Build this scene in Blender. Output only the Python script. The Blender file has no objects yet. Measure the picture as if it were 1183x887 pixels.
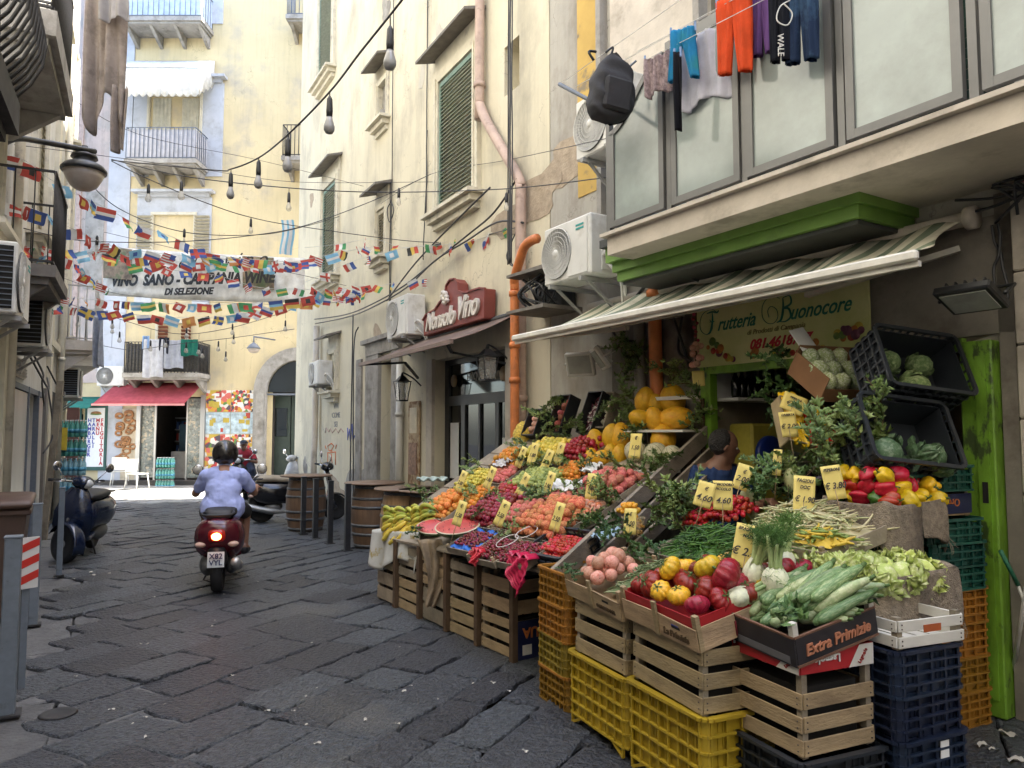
import bpy, math, random
from mathutils import Vector, Matrix, Euler
R = math.radians
rnd = random.Random(7)
SC = bpy.context.scene
COL = SC.collection
# ---------------------------------------------------------------- camera, sky, sun, exposure
FPX = 855.0; PITCH = R(3.8); CAMZ = 1.6
cd = bpy.data.cameras.new('camera'); cam = bpy.data.objects.new('camera', cd); COL.objects.link(cam)
cam.location = (0, 0, CAMZ); cam.rotation_euler = (R(90) + PITCH, 0, 0)
cd.sensor_width = 36; cd.lens = 36 * FPX / 1183; cd.clip_end = 500; cd.clip_start = .05
SC.camera = cam
SUN_EL, SUN_AZ = R(60), R(82)          # azimuth clockwise from +Y
w = bpy.data.worlds.new('World'); SC.world = w; w.use_nodes = True
nt = w.node_tree; bg = nt.nodes['Background']
sky = nt.nodes.new('ShaderNodeTexSky'); sky.sky_type = 'NISHITA'; sky.sun_disc = False
sky.sun_elevation = SUN_EL; sky.sun_rotation = SUN_AZ; sky.dust_density = 2.5; sky.air_density = 1.0; sky.ozone_density = 1.0
nt.links.new(sky.outputs[0], bg.inputs[0]); bg.inputs[1].default_value = .15
ld = bpy.data.lights.new('sun', 'SUN'); ld.energy = 4.6; ld.angle = R(.5); ld.color = (1, .95, .86)
sun = bpy.data.objects.new('sun', ld); COL.objects.link(sun)
sdir = Vector((math.sin(SUN_AZ) * math.cos(SUN_EL), math.cos(SUN_AZ) * math.cos(SUN_EL), math.sin(SUN_EL)))
sun.rotation_euler = sdir.to_track_quat('Z', 'Y').to_euler(); sun.location = (0, 0, 30)
SC.view_settings.view_transform = 'Standard'; SC.view_settings.look = 'None'
SC.view_settings.exposure = 2.85; SC.view_settings.gamma = 1.0
SC.render.engine = 'CYCLES'; SC.cycles.max_bounces = 6; SC.cycles.diffuse_bounces = 4

# ---------------------------------------------------------------- helpers
def ray(px, py):
    u = (px - 591.5) / FPX; v = (443.5 - py) / FPX
    c, s = math.cos(PITCH), math.sin(PITCH)
    return Vector((u, c - v * s, s + v * c))
def P(px, py, Y):                       # point seen at a pixel, at distance Y ahead
    d = ray(px, py); k = Y / d.y
    return Vector((d.x * k, Y, CAMZ + d.z * k))
def PZ(px, py, z=0.0):                  # point seen at a pixel, at height z
    d = ray(px, py); k = (z - CAMZ) / d.z
    return Vector((d.x * k, d.y * k, z))

def lin(h):
    h = h.lstrip('#'); o = []
    for i in (0, 2, 4):
        c = int(h[i:i+2], 16) / 255; o.append(c / 12.92 if c <= .04045 else ((c + .055) / 1.055) ** 2.4)
    return tuple(o)
MATS = {}
def M(name, col=(.5, .5, .5), rough=.6, var=.18, scale=6, bump=0, bscale=60, metal=0, spec=.5, col2=None, s2=2.5, t2=(.55, .7), rv=0, stretch=None, emis=0, trans=0, alpha=1, island=0, sss=0, noise_detail=6, drip=0):
    if name in MATS: return MATS[name]
    if isinstance(col, str): col = lin(col)
    if isinstance(col2, str): col2 = lin(col2)
    m = bpy.data.materials.new(name); m.use_nodes = True; MATS[name] = m
    t = m.node_tree; N = t.nodes; L = t.links; b = N['Principled BSDF']
    tc = N.new('ShaderNodeTexCoord'); mp = N.new('ShaderNodeMapping'); L.new(tc.outputs['Object'], mp.inputs[0])
    if stretch: mp.inputs['Scale'].default_value = stretch
    no = N.new('ShaderNodeTexNoise'); no.inputs['Scale'].default_value = scale; no.inputs['Detail'].default_value = noise_detail; no.inputs['Roughness'].default_value = .62
    L.new(mp.outputs[0], no.inputs[0])
    rp = N.new('ShaderNodeMapRange'); rp.inputs[1].default_value = .3; rp.inputs[2].default_value = .7
    rp.inputs[3].default_value = 1 - var; rp.inputs[4].default_value = 1 + var
    L.new(no.outputs[0], rp.inputs[0])
    mx = N.new('ShaderNodeMix'); mx.data_type = 'RGBA'; mx.blend_type = 'MULTIPLY'; mx.inputs[0].default_value = 1
    mx.inputs[6].default_value = (*col, 1)
    cmb = N.new('ShaderNodeCombineColor'); [L.new(rp.outputs[0], cmb.inputs[i]) for i in range(3)]
    L.new(cmb.outputs[0], mx.inputs[7]); out = mx.outputs[2]
    if col2 is not None:
        n2 = N.new('ShaderNodeTexNoise'); n2.inputs['Scale'].default_value = s2; n2.inputs['Detail'].default_value = 8; n2.inputs['Roughness'].default_value = .65
        mp2 = N.new('ShaderNodeMapping'); mp2.inputs['Location'].default_value = (3.3, 7.1, 1.7); L.new(mp.outputs[0], mp2.inputs[0]); L.new(mp2.outputs[0], n2.inputs[0])
        r2 = N.new('ShaderNodeMapRange'); r2.inputs[1].default_value = t2[0]; r2.inputs[2].default_value = t2[1]; L.new(n2.outputs[0], r2.inputs[0])
        m2 = N.new('ShaderNodeMix'); m2.data_type = 'RGBA'; L.new(r2.outputs[0], m2.inputs[0]); L.new(out, m2.inputs[6]); m2.inputs[7].default_value = (*col2, 1); out = m2.outputs[2]
    if drip:                               # rain streaks and hairline cracks in old plaster
        md = N.new('ShaderNodeMapping'); md.inputs['Scale'].default_value = (5, 5, .32); L.new(tc.outputs['Object'], md.inputs[0])
        nd = N.new('ShaderNodeTexNoise'); nd.inputs['Scale'].default_value = 1.6; nd.inputs['Detail'].default_value = 9; nd.inputs['Roughness'].default_value = .7; L.new(md.outputs[0], nd.inputs[0])
        rd = N.new('ShaderNodeMapRange'); rd.inputs[1].default_value = .50; rd.inputs[2].default_value = .78; rd.inputs[3].default_value = 1; rd.inputs[4].default_value = 1 - drip; L.new(nd.outputs[0], rd.inputs[0])
        vo = N.new('ShaderNodeTexVoronoi'); vo.feature = 'DISTANCE_TO_EDGE'; vo.inputs['Scale'].default_value = .9; vm = N.new('ShaderNodeVectorMath'); vm.operation = 'ADD'; nw = N.new('ShaderNodeTexNoise'); nw.inputs['Scale'].default_value = 3; nw.inputs['Detail'].default_value = 6
        L.new(tc.outputs['Object'], nw.inputs[0]); L.new(tc.outputs['Object'], vm.inputs[0]); L.new(nw.outputs['Color'], vm.inputs[1]); L.new(vm.outputs[0], vo.inputs['Vector'])
        rc = N.new('ShaderNodeMapRange'); rc.inputs[1].default_value = 0; rc.inputs[2].default_value = .008; rc.inputs[3].default_value = .45; rc.inputs[4].default_value = 1; L.new(vo.outputs['Distance'], rc.inputs[0])
        gate = N.new('ShaderNodeMapRange'); gate.inputs[1].default_value = .5; gate.inputs[2].default_value = .6; L.new(no.outputs[0], gate.inputs[0]); mg = N.new('ShaderNodeMix'); L.new(gate.outputs[0], mg.inputs[0]); mg.inputs[2].default_value = 1; L.new(rc.outputs[0], mg.inputs[3])
        mu = N.new('ShaderNodeMath'); mu.operation = 'MULTIPLY'; L.new(rd.outputs[0], mu.inputs[0]); L.new(mg.outputs[0], mu.inputs[1])
        m3 = N.new('ShaderNodeVectorMath'); m3.operation = 'SCALE'; L.new(out, m3.inputs[0]); L.new(mu.outputs[0], m3.inputs['Scale']); out = m3.outputs[0]
    if rv or island:
        if island: oi = N.new('ShaderNodeNewGeometry'); src = oi.outputs['Random Per Island']; rv = island
        else: oi = N.new('ShaderNodeObjectInfo'); src = oi.outputs['Random']
        hs = N.new('ShaderNodeHueSaturation'); r3 = N.new('ShaderNodeMapRange'); r3.inputs[3].default_value = 1 - rv; r3.inputs[4].default_value = 1 + rv
        L.new(src, r3.inputs[0]); L.new(r3.outputs[0], hs.inputs['Value'])
        r4 = N.new('ShaderNodeMapRange'); r4.inputs[3].default_value = .5 + rv * .06; r4.inputs[4].default_value = .5 - rv * .06
        L.new(src, r4.inputs[0]); L.new(r4.outputs[0], hs.inputs['Hue']); L.new(out, hs.inputs['Color']); out = hs.outputs[0]
    L.new(out, b.inputs['Base Color'])
    b.inputs['Roughness'].default_value = rough; b.inputs['Metallic'].default_value = metal; b.inputs['Specular IOR Level'].default_value = spec
    if bump:
        nb = N.new('ShaderNodeTexNoise'); nb.inputs['Scale'].default_value = bscale; nb.inputs['Detail'].default_value = 6; L.new(mp.outputs[0], nb.inputs[0])
        bu = N.new('ShaderNodeBump'); bu.inputs['Strength'].default_value = min(1, bump); bu.inputs['Distance'].default_value = .01 * max(1, bump); L.new(nb.outputs[0], bu.inputs['Height']); L.new(bu.outputs[0], b.inputs['Normal'])
    if emis: b.inputs['Emission Color'].default_value = (*col, 1); b.inputs['Emission Strength'].default_value = emis
    if trans: b.inputs['Transmission Weight'].default_value = trans
    if alpha < 1: b.inputs['Alpha'].default_value = alpha
    if sss: b.inputs['Subsurface Weight'].default_value = sss; b.inputs['Subsurface Radius'].default_value = (.02, .01, .005)
    m['bsdf'] = b.name
    return m
def cloth(name, col, **k):              # thin fabric: light passes through it
    fresh = name not in MATS
    m = M(name, col, rough=.9, spec=.2, **k)
    if fresh:
        t = m.node_tree; b = t.nodes['Principled BSDF']; o = [n for n in t.nodes if n.type == 'OUTPUT_MATERIAL'][0]
        tr = t.nodes.new('ShaderNodeBsdfTranslucent'); mx = t.nodes.new('ShaderNodeMixShader'); mx.inputs[0].default_value = .35
        t.links.new(b.inputs['Base Color'].links[0].from_socket, tr.inputs[0])
        t.links.new(b.outputs[0], mx.inputs[1]); t.links.new(tr.outputs[0], mx.inputs[2]); t.links.new(mx.outputs[0], o.inputs[0])
    return m

class MB:
    def __init__(s): s.v = []; s.f = []; s.m = []; s.sm = []
    def add(s, vs, fs, mi=0, smooth=False):
        b = len(s.v); s.v += [tuple(v) for v in vs]
        s.f += [tuple(b + i for i in f) for f in fs]; s.m += [mi] * len(fs); s.sm += [smooth] * len(fs)
        return s
    def box(s, c, d, rot=None, mi=0, bev=0, top=1.0):
        x, y, z = d[0] / 2, d[1] / 2, d[2] / 2
        if bev:
            b = bev; vs = []; fs = []
            # chamfered box: each corner three vertices
            idx = {}
            for sx in (-1, 1):
                for sy in (-1, 1):
                    for sz in (-1, 1):
                        for a in range(3):
                            p = [sx * (x - b), sy * (y - b), sz * (z - b)]; p[a] = (sx * x, sy * y, sz * z)[a]
                            idx[(sx, sy, sz, a)] = len(vs); vs.append(Vector(p))
            def q(*k): fs.append([idx[i] for i in k])
            for a in range(3):
                o = [i for i in range(3) if i != a]
                for sg in (-1, 1):
                    ks = []
                    for (p, r) in ((-1, -1), (1, -1), (1, 1), (-1, 1)):
                        k = [0, 0, 0]; k[a] = sg; k[o[0]] = p; k[o[1]] = r; ks.append((*k, a))
                    q(*ks)
            for a in range(3):
                o = [i for i in range(3) if i != a]
                for p in (-1, 1):
                    for r in (-1, 1):
                        k0 = [0] * 3; k0[o[0]] = p; k0[o[1]] = r; k1 = list(k0); k0[a] = -1; k1[a] = 1
                        q((*k0, o[0]), (*k1, o[0]), (*k1, o[1]), (*k0, o[1]))
            for sx in (-1, 1):
                for sy in (-1, 1):
                    for sz in (-1, 1): q((sx, sy, sz, 0), (sx, sy, sz, 1), (sx, sy, sz, 2))
        else:
            vs = [Vector((i * x * (top if k > 0 else 1), j * y * (top if k > 0 else 1), k * z)) for k in (-1, 1) for (i, j) in ((-1, -1), (1, -1), (1, 1), (-1, 1))]
            fs = [(0, 3, 2, 1), (4, 5, 6, 7), (0, 1, 5, 4), (1, 2, 6, 5), (2, 3, 7, 6), (3, 0, 4, 7)]
        c = Vector(c)
        if rot is not None:
            if not isinstance(rot, Matrix): rot = Euler(rot).to_matrix()
            vs = [rot @ v for v in vs]
        return s.add([v + c for v in vs], fs, mi)
    def b2(s, a, b, mi=0, bev=0):       # box from corner a to corner b
        c = [(a[i] + b[i]) / 2 for i in range(3)]; d = [abs(b[i] - a[i]) for i in range(3)]
        return s.box(c, d, mi=mi, bev=bev)
    def tube(s, pts, r, n=8, mi=0, cap=True, smooth=True):
        pts = [Vector(p) for p in pts]; k = len(pts); rr = r if isinstance(r, (list, tuple)) else [r] * k
        vs = []; fs = []; up = None
        for i, p in enumerate(pts):
            d = (pts[min(i + 1, k - 1)] - pts[max(i - 1, 0)])
            d = d.normalized() if d.length > 1e-9 else Vector((0, 0, 1))
            if up is None: up = Vector((0, 0, 1)) if abs(d.z) < .9 else Vector((1, 0, 0))
            a = d.cross(up).normalized(); b = a.cross(d).normalized(); up = b
            for j in range(n):
                t = 2 * math.pi * j / n; vs.append(p + (a * math.cos(t) + b * math.sin(t)) * rr[i])
        for i in range(k - 1):
            for j in range(n): fs.append((i * n + j, i * n + (j + 1) % n, (i + 1) * n + (j + 1) % n, (i + 1) * n + j))
        if cap: fs.append(tuple(range(n))[::-1]); fs.append(tuple((k - 1) * n + j for j in range(n)))
        return s.add(vs, fs, mi, smooth)
    def bar(s, p0, p1, w, h, mi=0, up=(0, 0, 1)):   # rectangular bar between two points
        p0, p1 = Vector(p0), Vector(p1); d = (p1 - p0); L = d.length; d.normalize(); up = Vector(up)
        if abs(d.dot(up)) > .95: up = Vector((0, 1, 0))
        a = d.cross(up).normalized(); b = a.cross(d).normalized()
        vs = [p + a * (i * w / 2) + b * (j * h / 2) for p in (p0, p1) for (i, j) in ((-1, -1), (1, -1), (1, 1), (-1, 1))]
        return s.add(vs, [(0, 3, 2, 1), (4, 5, 6, 7), (0, 1, 5, 4), (1, 2, 6, 5), (2, 3, 7, 6), (3, 0, 4, 7)], mi)
    def lathe(s, prof, c=(0, 0, 0), n=16, mi=0, rot=None, smooth=True, rib=None):
        vs = []; fs = []; k = len(prof); c = Vector(c)
        for (r, z) in prof:
            for j in range(n):
                t = 2 * math.pi * j / n; q = r * (rib(t) if rib else 1); v = Vector((q * math.cos(t), q * math.sin(t), z))
                vs.append((rot @ v if rot is not None else v) + c)
        for i in range(k - 1):
            for j in range(n): fs.append((i * n + j, i * n + (j + 1) % n, (i + 1) * n + (j + 1) % n, (i + 1) * n + j))
        if prof[0][0] > 1e-4: fs.append(tuple(range(n))[::-1])
        if prof[-1][0] > 1e-4: fs.append(tuple((k - 1) * n + j for j in range(n)))
        return s.add(vs, fs, mi, smooth)
    def ball(s, c, r, n=12, m=8, mi=0, fn=None, rot=None):
        r = Vector(r) if isinstance(r, (tuple, list, Vector)) else Vector((r, r, r)); vs = []; fs = []; c = Vector(c)
        for i in range(m + 1):
            ph = math.pi * i / m
            for j in range(n):
                t = 2 * math.pi * j / n; d = Vector((math.sin(ph) * math.cos(t), math.sin(ph) * math.sin(t), math.cos(ph)))
                k = fn(d, ph, t) if fn else 1; v = Vector((d.x * r.x * k, d.y * r.y * k, d.z * r.z * k))
                vs.append((rot @ v if rot is not None else v) + c)
        for i in range(m):
            for j in range(n): fs.append((i * n + j, (i + 1) * n + j, (i + 1) * n + (j + 1) % n, i * n + (j + 1) % n))
        return s.add(vs, fs, mi, True)
    def loft(s, secs, n=16, mi=0, e=2.4, smooth=True):   # secs: (y, cx, cz, rx, rz) superellipse sections along y
        vs = []; fs = []; k = len(secs)
        for (y, cx, cz, rx, rz) in secs:
            for j in range(n):
                t = 2 * math.pi * j / n; a, b = math.cos(t), math.sin(t)
                vs.append((cx + rx * math.copysign(abs(a) ** (2 / e), a), y, cz + rz * math.copysign(abs(b) ** (2 / e), b)))
        for i in range(k - 1):
            for j in range(n): fs.append((i * n + j, (i + 1) * n + j, (i + 1) * n + (j + 1) % n, i * n + (j + 1) % n))
        fs.append(tuple(range(n))); fs.append(tuple((k - 1) * n + j for j in range(n))[::-1])
        return s.add(vs, fs, mi, smooth)
    def prism(s, pts, y0, y1, mi=0):    # polygon in x,z extruded along y
        n = len(pts); vs = [(x, y0, z) for x, z in pts] + [(x, y1, z) for x, z in pts]
        fs = [tuple(range(n)), tuple(range(n, 2 * n))[::-1]] + [(i, i + n, (i + 1) % n + n, (i + 1) % n) for i in range(n)]
        return s.add(vs, fs, mi)
    def grid(s, fn, nu, nv, mi=0, smooth=True, wrap=False):
        vs = [fn(i / nu, j / nv) for j in range(nv + 1) for i in range(nu + 1)]
        fs = [(j * (nu + 1) + i, j * (nu + 1) + i + 1, (j + 1) * (nu + 1) + i + 1, (j + 1) * (nu + 1) + i) for j in range(nv) for i in range(nu)]
        b = len(s.v); s.v += [tuple(v) for v in vs]; s.f += [tuple(b + q for q in f) for f in fs]
        for j in range(nv):
            for i in range(nu): s.m.append(mi(i, j) if callable(mi) else mi); s.sm.append(smooth)
        return s
    def mesh(s, name, mats):
        me = bpy.data.meshes.new(name); me.from_pydata(s.v, [], s.f)
        for m in (mats if isinstance(mats, (list, tuple)) else [mats]): me.materials.append(m)
        me.polygons.foreach_set('material_index', s.m); me.polygons.foreach_set('use_smooth', s.sm); me.update()
        return me
    def build(s, name, mats, parent=None, loc=(0, 0, 0), rot=(0, 0, 0), **k):
        return ob(name, s.mesh(name, mats), parent, loc, rot, **k)
def ob(name, data, parent=None, loc=(0, 0, 0), rot=(0, 0, 0), label=None, cat=None, group=None, kind=None, scale=None, mtx=None):
    o = bpy.data.objects.new(name, data); COL.objects.link(o); o.parent = parent
    if mtx is not None: o.matrix_basis = mtx
    else: o.location = loc; o.rotation_euler = rot
    if scale: o.scale = scale if isinstance(scale, (tuple, list)) else (scale,) * 3
    for k, v in (('label', label), ('category', cat), ('group', group), ('kind', kind)):
        if v: o[k] = v
    return o
def thing(name, label, cat, loc=(0, 0, 0), rz=0, group=None, mtx=None, **k):
    return ob(name, None, None, loc, (0, 0, rz) if not isinstance(rz, tuple) else rz, label, cat, group, mtx=mtx, **k)
KIDS = {}
def dup(o, loc=None, rot=None, label=None, group=None, scale=None, mtx=None, parent=None):
    if not KIDS.get(o.name):
        KIDS[o.name] = [c for c in COL.objects if c.parent == o]
    c = o.copy(); COL.objects.link(c)
    if parent is not None: c.parent = parent
    if mtx is not None: c.matrix_basis = mtx
    if loc is not None: c.location = loc
    if rot is not None: c.rotation_euler = rot
    if scale is not None: c.scale = scale if isinstance(scale, (tuple, list)) else (scale,) * 3
    if label: c['label'] = label
    if group: c['group'] = group
    for k in KIDS[o.name]: dup(k, parent=c)
    return c
def solid(o, t=.004, off=0):
    m = o.modifiers.new('thick', 'SOLIDIFY'); m.thickness = t; m.offset = off; return o
def bevel(o, w=.005, seg=2):
    m = o.modifiers.new('edge', 'BEVEL'); m.width = w; m.segments = seg; m.limit_method = 'ANGLE'; return o
def frame(origin, xd):                  # x along the wall, y out of it, z up
    x = Vector((xd[0], xd[1], 0)).normalized(); y = Vector((-x.y, x.x, 0))
    m = Matrix((x, y, Vector((0, 0, 1)))).transposed().to_4x4(); m.translation = Vector((origin[0], origin[1], 0)); return m
def hit(F, px, py, n=0.0):              # pixel -> (s, z) on the plane n metres in front of a wall
    Fi = F.inverted(); o = Fi @ Vector((0, 0, CAMZ)); d = Fi.to_3x3() @ ray(px, py)
    k = (n - o.y) / d.y; p = o + d * k; return p.x, p.z
def text(s, size, name='lettering', mat=None, parent=None, mtx=None, shear=0, ext=.003, bold=0, align='CENTER', spacing=1.0, sx=1.0):
    cu = bpy.data.curves.new(name, 'FONT'); cu.body = s; cu.size = size; cu.shear = shear; cu.extrude = ext; cu.offset = bold
    cu.align_x = align; cu.align_y = 'CENTER'; cu.space_character = spacing; cu.resolution_u = 3
    t = bpy.data.objects.new(name, cu); COL.objects.link(t); dg = bpy.context.evaluated_depsgraph_get()
    me = bpy.data.meshes.new_from_object(t.evaluated_get(dg)); bpy.data.objects.remove(t)
    me.materials.clear(); me.materials.append(mat)
    if sx != 1:
        for v in me.vertices: v.co.x *= sx
    return ob(name, me, parent, mtx=mtx if mtx is not None else Matrix())
def tmtx(s, n, z, roll=0):              # text plane on a wall frame, read from outside
    return Matrix.Translation((s, n, z)) @ Matrix(((-1, 0, 0, 0), (0, 0, 1, 0), (0, 1, 0, 0), (0, 0, 0, 1))) @ Matrix.Rotation(roll, 4, 'Z')
def smoothpath(pts, n=8):
    pts = [Vector(p) for p in pts]; out = []
    for i in range(len(pts) - 1):
        p0 = pts[max(i - 1, 0)]; p1 = pts[i]; p2 = pts[i + 1]; p3 = pts[min(i + 2, len(pts) - 1)]
        for k in range(n):
            t = k / n; out.append(.5 * ((2 * p1) + (p2 - p0) * t + (2 * p0 - 5 * p1 + 4 * p2 - p3) * t * t + (3 * p1 - p0 - 3 * p2 + p3) * t ** 3))
    out.append(pts[-1]); return out
def wall_mesh(mb, s0, s1, z0, z1, holes, depth=.3, mi=0, mih=0, back=True, n=0.0):
    xs = sorted({s0, s1, *[h[0] for h in holes], *[h[1] for h in holes]}); zs = sorted({z0, z1, *[h[2] for h in holes], *[h[3] for h in holes]})
    for a, b in zip(xs, xs[1:]):
        for c, d in zip(zs, zs[1:]):
            mx, mz = (a + b) / 2, (c + d) / 2
            if any(h[0] < mx < h[1] and h[2] < mz < h[3] for h in holes): continue
            mb.add([(a, n, c), (b, n, c), (b, n, d), (a, n, d)], [(3, 2, 1, 0)], mi)
    for h in holes:
        a, b, c, d = h[:4]; y = n - (h[4] if len(h) > 4 else depth)
        for q in (((a, n, c), (a, y, c), (a, y, d), (a, n, d)), ((b, y, c), (b, n, c), (b, n, d), (b, y, d)), ((a, y, d), (b, y, d), (b, n, d), (a, n, d)), ((a, n, c), (b, n, c), (b, y, c), (a, y, c))):
            mb.add(q, [(0, 1, 2, 3)], mih)
        if back and (len(h) <= 5 or h[5]): mb.add([(a, y, c), (b, y, c), (b, y, d), (a, y, d)], [(3, 2, 1, 0)], mih)
F1 = frame((2.81, 4.34), (-.524, .852))      # greengrocer's building
F2 = frame((.436, 8.2), (-.567, 1))          # cream building
F3 = frame((0, 23.5), (-1, 0))               # building closing the street
F4 = frame((-7.05, 11), (.506, -1))          # left side
# ---------------------------------------------------------------- wall and ground materials
plaster_cream = M('plaster_cream', (.60, .55, .415), drip=.16, rough=.9, var=.10, scale=1.2, col2=(.40, .365, .285), s2=1.6, t2=(.50, .74), bump=.35, bscale=25, stretch=(1, 1, .55))
plaster_yellow = M('plaster_yellow', (.57, .475, .285), drip=.18, rough=.9, var=.10, scale=.8, col2=(.40, .35, .27), s2=.7, t2=(.52, .70), bump=.25, bscale=18)
plaster_grey = M('plaster_grey', (.38, .36, .315), drip=.30, rough=.9, var=.16, scale=1.6, col2=(.24, .21, .17), s2=1.3, t2=(.50, .68), bump=.5, bscale=22, stretch=(1, 1, .6))
plaster_white = M('plaster_white', (.55, .54, .50), drip=.3, rough=.9, var=.10, scale=1.2, col2=(.42, .38, .32), s2=1.4, t2=(.50, .72), bump=.3, bscale=22, stretch=(1, 1, .5))
plaster_pink = M('plaster_pink', (.46, .38, .34), drip=.3, rough=.9, var=.14, scale=1.2, col2=(.36, .33, .30), s2=1.1, t2=(.48, .62), bump=.3, bscale=22)
paint_blue_grey = M('paint_blue_grey', (.44, .46, .50), rough=.85, var=.1, scale=2, col2=(.32, .32, .33), s2=2, t2=(.52, .7))
stone_grey = M('stone_grey', (.30, .285, .26), rough=.85, var=.2, scale=5, col2=(.17, .155, .135), s2=3, t2=(.5, .68), bump=.5, bscale=40)
stone_pale = M('stone_pale', (.52, .47, .40), rough=.8, var=.12, scale=4, col2=(.33, .29, .24), s2=3, t2=(.52, .7), bump=.3, bscale=40)
trim_cream = M('trim_cream', (.58, .54, .43), rough=.8, var=.12, scale=5, col2=(.34, .31, .26), s2=5, t2=(.56, .7))
lintel_grey = M('lintel_grey', (.16, .145, .125), rough=.8, var=.25, scale=8)
shutter_green = M('shutter_green', (.24, .27, .22), rough=.55, var=.25, scale=12)
shutter_pale = M('shutter_pale', (.33, .30, .22), rough=.7, var=.15, scale=10)
frame_green = M('frame_green', (.13, .21, .17), rough=.6, var=.2, scale=12)
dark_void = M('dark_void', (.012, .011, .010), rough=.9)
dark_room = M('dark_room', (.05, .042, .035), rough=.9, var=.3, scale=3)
glass_dark = M('glass_dark', (.015, .018, .018), rough=.08, spec=.8)
glass_frost = M('glass_frost', (.33, .38, .36), rough=.11, var=.10, scale=1.5, spec=.8, col2=(.24, .27, .25), s2=1.2, t2=(.45, .7))
alu_grey = M('alu_grey', (.16, .16, .155), rough=.42, metal=.35, var=.08)
alu_light = M('alu_light', (.42, .42, .41), rough=.38, metal=.7, var=.12, scale=3, stretch=(1, 1, .2))
iron = M('iron', (.025, .024, .024), rough=.6, var=.3, scale=20)
iron_grey = M('iron_grey', (.13, .15, .18), rough=.6, var=.15, scale=20)
black_paint = M('black_paint', (.022, .023, .026), rough=.42, var=.3, scale=20)
plastic_white = M('plastic_white', (.62, .615, .58), rough=.45, var=.08, scale=4, col2=(.42, .40, .35), s2=4, t2=(.55, .75))
plastic_black = M('plastic_black', (.02, .021, .023), rough=.45, var=.2, scale=20)
rust_iron = M('rust_iron', (.10, .075, .055), rough=.8, var=.3, scale=15)
pipe_orange = M('pipe_orange', (.60, .19, .055), rough=.5, var=.2, scale=6, col2=(.30, .11, .05), s2=5, t2=(.55, .72))
pipe_pink = M('pipe_pink', (.46, .34, .28), rough=.7, var=.15, scale=6, col2=(.25, .18, .15), s2=5, t2=(.55, .7))
green_paint = M('green_paint', (.155, .31, .028), rough=.45, var=.35, scale=6, bump=.5, bscale=30, col2=(.045, .075, .02), s2=7, t2=(.54, .60), stretch=(1, 1, .5))
basalt = M('basalt', (.058, .064, .074), rough=.40, var=.6, scale=26, spec=.55, bump=5.5, bscale=42, island=.34, col2=(.088, .090, .088), s2=1.1, t2=(.56, .68), noise_detail=9)
basalt_joint = M('basalt_joint', (.018, .017, .016), rough=.9, var=.3, scale=10)
brightened_road_stone = M('brightened_road_stone', (.24, .235, .22), rough=.6, var=.25, scale=9, bump=1.5, bscale=30, island=.15)  # stone colour raised so the sunlit side street reads brighter
kerb_stone = M('kerb_stone', (.10, .10, .098), rough=.7, var=.3, scale=9, bump=1.2, bscale=40, island=.15)

# ---------------------------------------------------------------- ground: one base sheet, slabs of lava stone laid on it
g = MB(); g.add([(-80, -60, -.05), (80, -60, -.05), (80, 120, -.05), (-80, 120, -.05)], [(0, 1, 2, 3)])
g.build('ground', basalt_joint, kind='structure')
def slabs(name, mat, ang, rows, length, inside, width=.34, seed=1, h=.0, bev=.015, gap=.003, jit=.014, slen=(.38, .72)):
    rg = random.Random(seed); mb = MB(); a = Vector((math.sin(ang), math.cos(ang), 0)); b = Vector((math.cos(ang), -math.sin(ang), 0))
    q = -rows
    while q < rows:
        wd = width * rg.uniform(.82, 1.2); p = -length + rg.uniform(0, .8)
        while p < length:
            ln = rg.uniform(*slen); c = a * (p + ln / 2) + b * (q + wd / 2)
            if inside(c.x, c.y):
                dz = rg.uniform(-.006, .006) + h; tx, ty = rg.uniform(-.006, .006), rg.uniform(-.008, .008); ring = []
                near = c.length < 11
                n1, n2 = (6, 4) if near else (2, 2)
                g2 = gap + rg.uniform(0, .004)
                for (u0, v0, u1, v1, n) in ((-1, -1, 1, -1, n1), (1, -1, 1, 1, n2), (1, 1, -1, 1, n1), (-1, 1, -1, -1, n2)):
                    for k in range(n):
                        t = k / n; u = u0 + (u1 - u0) * t; v = v0 + (v1 - v0) * t
                        j = jit * (1.6 if k == 0 else 1)
                        ring.append((u * (ln / 2 - g2) + rg.uniform(-j, j), v * (wd / 2 - g2) + rg.uniform(-j, j), u, v))
                n = len(ring); vs = []; bb = bev * rg.uniform(.6, 1.3)
                for lvl, (ins, z) in enumerate(((0, -.03), (0, -.012), (bb * .45, -.003), (bb * 1.4, 0))):
                    for (x, y, u, v) in ring:
                        d = math.hypot(x, y); k = 1 - ins / d
                        w = c + a * x * k + b * y * k; vs.append((w.x, w.y, max(-.048, dz + z + tx * u + ty * v)))
                fs = [(l * n + i, (l + 1) * n + i, (l + 1) * n + (i + 1) % n, l * n + (i + 1) % n) for l in range(3) for i in range(n)] + [tuple(3 * n + i for i in range(n))[::-1]]
                mb.add(vs, fs, 0, False)
            p += ln
        q += wd
    return mb.build(name, mat, kind='structure')
def kx(y): return -3.22 - (y - 4.78) * .53         # line of the kerb along the left bollards
slabs('road', basalt, R(27), 19, 22, lambda x, y: kx(y) + .2 < x < 4.5 and .6 < y < 17.2 and x < 4, seed=3)
slabs('side_street_road', brightened_road_stone, R(4), 20, 26, lambda x, y: -19 < x < 5 and 17.2 <= y < 23.1, seed=5, width=.4)
slabs('sidewalk', kerb_stone, R(-28), 19, 24, lambda x, y: -11 < x <= kx(y) + 1.1 and .6 < y < 17.2, seed=8, width=.75, h=-.020, slen=(.8, 1.4))

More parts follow.
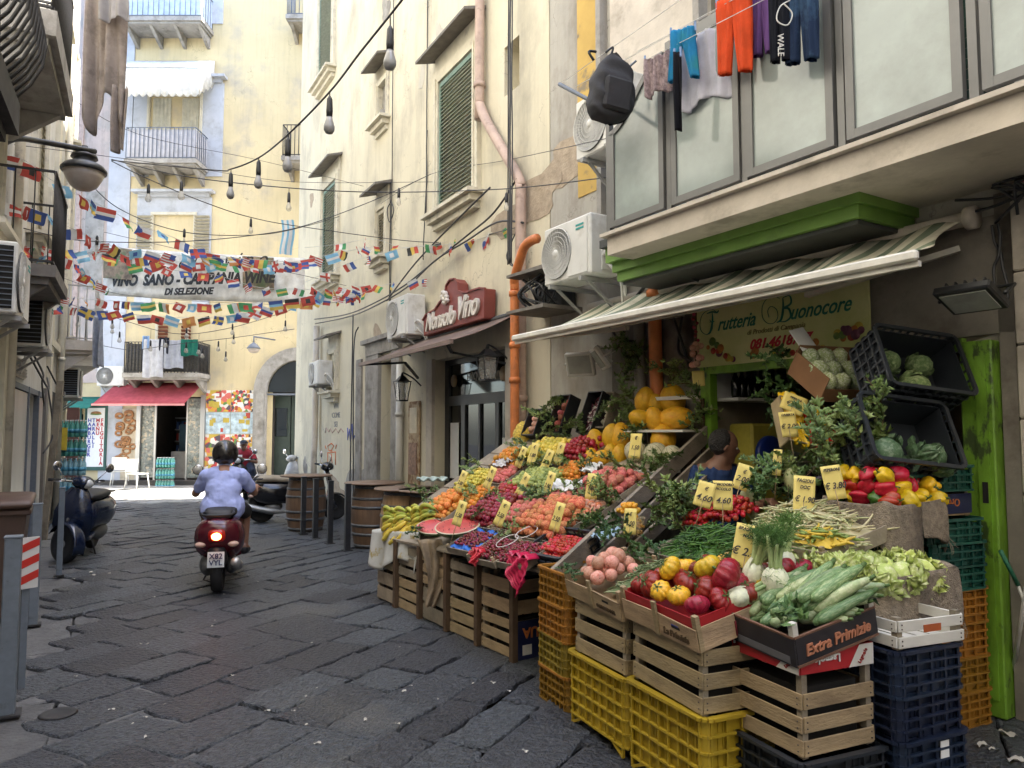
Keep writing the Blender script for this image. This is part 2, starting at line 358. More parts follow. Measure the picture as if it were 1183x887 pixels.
# ---------------------------------------------------------------- buildings
def window(par, s0, s1, z0, z1, y=0.0, sh=shutter_green, fr=trim_cream, t=.16, slats=22, lintel='slab', sill=True, blind=None, one=False):
    f = MB(); d = .07
    f.b2((s0 - t, y - .05, z0), (s0, y + d, z1)); f.b2((s1, y - .05, z0), (s1 + t, y + d, z1)); f.b2((s0 - t, y - .05, z1 + .001), (s1 + t, y + d, z1 + t))
    f.b2((s0 - t * .5, y - .05, z0 + .01), (s0 - t * .3, y + d + .02, z1 + t * .4)); f.b2((s1 + t * .3, y - .05, z0 + .01), (s1 + t * .5, y + d + .02, z1 + t * .4))
    if lintel: f.b2((s0 - t, y - .05, z1 + t + .002), (s1 + t, y + .04, z1 + t + .28))
    w = f.build('window', fr, par)
    p = MB(); p.add([(s0, y - .03, z0), (s1, y - .03, z0), (s1, y - .03, z1), (s0, y - .03, z1)], [(3, 2, 1, 0)]); p.build('pane', blind or glass_dark, w)
    if sh:
        for a, b in (((s0 + .01, (s0 + s1) / 2 - .008), ((s0 + s1) / 2 + .008, s1 - .01)) if not one else ((s0 + .01, s1 - .01),)):
            m = MB(); m.b2((a, y, z0 + .02), (a + .045, y + .045, z1 - .02), 1); m.b2((b - .045, y, z0 + .02), (b, y + .045, z1 - .02), 1)
            m.b2((a + .045, y, z0 + .02), (b - .045, y + .045, z0 + .09), 1); m.b2((a + .045, y, z1 - .09), (b - .045, y + .045, z1 - .02), 1)
            zz = z0 + .09; st = (z1 - z0 - .18) / slats
            for i in range(slats): m.box(((a + b) / 2, y + .026, zz + st * (i + .5)), (b - a - .09, .046, .009), (R(-24), 0, 0))
            m.build('shutter', [sh, frame_green if sh == shutter_green else sh], w)
    if sill:
        q = MB(); q.prism([(s0 - t - .08, z0 - .02), (s1 + t + .08, z0 - .02), (s1 + t + .08, z0 - .07), (s0 - t - .08, z0 - .07)], y - .04, y + .24)
        q.prism([(s0 - t, z0 - .072), (s1 + t, z0 - .072), (s1 + t, z0 - .16), (s0 - t, z0 - .16)], y - .04, y + .17)
        q.prism([(s0 - t + .04, z0 - .162), (s1 + t - .04, z0 - .162), (s1 + t - .04, z0 - .25), (s0 - t + .04, z0 - .25)], y - .04, y + .09); q.build('sill', trim_cream, w)
    if lintel == 'slab':
        q = MB(); a, b, zt = s0 - t - .12, s1 + t + .12, z1 + t + .28
        q.add([(a, y - .02, zt), (b, y - .02, zt), (b, y + .32, zt - .10), (a, y + .32, zt - .10), (a, y - .02, zt + .05), (b, y - .02, zt + .05), (b, y + .32, zt - .06), (a, y + .32, zt - .06)],
              [(0, 3, 2, 1), (4, 5, 6, 7), (0, 1, 5, 4), (1, 2, 6, 5), (2, 3, 7, 6), (3, 0, 4, 7)]); q.build('lintel', lintel_grey, w)
    return w
def railing(mb, s0, s1, y0, y1, z0, z1, step=.11, r=.008, belly=0, sides=(1, 1)):
    def post(x, y, ox, oy):
        if belly:
            pts = [(x + ox * belly * math.sin(math.pi * (1 - k / 8) ** 1.6) , y + oy * belly * math.sin(math.pi * (1 - k / 8) ** 1.6), z0 + (z1 - z0) * k / 8) for k in range(9)]
            mb.tube(pts, r, 5)
        else: mb.tube([(x, y, z0), (x, y, z1)], r, 5)
    n = max(2, int((s1 - s0) / step))
    for i in range(n + 1): post(s0 + (s1 - s0) * i / n, y1, 0, 1)
    m = max(2, int((y1 - y0) / step))
    for x, sd in ((s0, -1), (s1, 1)):
        if not sides[0 if sd < 0 else 1]: continue
        for i in range(m): post(x, y0 + (y1 - y0) * i / m, sd, 0)
        for z in (z0 + .04, z1): mb.bar((x, y0, z), (x, y1, z), .03, .02)
    for z in (z0 + .04, z1): mb.bar((s0, y1, z), (s1, y1, z), .03, .022)

# --- cream building, right of the street
cb = thing('plaster_building', 'tall cream plaster building with green louvred shutters and the wine shop at its foot', 'building', mtx=F2)
H2 = 16.5
m = MB()
holes = [(.70, 1.08, 5.86, 6.50, .28), (4.93, 5.55, 0, 2.86, .30), (.98, 3.20, 0, 2.68, .45), (5.40, 5.90, 7.25, 8.0, .10)]
wall_mesh(m, .02, 11.9, 0, H2, holes)
bx, by = 11.9 - 9 * .493, -9 * .87
m.add([(11.9, 0, 0), (bx, by, 0), (bx, by, H2), (11.9, 0, H2), (.02, -8, H2), (.02, 0, H2), (.02, -8, 0), (.02, 0, 0)], [(0, 1, 2, 3), (3, 2, 4, 5), (5, 4, 6, 7), (1, 6, 4, 2)])
m.build('wall', plaster_cream, cb)
window(cb, 1.88, 3.03, 4.86, 6.86, slats=31, one=True)
window(cb, 8.95, 10.05, 9.72, 12.0, lintel=None, one=True, slats=31)
window(cb, 8.42, 9.45, 4.98, 7.05, slats=31, one=True)
window(cb, 5.42, 5.88, 7.26, 7.99, y=-.04, sh=None, blind=stone_grey, t=.10)
window(cb, 5.32, 5.74, 4.72, 5.60, sh=shutter_pale, t=.10, one=True, slats=14)
window(cb, 5.30, 5.80, 9.95, 10.9, sh=None, t=.10, lintel=None)
window(cb, 8.27, 8.75, 2.50, 3.28, sh=None, t=.12)
window(cb, 2.0, 3.1, 10.6, 12.8, slats=26)
# door with stone surround
f = MB(); f.b2((4.55, 0, 0), (4.92, .06, 3.0)); f.b2((5.56, 0, 0), (6.25, .07, 3.0)); f.b2((4.55, 0, 3.001), (6.25, .08, 3.22)); f.b2((4.45, 0, 3.222), (6.35, .14, 3.30))
f.b2((6.6, 0, 0), (6.9, .04, 3.0))
for z in (.4, .8, 1.2, 1.6, 2.0, 2.4): f.b2((5.62, .07, z), (6.20, .075, z + .33))
f.build('door_surround', stone_grey, cb)
d = MB()
for a in (4.95, 5.25): d.b2((a, -.25, .02), (a + .27, -.19, 2.84)); d.b2((a + .05, -.19, .3), (a + .08, -.17, 2.6)); d.b2((a + .18, -.19, .3), (a + .21, -.17, 2.6))
d.build('door', M('door_dark', (.03, .03, .034), rough=.5), cb)
# shop front of the wine shop, set back in its opening
shopdark = M('shopfront_dark', (.035, .038, .04), rough=.45, var=.2)
sf = MB()
for (a, b, z0, z1) in ((.98, 1.10, 0, 2.68), (3.06, 3.20, 0, 2.68), (1.10, 3.06, 2.0, 2.14), (1.10, 3.06, 2.60, 2.68), (1.52, 1.62, 0, 2.0), (2.52, 2.64, 0, 2.0), (2.05, 2.10, 0, 2.0), (1.62, 2.52, 0, .18), (1.10, 1.52, 0, .45), (2.64, 3.06, 0, .45)): sf.b2((a, -.22, z0), (b, -.16, z1))
sfo = sf.build('shop_front', shopdark, cb)
p = MB(); p.b2((1.1, -.20, .2), (3.06, -.19, 2.6)); p.build('pane', M('shop_glass', (.012, .014, .014), rough=.04, spec=.35, var=.3, scale=2), sfo)
m = MB(); m.lathe([(.0, 0), (.10, 0), (.10, .02), (0, .02)], n=20, rot=Matrix.Rotation(R(-90), 3, 'X')); m.build('disc_plate', M('brass', (.30, .20, .10), metal=.6, rough=.4), sfo, loc=(1.35, -.155, 2.36))
m = MB(); m.lathe([(.0, 0), (.09, 0), (.09, .02), (0, .02)], n=20, rot=Matrix.Rotation(R(-90), 3, 'X')); m.build('disc_plate', MATS['brass'], sfo, loc=(2.85, -.155, 2.36))
text('ENOTECA', .16, mat=M('letter_grey', (.30, .29, .26), rough=.5), parent=sfo, mtx=tmtx(2.08, -.155, 2.38))
m = MB(); m.tube([(1.7, -.14, .9), (1.7, -.10, .93), (1.7, -.10, 1.2), (1.7, -.14, 1.23)], .012, 6); m.build('handle', MATS['brass'], sfo)
m = MB(); m.b2((2.70, -.156, .95), (2.98, -.15, 1.75)); m.build('notice', M('paper_white', (.72, .72, .70), rough=.8, var=.05), sfo)
m = MB(); m.b2((1.14, -.156, 1.30), (1.24, -.15, 1.42)); m.b2((1.30, -.156, 1.42), (1.40, -.15, 1.54)); m.build('sticker', MATS['paper_white'], sfo)
f = MB(); f.b2((.70, 0, 0), (.97, .05, 2.70)); f.b2((3.21, 0, 0), (3.42, .05, 2.70)); f.build('pilaster', stone_pale, cb)
# niche, plaster damage at the foot, horizontal cord course
def blotch(name, mat, cx, cz, rx, rz, y=.006, seed=1, par=None, n=22):
    rg = random.Random(seed); pts = []
    ph = [rg.uniform(0, 6.28) for _ in range(4)]
    for i in range(n):
        t = 2 * math.pi * i / n; k = 1 + .22 * math.sin(2 * t + ph[0]) + .16 * math.sin(3 * t + ph[1]) + .12 * math.sin(5 * t + ph[2]) + rg.uniform(-.08, .08); pts.append((cx + rx * k * math.cos(t), cz + rz * k * math.sin(t)))
    mb = MB(); mb.prism(pts, y - .012, y); return mb.build(name, mat, par)
blotch('bare_plaster_patch', stone_grey, 6.9, .45, .55, .55, seed=4, par=cb)
blotch('bare_plaster_patch', M('plaster_bare', (.37, .30, .22), rough=.95, var=.25, scale=9, bump=1, bscale=40), .55, 4.3, .75, .28, seed=9, par=cb)
blotch('bare_plaster_patch', MATS['plaster_bare'], 8.2, .35, .5, .35, seed=14, par=cb)
def graffiti(pts, col, r=.012, name='graffiti'):
    mb = MB()
    for st in pts: mb.tube([(x, .004, z) for x, z in st], r, 5, smooth=True)
    return mb.build(name, M(name + '_' + col[0], col[1], rough=.8), cb)
for k in range(16): rq = random.Random(k + 50); blotch('plaster_repair', (MATS['plaster_bare'], M('plaster_repair', (.46, .43, .36), rough=.9, var=.15, scale=3), stone_grey)[k % 3], rq.uniform(.6, 11), rq.choice((.5, .7, 3.4, 4.3, 7.6, 9.3)) + rq.uniform(-.4, .3), rq.uniform(.06, .30), rq.uniform(.05, .35), .003 + k * .0002, k, cb)
og = ('orange', (.60, .17, .06)); bl = ('blue', (.08, .12, .42)); gy = ('grey', (.20, .21, .24))
def pxs(l): return [hit(F2, *q) for q in l]
graffiti([pxs([(383, 520), (386, 515), (383, 512), (379, 515), (380, 520), (384, 521)]), pxs([(379, 522), (379, 536)]), pxs([(379, 523), (388, 522), (388, 537)]), pxs([(383, 524), (384, 535)]), pxs([(376, 515), (377, 518)]), pxs([(389, 514), (388, 518)])], og)
graffiti([pxs([(402, 494), (402, 508), (404, 496), (405, 510), (407, 490), (408, 511), (410, 503)])], bl)
graffiti([pxs([(376, 500), (377, 494), (380, 499), (382, 495), (384, 500), (388, 495), (391, 500), (394, 495), (397, 499)])], ('faded', (.45, .30, .27)), .009)
for k, wd in enumerate(('VIVI', 'COME', 'SEI')): text(wd, .16, 'graffiti', M('graffiti_grey', gy[1], rough=.8), cb, tmtx(hit(F2, 388.5, 470)[0], .004, 2.16 - .19 * k), ext=.002, sx=1.3)

# --- greengrocer's building
gb = thing('shop_building', 'weathered grey building with a glazed balcony over the greengrocer shop', 'building', mtx=F1)
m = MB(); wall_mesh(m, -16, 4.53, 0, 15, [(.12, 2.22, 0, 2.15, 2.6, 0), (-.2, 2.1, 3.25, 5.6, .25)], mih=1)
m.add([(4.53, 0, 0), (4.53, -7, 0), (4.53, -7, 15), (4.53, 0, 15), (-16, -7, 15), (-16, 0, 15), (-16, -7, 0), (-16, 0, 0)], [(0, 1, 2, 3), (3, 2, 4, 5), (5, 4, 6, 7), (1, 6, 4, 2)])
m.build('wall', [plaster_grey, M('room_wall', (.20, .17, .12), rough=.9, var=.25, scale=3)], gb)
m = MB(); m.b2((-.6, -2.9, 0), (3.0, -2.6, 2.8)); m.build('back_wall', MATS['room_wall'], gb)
m = MB(); m.b2((3.56, 0, 4.1), (4.0, .012, 9.5)); m.build('yellow_plaster_strip', M('plaster_ochre', (.52, .35, .10), rough=.9, var=.15, scale=2, col2=(.22, .18, .12), s2=2.5, t2=(.55, .62)), gb)
m = MB(); m.b2((3.5, 0, 3.2), (3.57, .10, 9.5)); m.b2((2.22, 0, 3.2), (3.40, .05, 9.5), 1); m.b2((2.14, 0, 3.2), (2.21, .11, 5.8)); m.build('wall_strip', [stone_grey, stone_pale], gb)
m = MB()
for i in range(34): m.box((.95, -.10, 3.3 + i * .067), (2.25, .014, .058), (R(-30), 0, 0))
m.build('roller_shutter', M('shutter_dark_green', (.018, .05, .04), rough=.5), gb)
# stone quoins right of the door
m = MB()
for i in range(7): m.b2((-7, 0, i * .42 + .005), (-.16, .035, i * .42 + .415), bev=.008)
m.b2((-.75, .035, 0), (-.33, .11, 2.9)); m.build('stone_courses', stone_pale, gb)
blotch('bare_plaster_patch', MATS['plaster_bare'], 4.1, 4.55, .55, .3, seed=3, par=gb); blotch('bare_plaster_patch', MATS['plaster_bare'], 3.2, 4.4, .5, .28, seed=31, par=gb)
m = MB(); m.b2((-.155, 0, 0), (-.07, .02, 3.0)); m.b2((-.155, 0, 2.18), (2.45, .02, 2.88)); m.b2((2.25, 0, 0), (3.45, .02, 2.62)); m.build('shaded_lower_wall', M('wall_brown_shaded', (.21, .19, .16), rough=.9, var=.25, scale=2, col2=(.12, .10, .082), s2=2, t2=(.5, .65), bump=.6, bscale=25), gb)  # dark brown wall slab, with shade under the balcony put into its colour
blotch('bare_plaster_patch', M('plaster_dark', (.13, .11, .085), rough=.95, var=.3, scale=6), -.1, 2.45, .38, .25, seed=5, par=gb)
# green door frame
m = MB(); m.b2((2.13, -.02, 0), (2.24, .06, 2.16)); m.b2((-.06, -.06, 0), (.12, .10, 2.14), bev=.008); m.b2((.12, -.02, 2.09), (2.13, .06, 2.17)); m.b2((-.03, .10, .1), (.03, .112, 2.05)); m.b2((-.02, .112, 1.2), (.01, .116, 1.32), 1)
m.build('door_frame', [green_paint, dark_void], gb)
# green cornice box above the awning
m = MB()
m.prism([(.32, 3.26), (2.75, 3.26), (2.75, 3.19), (.32, 3.19)], 0, .72, 1)
m.prism([(.35, 3.188), (2.72, 3.188), (2.72, 3.06), (.35, 3.06)], 0, .68); m.prism([(.38, 3.058), (2.69, 3.058), (2.69, 2.98), (.38, 2.98)], 0, .63); m.prism([(.41, 2.978), (2.66, 2.978), (2.66, 2.90), (.41, 2.90)], 0, .60)
m.prism([(.44, 2.898), (2.63, 2.898), (2.63, 2.87), (.44, 2.87)], 0, .56, 1)
m.build('cornice', [M('cornice_green', (.13, .245, .045), rough=.55, var=.15, scale=5, col2=(.10, .18, .04), s2=4, t2=(.55, .7)), M('cornice_dark', (.05, .052, .05), rough=.6, var=.2)], gb)
# balcony slab and its frosted glass parapet
bal = MB(); bal.b2((-4, 0, 3.04), (2.42, .90, 3.185)); bal.b2((-4, 0, 3.187), (2.46, .95, 3.215), 1); balo = bal.build('balcony', [stone_pale, stone_pale], gb)
def panel(s0, s1, z1a, z1b, par, curve=False, y=.90):
    n = 12; top = []
    for i in range(n + 1):
        t = i / n; zz = z1a + (z1b - z1a) * (.5 - .5 * math.cos(math.pi * t) if curve else t); top.append((s1 + (s0 - s1) * t, zz))
    z0 = 3.25; w = .05; f = MB()
    f.b2((s0, y - .02, z0), (s0 + w, y + .02, top[-1][1])); f.b2((s1 - w, y - .02, z0), (s1, y + .02, top[0][1])); f.b2((s0 + w, y - .019, z0), (s1 - w, y + .019, z0 + w))
    for a, b in zip(top, top[1:]): f.bar((a[0], y, a[1]), (b[0], y, b[1]), .04, .045, up=(0, 0, 1))
    fo = f.build('parapet_panel', alu_grey, par)
    p = MB(); pts = [(s1 - w, z0 + w), (s0 + w, z0 + w)] + [(max(s0 + w, min(s1 - w, a)), b - .02) for a, b in top[::-1]]
    p.prism(pts, y - .005, y + .005); p.build('pane', glass_frost, fo)
panel(1.74, 2.36, 4.02, 4.42, balo, True)
panel(1.03, 1.66, 4.42, 4.42, balo)
panel(.34, .97, 4.42, 4.42, balo); panel(-.37, .26, 4.42, 4.42, balo); panel(-1.1, -.46, 4.42, 4.42, balo); panel(-2.0, -1.2, 4.42, 4.42, balo)
m = MB()
for s in (2.40, 1.70, 1.0, .30, -.415, -1.15): m.b2((s - .022, .86, 3.216), (s + .022, .905, 4.50))
m.b2((-4, .87, 4.44), (1.7, .91, 4.49)); m.b2((2.38, .0, 4.0), (2.41, .88, 4.04))
m.build('parapet_post', alu_grey, balo)
m = MB(); m.b2((2.375, .02, 3.25), (2.385, .84, 3.98)); m.build('pane', glass_frost, balo)

# --- building closing the street
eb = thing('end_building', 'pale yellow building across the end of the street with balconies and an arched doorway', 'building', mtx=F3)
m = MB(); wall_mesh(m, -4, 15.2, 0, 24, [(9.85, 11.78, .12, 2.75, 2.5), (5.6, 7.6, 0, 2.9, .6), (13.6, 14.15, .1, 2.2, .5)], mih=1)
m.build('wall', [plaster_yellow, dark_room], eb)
# arch: voussoirs and jambs
m = MB(); cx, r0, r1, zc = 6.75, 1.02, 1.42, 2.9
def arch_ring(mb, cx, zc, r0, r1, y0, y1, n=20):
    for i in range(n):
        a0, a1 = math.pi * i / n, math.pi * (i + 1) / n
        q = [(cx + r * math.cos(a), zc + r * math.sin(a)) for r, a in ((r0, a0), (r1, a0), (r1, a1), (r0, a1))]; mb.prism(q, y0, y1)
arch_ring(m, cx, zc, r0, r1, 0, .16); m.b2((cx - r1, 0, .1), (cx - r0, .16, zc)); m.b2((cx + r0, 0, .1), (cx + r1, .16, zc)); m.b2((cx + r0 + .06, .16, .1), (cx + r1 - .08, .19, zc)); m.b2((cx + r0 - .02, 0, 0), (cx + r1 + .05, .24, .45))
m.build('arch', stone_grey, eb)
m = MB(); m.prism([(cx + (r0 - .01) * math.cos(math.pi * i / 16), zc + (r0 - .01) * math.sin(math.pi * i / 16)) for i in range(17)], -.02, .02); m.b2((cx - r0, 0, zc - .1), (cx + r0, .05, zc - .04), 1); m.build('fanlight', [glass_dark, iron_grey], eb)
m = MB()
for a in (5.8, 6.45, 7.1): m.b2((a, -.3, 0), (a + .62, -.24, 2.8)); m.b2((a + .1, -.24, 1.5), (a + .5, -.22, 2.4), 1)
m.build('door', [M('door_green_dark', (.03, .045, .035), rough=.5), glass_dark], eb)
# blue-grey pilaster and window surrounds
m = MB(); m.b2((12.35, 0, 0), (13.05, .05, 22)); m.build('pilaster', paint_blue_grey, eb); m = MB(); m.b2((13.9, 0, 2.5), (14.05, .08, 22)); m.build('drain_pipe', pipe_pink, eb)
m = MB(); m.b2((13.05, .0, 3.2), (15.2, .03, 22)); m.build('pink_wall_section', plaster_pink, eb)
m = MB(); m.b2((13.15, .03, 6.2), (13.75, .05, 9.4)); m.b2((14.2, .03, 10.5), (14.9, .05, 12.5)); m.build('bare_plaster_patch', stone_grey, eb)
for (s0, s1, z0, z1, sur) in ((10.16, 11.78, 10.3, 12.55, (9.4, 12.33, 9.9, 13.0)), (10.2, 11.8, 15.05, 17.3, (9.5, 12.3, 15.02, 17.8)), (10.25, 11.55, 6.6, 8.62, (9.7, 12.1, 5.6, 9.2)), (10.4, 11.28, 4.1, 5.1, None), (3.6, 5.0, 6.6, 8.6, None)):
    if sur:
        m = MB(); t0, t1, a, b = sur; m.b2((t0, 0, a), (s0 - .002, .04, b)); m.b2((s1 + .002, 0, a), (t1, .04, b)); m.b2((s0 - .002, 0, z1 + .002), (s1 + .002, .04, b)); m.b2((t0 + .05, 0, b), (t1 - .05, .14, b + .12)); m.b2((t0 - .1, 0, b + .12), (t1 + .1, .3, b + .2)); m.build('window_surround', paint_blue_grey, eb)
    window(eb, s0, s1, z0, z1, y=.02, sh=None, t=.09, lintel=None, sill=False, blind=M('pane_pale', (.22, .24, .24), rough=.15, spec=.8) if z0 > 5 else glass_dark)
m = MB()
for a, z0, z1 in ((11.56, 6.7, 8.6), (9.72, 6.7, 8.6)):
    for i in range(18): m.box((a + .25, .10, z0 + (i + .5) * (z1 - z0) / 18), (.48, .02, .09), (R(-35), 0, 0))
m.build('shutter', shutter_pale, eb)
m = MB()
for a in (10.27, 11.0):
    for i in range(8): m.box((a + .12, .08, 4.2 + i * .11), (.30, .02, .09), (R(-35), 0, 0))
m.build('shutter', M('shutter_brown', (.20, .07, .035), rough=.7), eb)
# curtains inside the middle window
m = MB(); m.grid(lambda u, v: (10.2 + u * .55, .035 + .01 * math.sin(u * 30), 10.35 + v * 2.15), 24, 2); m.grid(lambda u, v: (11.1 + u * .6, .035 + .01 * math.sin(u * 30), 10.35 + v * 2.15), 24, 2); m.build('curtain', cloth('curtain_cream', (.62, .60, .50)), eb)
def balcony(par, s0, s1, z, dep, mat_r, slab=stone_grey, h=1.0, t=.14, step=.11, belly=0, corbels=4, solidback=None, r=.008):
    m = MB(); m.b2((s0, 0, z - t), (s1, dep, z)); m.b2((s0 + .05, 0, z - t - .07), (s1 - .05, dep - .06, z - t - .002))
    for i in range(corbels):
        x = s0 + .15 + (s1 - s0 - .3) * i / max(1, corbels - 1); m.add([(x - .05, 0, z - t - .072), (x + .05, 0, z - t - .072), (x + .05, dep * .85, z - t - .072), (x - .05, dep * .85, z - t - .072), (x - .05, 0, z - t - .45), (x + .05, 0, z - t - .45), (x + .05, dep * .15, z - t - .40), (x - .05, dep * .15, z - t - .40)], [(0, 1, 2, 3), (4, 7, 6, 5), (0, 4, 5, 1), (1, 5, 6, 2), (2, 6, 7, 3), (3, 7, 4, 0)])
    o = m.build('balcony', slab, par)
    q = MB(); railing(q, s0 + .04, s1 - .04, .02, dep - .04, z, z + h, step, belly=belly, r=r); q.build('railing', mat_r, o)
    if solidback:
        q = MB(); q.b2((s0 + .07, dep - .09, z + .05), (s1 - .07, dep - .07, z + h - .05)); q.b2((s0 + .06, .03, z + .05), (s0 + .08, dep - .1, z + h - .05)); q.b2((s1 - .08, .03, z + .05), (s1 - .06, dep - .1, z + h - .05)); q.build('screen', solidback, o)
    return o
scr = M('screen_grey', (.42, .41, .43), rough=.8)
balcony(eb, 9.85, 12.1, 10.15, .95, iron_grey, solidback=scr, step=.13, r=.014)
balcony(eb, 9.8, 12.4, 14.75, .95, iron_grey, solidback=M('screen_blue', (.42, .50, .62), rough=.8), step=.16, r=.01)
balcony(eb, 9.6, 11.95, 3.45, .9, iron, h=.95, step=.10, r=.016, solidback=M('screen_dark', (.07, .065, .055), rough=.9, var=.5, scale=25))
balcony(eb, 5.8, 7.25, 10.3, .8, iron, step=.12, corbels=2, r=.014)
balcony(eb, 5.6, 7.2, 14.9, .8, iron_grey, step=.12, corbels=2, r=.014)
# shop at the end: step, jambs, glass, dark interior with shelves
m = MB(); m.b2((9.5, 0, 0), (14.6, .5, .13)); m.build('step', M('step_dark', (.05, .045, .04), rough=.7, var=.2), eb)
m = MB(); m.b2((9.72, 0, .13), (9.86, .08, 2.8)); m.b2((11.75, 0, .13), (11.88, .08, 2.8)); m.b2((11.28, -.05, .13), (11.34, 0, 2.7)); m.b2((10.28, -.05, .13), (10.33, 0, 2.7)); so = m.build('shop_front', alu_light, eb)
m = MB(); m.b2((11.34, -.03, .2), (11.75, -.02, 2.7)); m.b2((9.86, -.03, .2), (10.28, -.02, 2.7)); m.build('pane', M('vitrine', (.20, .22, .20), rough=.1, var=.6, scale=12, col2=(.5, .42, .30), s2=9, t2=(.55, .6)), so)
m = MB()
for z in (.5, .9, 1.3, 1.7, 2.1): m.b2((10.4, -2.3, z), (11.6, -2.0, z + .04))
m.b2((10.36, -1.4, .13), (11.2, -.9, 1.0), 1); m.b2((11.0, -1.9, .13), (11.25, -1.6, 1.9), 2); m.build('shop_fitting', [alu_light, M('counter_grey', (.35, .34, .32)), M('fridge_blue', (.12, .22, .30))], eb)
rg = random.Random(5); m = MB()
for z in (.54, .94, 1.34, 1.74):
    for i in range(14): m.b2((10.42 + i * .083, -2.2, z), (10.48 + i * .083, -2.05, z + rg.uniform(.12, .28)), rg.randrange(4))
m.build('shelf_goods', [M('goods_red', (.4, .05, .04)), M('goods_yellow', (.5, .38, .08)), M('goods_white', (.5, .5, .48)), M('goods_blue', (.06, .12, .3))], eb)

# --- left side: building with balconies and air conditioners
lb = thing('left_building', 'pale building along the left of the street with iron balconies', 'building', mtx=F4)
m = MB(); wall_mesh(m, -4.5, 11, 0, 13, [(.55, 1.55, 0, 2.1, .35), (5.6, 6.6, 3.55, 5.5, .2)]); wall_mesh(m, -4.5, 3.2, 13, 15, []); m.add([(-4.5, 0, 0), (-4.5, -9, 0), (-4.5, -9, 15), (-4.5, 0, 15), (3.2, 0, 15), (3.2, -9, 15), (3.2, 0, 13), (3.2, -9, 13), (11, 0, 13), (11, -9, 13), (11, 0, 0), (11, -9, 0)], [(0, 1, 2, 3), (3, 2, 5, 4), (4, 5, 7, 6), (6, 7, 9, 8), (8, 9, 11, 10)]); m.build('wall', plaster_white, lb)
m = MB(); m.b2((1.62, 0, .05), (3.2, .05, 2.12), bev=.01); m.b2((-.15, 0, .05), (.5, .05, 2.12), bev=.01); m.b2((1.56, 0, 0), (1.62, .07, 2.2), 1); m.b2((.49, 0, 0), (.55, .07, 2.2), 1); m.b2((-.2, 0, 2.13), (3.3, .06, 2.2), 1)
m.b2((.56, -.2, 0), (1.54, -.16, 2.08), 2); m.build('shop_front', [alu_light, iron_grey, glass_dark], lb)
m = MB(); m.b2((1.7, 0, 2.28), (2.9, .03, 2.52), 1)
for i in range(5): m.box((2.3, .035, 2.32 + i * .042), (1.15, .02, .022), (R(-30), 0, 0))
m.build('vent', [M('vent_grey', (.40, .38, .33)), stone_pale], lb)
m = MB()
for s in (-1.2, -2.9, -4.2): m.b2((s, 0, 0), (s + .35, .07, 9))
m.b2((-4.5, 0, 3.0), (5, .09, 3.12)); m.b2((3.4, 0, 0), (3.75, .08, 2.9)); m.build('pilaster', trim_cream, lb)
m = MB(); m.b2((-1.5, 0, .1), (-.6, .05, 2.3)); m.b2((-2.5, 0, .1), (-1.55, .04, 2.3), 1); m.build('door', [M('door_grey', (.16, .15, .14)), dark_void], lb)
balcony(lb, 3.1, 4.5, 3.26, .56, iron, slab=M('slab_dark', (.16, .145, .13), rough=.9, var=.3), step=.13, h=.95, corbels=2, r=.007, t=.12)
balcony(lb, 7.5, 10.6, 3.68, .60, iron, slab=M('slab_black', (.035, .032, .03), rough=.8, var=.4, scale=12), step=.09, belly=.17, h=1.05, corbels=4, r=.011, t=.2)
balcony(lb, 4.1, 5.9, 5.15, .62, iron, slab=stone_grey, step=.10, h=.95, corbels=2, r=.011, t=.22)
balcony(lb, -5.4, -2.4, 3.28, .62, M('rail_pale', (.34, .33, .30), rough=.6), slab=stone_pale, step=.12, h=1.0, corbels=2, r=.014, t=.18)
for (a, b, z0, z1) in ((-.6, .1, 4.3, 5.2), (.9, 1.9, 4.2, 6.2), (-3.5, -2.8, 3.4, 5.4), (-3.6, -2.6, 7.0, 9.0), (-.5, .4, 8.0, 10.0), (4.4, 5.2, 3.5, 4.9)):
    window(lb, a, b, z0, z1, y=.01, sh=shutter_pale if b - a > .8 else None, t=.08, lintel=None, slats=18)
m = MB(); m.b2((-12, -1.2, 0), (-9, -1, 14)); m.build('rear_wing', plaster_white, lb)

# --- unseen house added opposite the greengrocer, to screen the stall from sky light
F5 = frame((-2.3, 1.3), (.524, -.852))
ob5 = thing('unseen_facing_building', 'unseen plaster building added opposite the greengrocer shop to block sky light', 'building', mtx=F5)
m = MB(); wall_mesh(m, 0, 16, 0, 17, [(2, 3, 0, 2.6), (5, 6, 1, 3), (9, 10, 1, 3), (2, 3, 4.5, 6.5), (6, 7, 4.5, 6.5), (10, 11, 4.5, 6.5)]); m.add([(0, 0, 0), (0, -6, 0), (0, -6, 17), (0, 0, 17), (16, -6, 17), (16, 0, 17)], [(0, 1, 2, 3), (3, 2, 4, 5)]); m.build('wall', M('plaster_fill_grey', (.40, .38, .34), rough=.9, var=.2, scale=1.5), ob5)  # grey toned to set how much light the unseen wall bounces back
for a in (2, 6, 10): window(ob5, a, a + 1, 8.5, 10.5, sh=shutter_pale, t=.12)

F6 = frame((1.5, -12), (1, 0))  # unseen building added to close off light from behind the viewpoint
rear = thing('unseen_rear_building', 'unseen plaster building added behind the viewpoint to block sky light', 'building', mtx=F6); m = MB(); wall_mesh(m, -9, 12, 0, 15, [(-2, -1, 1, 3), (2, 3, 1, 3), (-2, -1, 5, 7), (2, 3, 5, 7)]); m.build('wall', MATS['plaster_fill_grey'], rear)
for a in (-2, 2): window(rear, a, a + 1, 9, 11, sh=shutter_pale, t=.12)
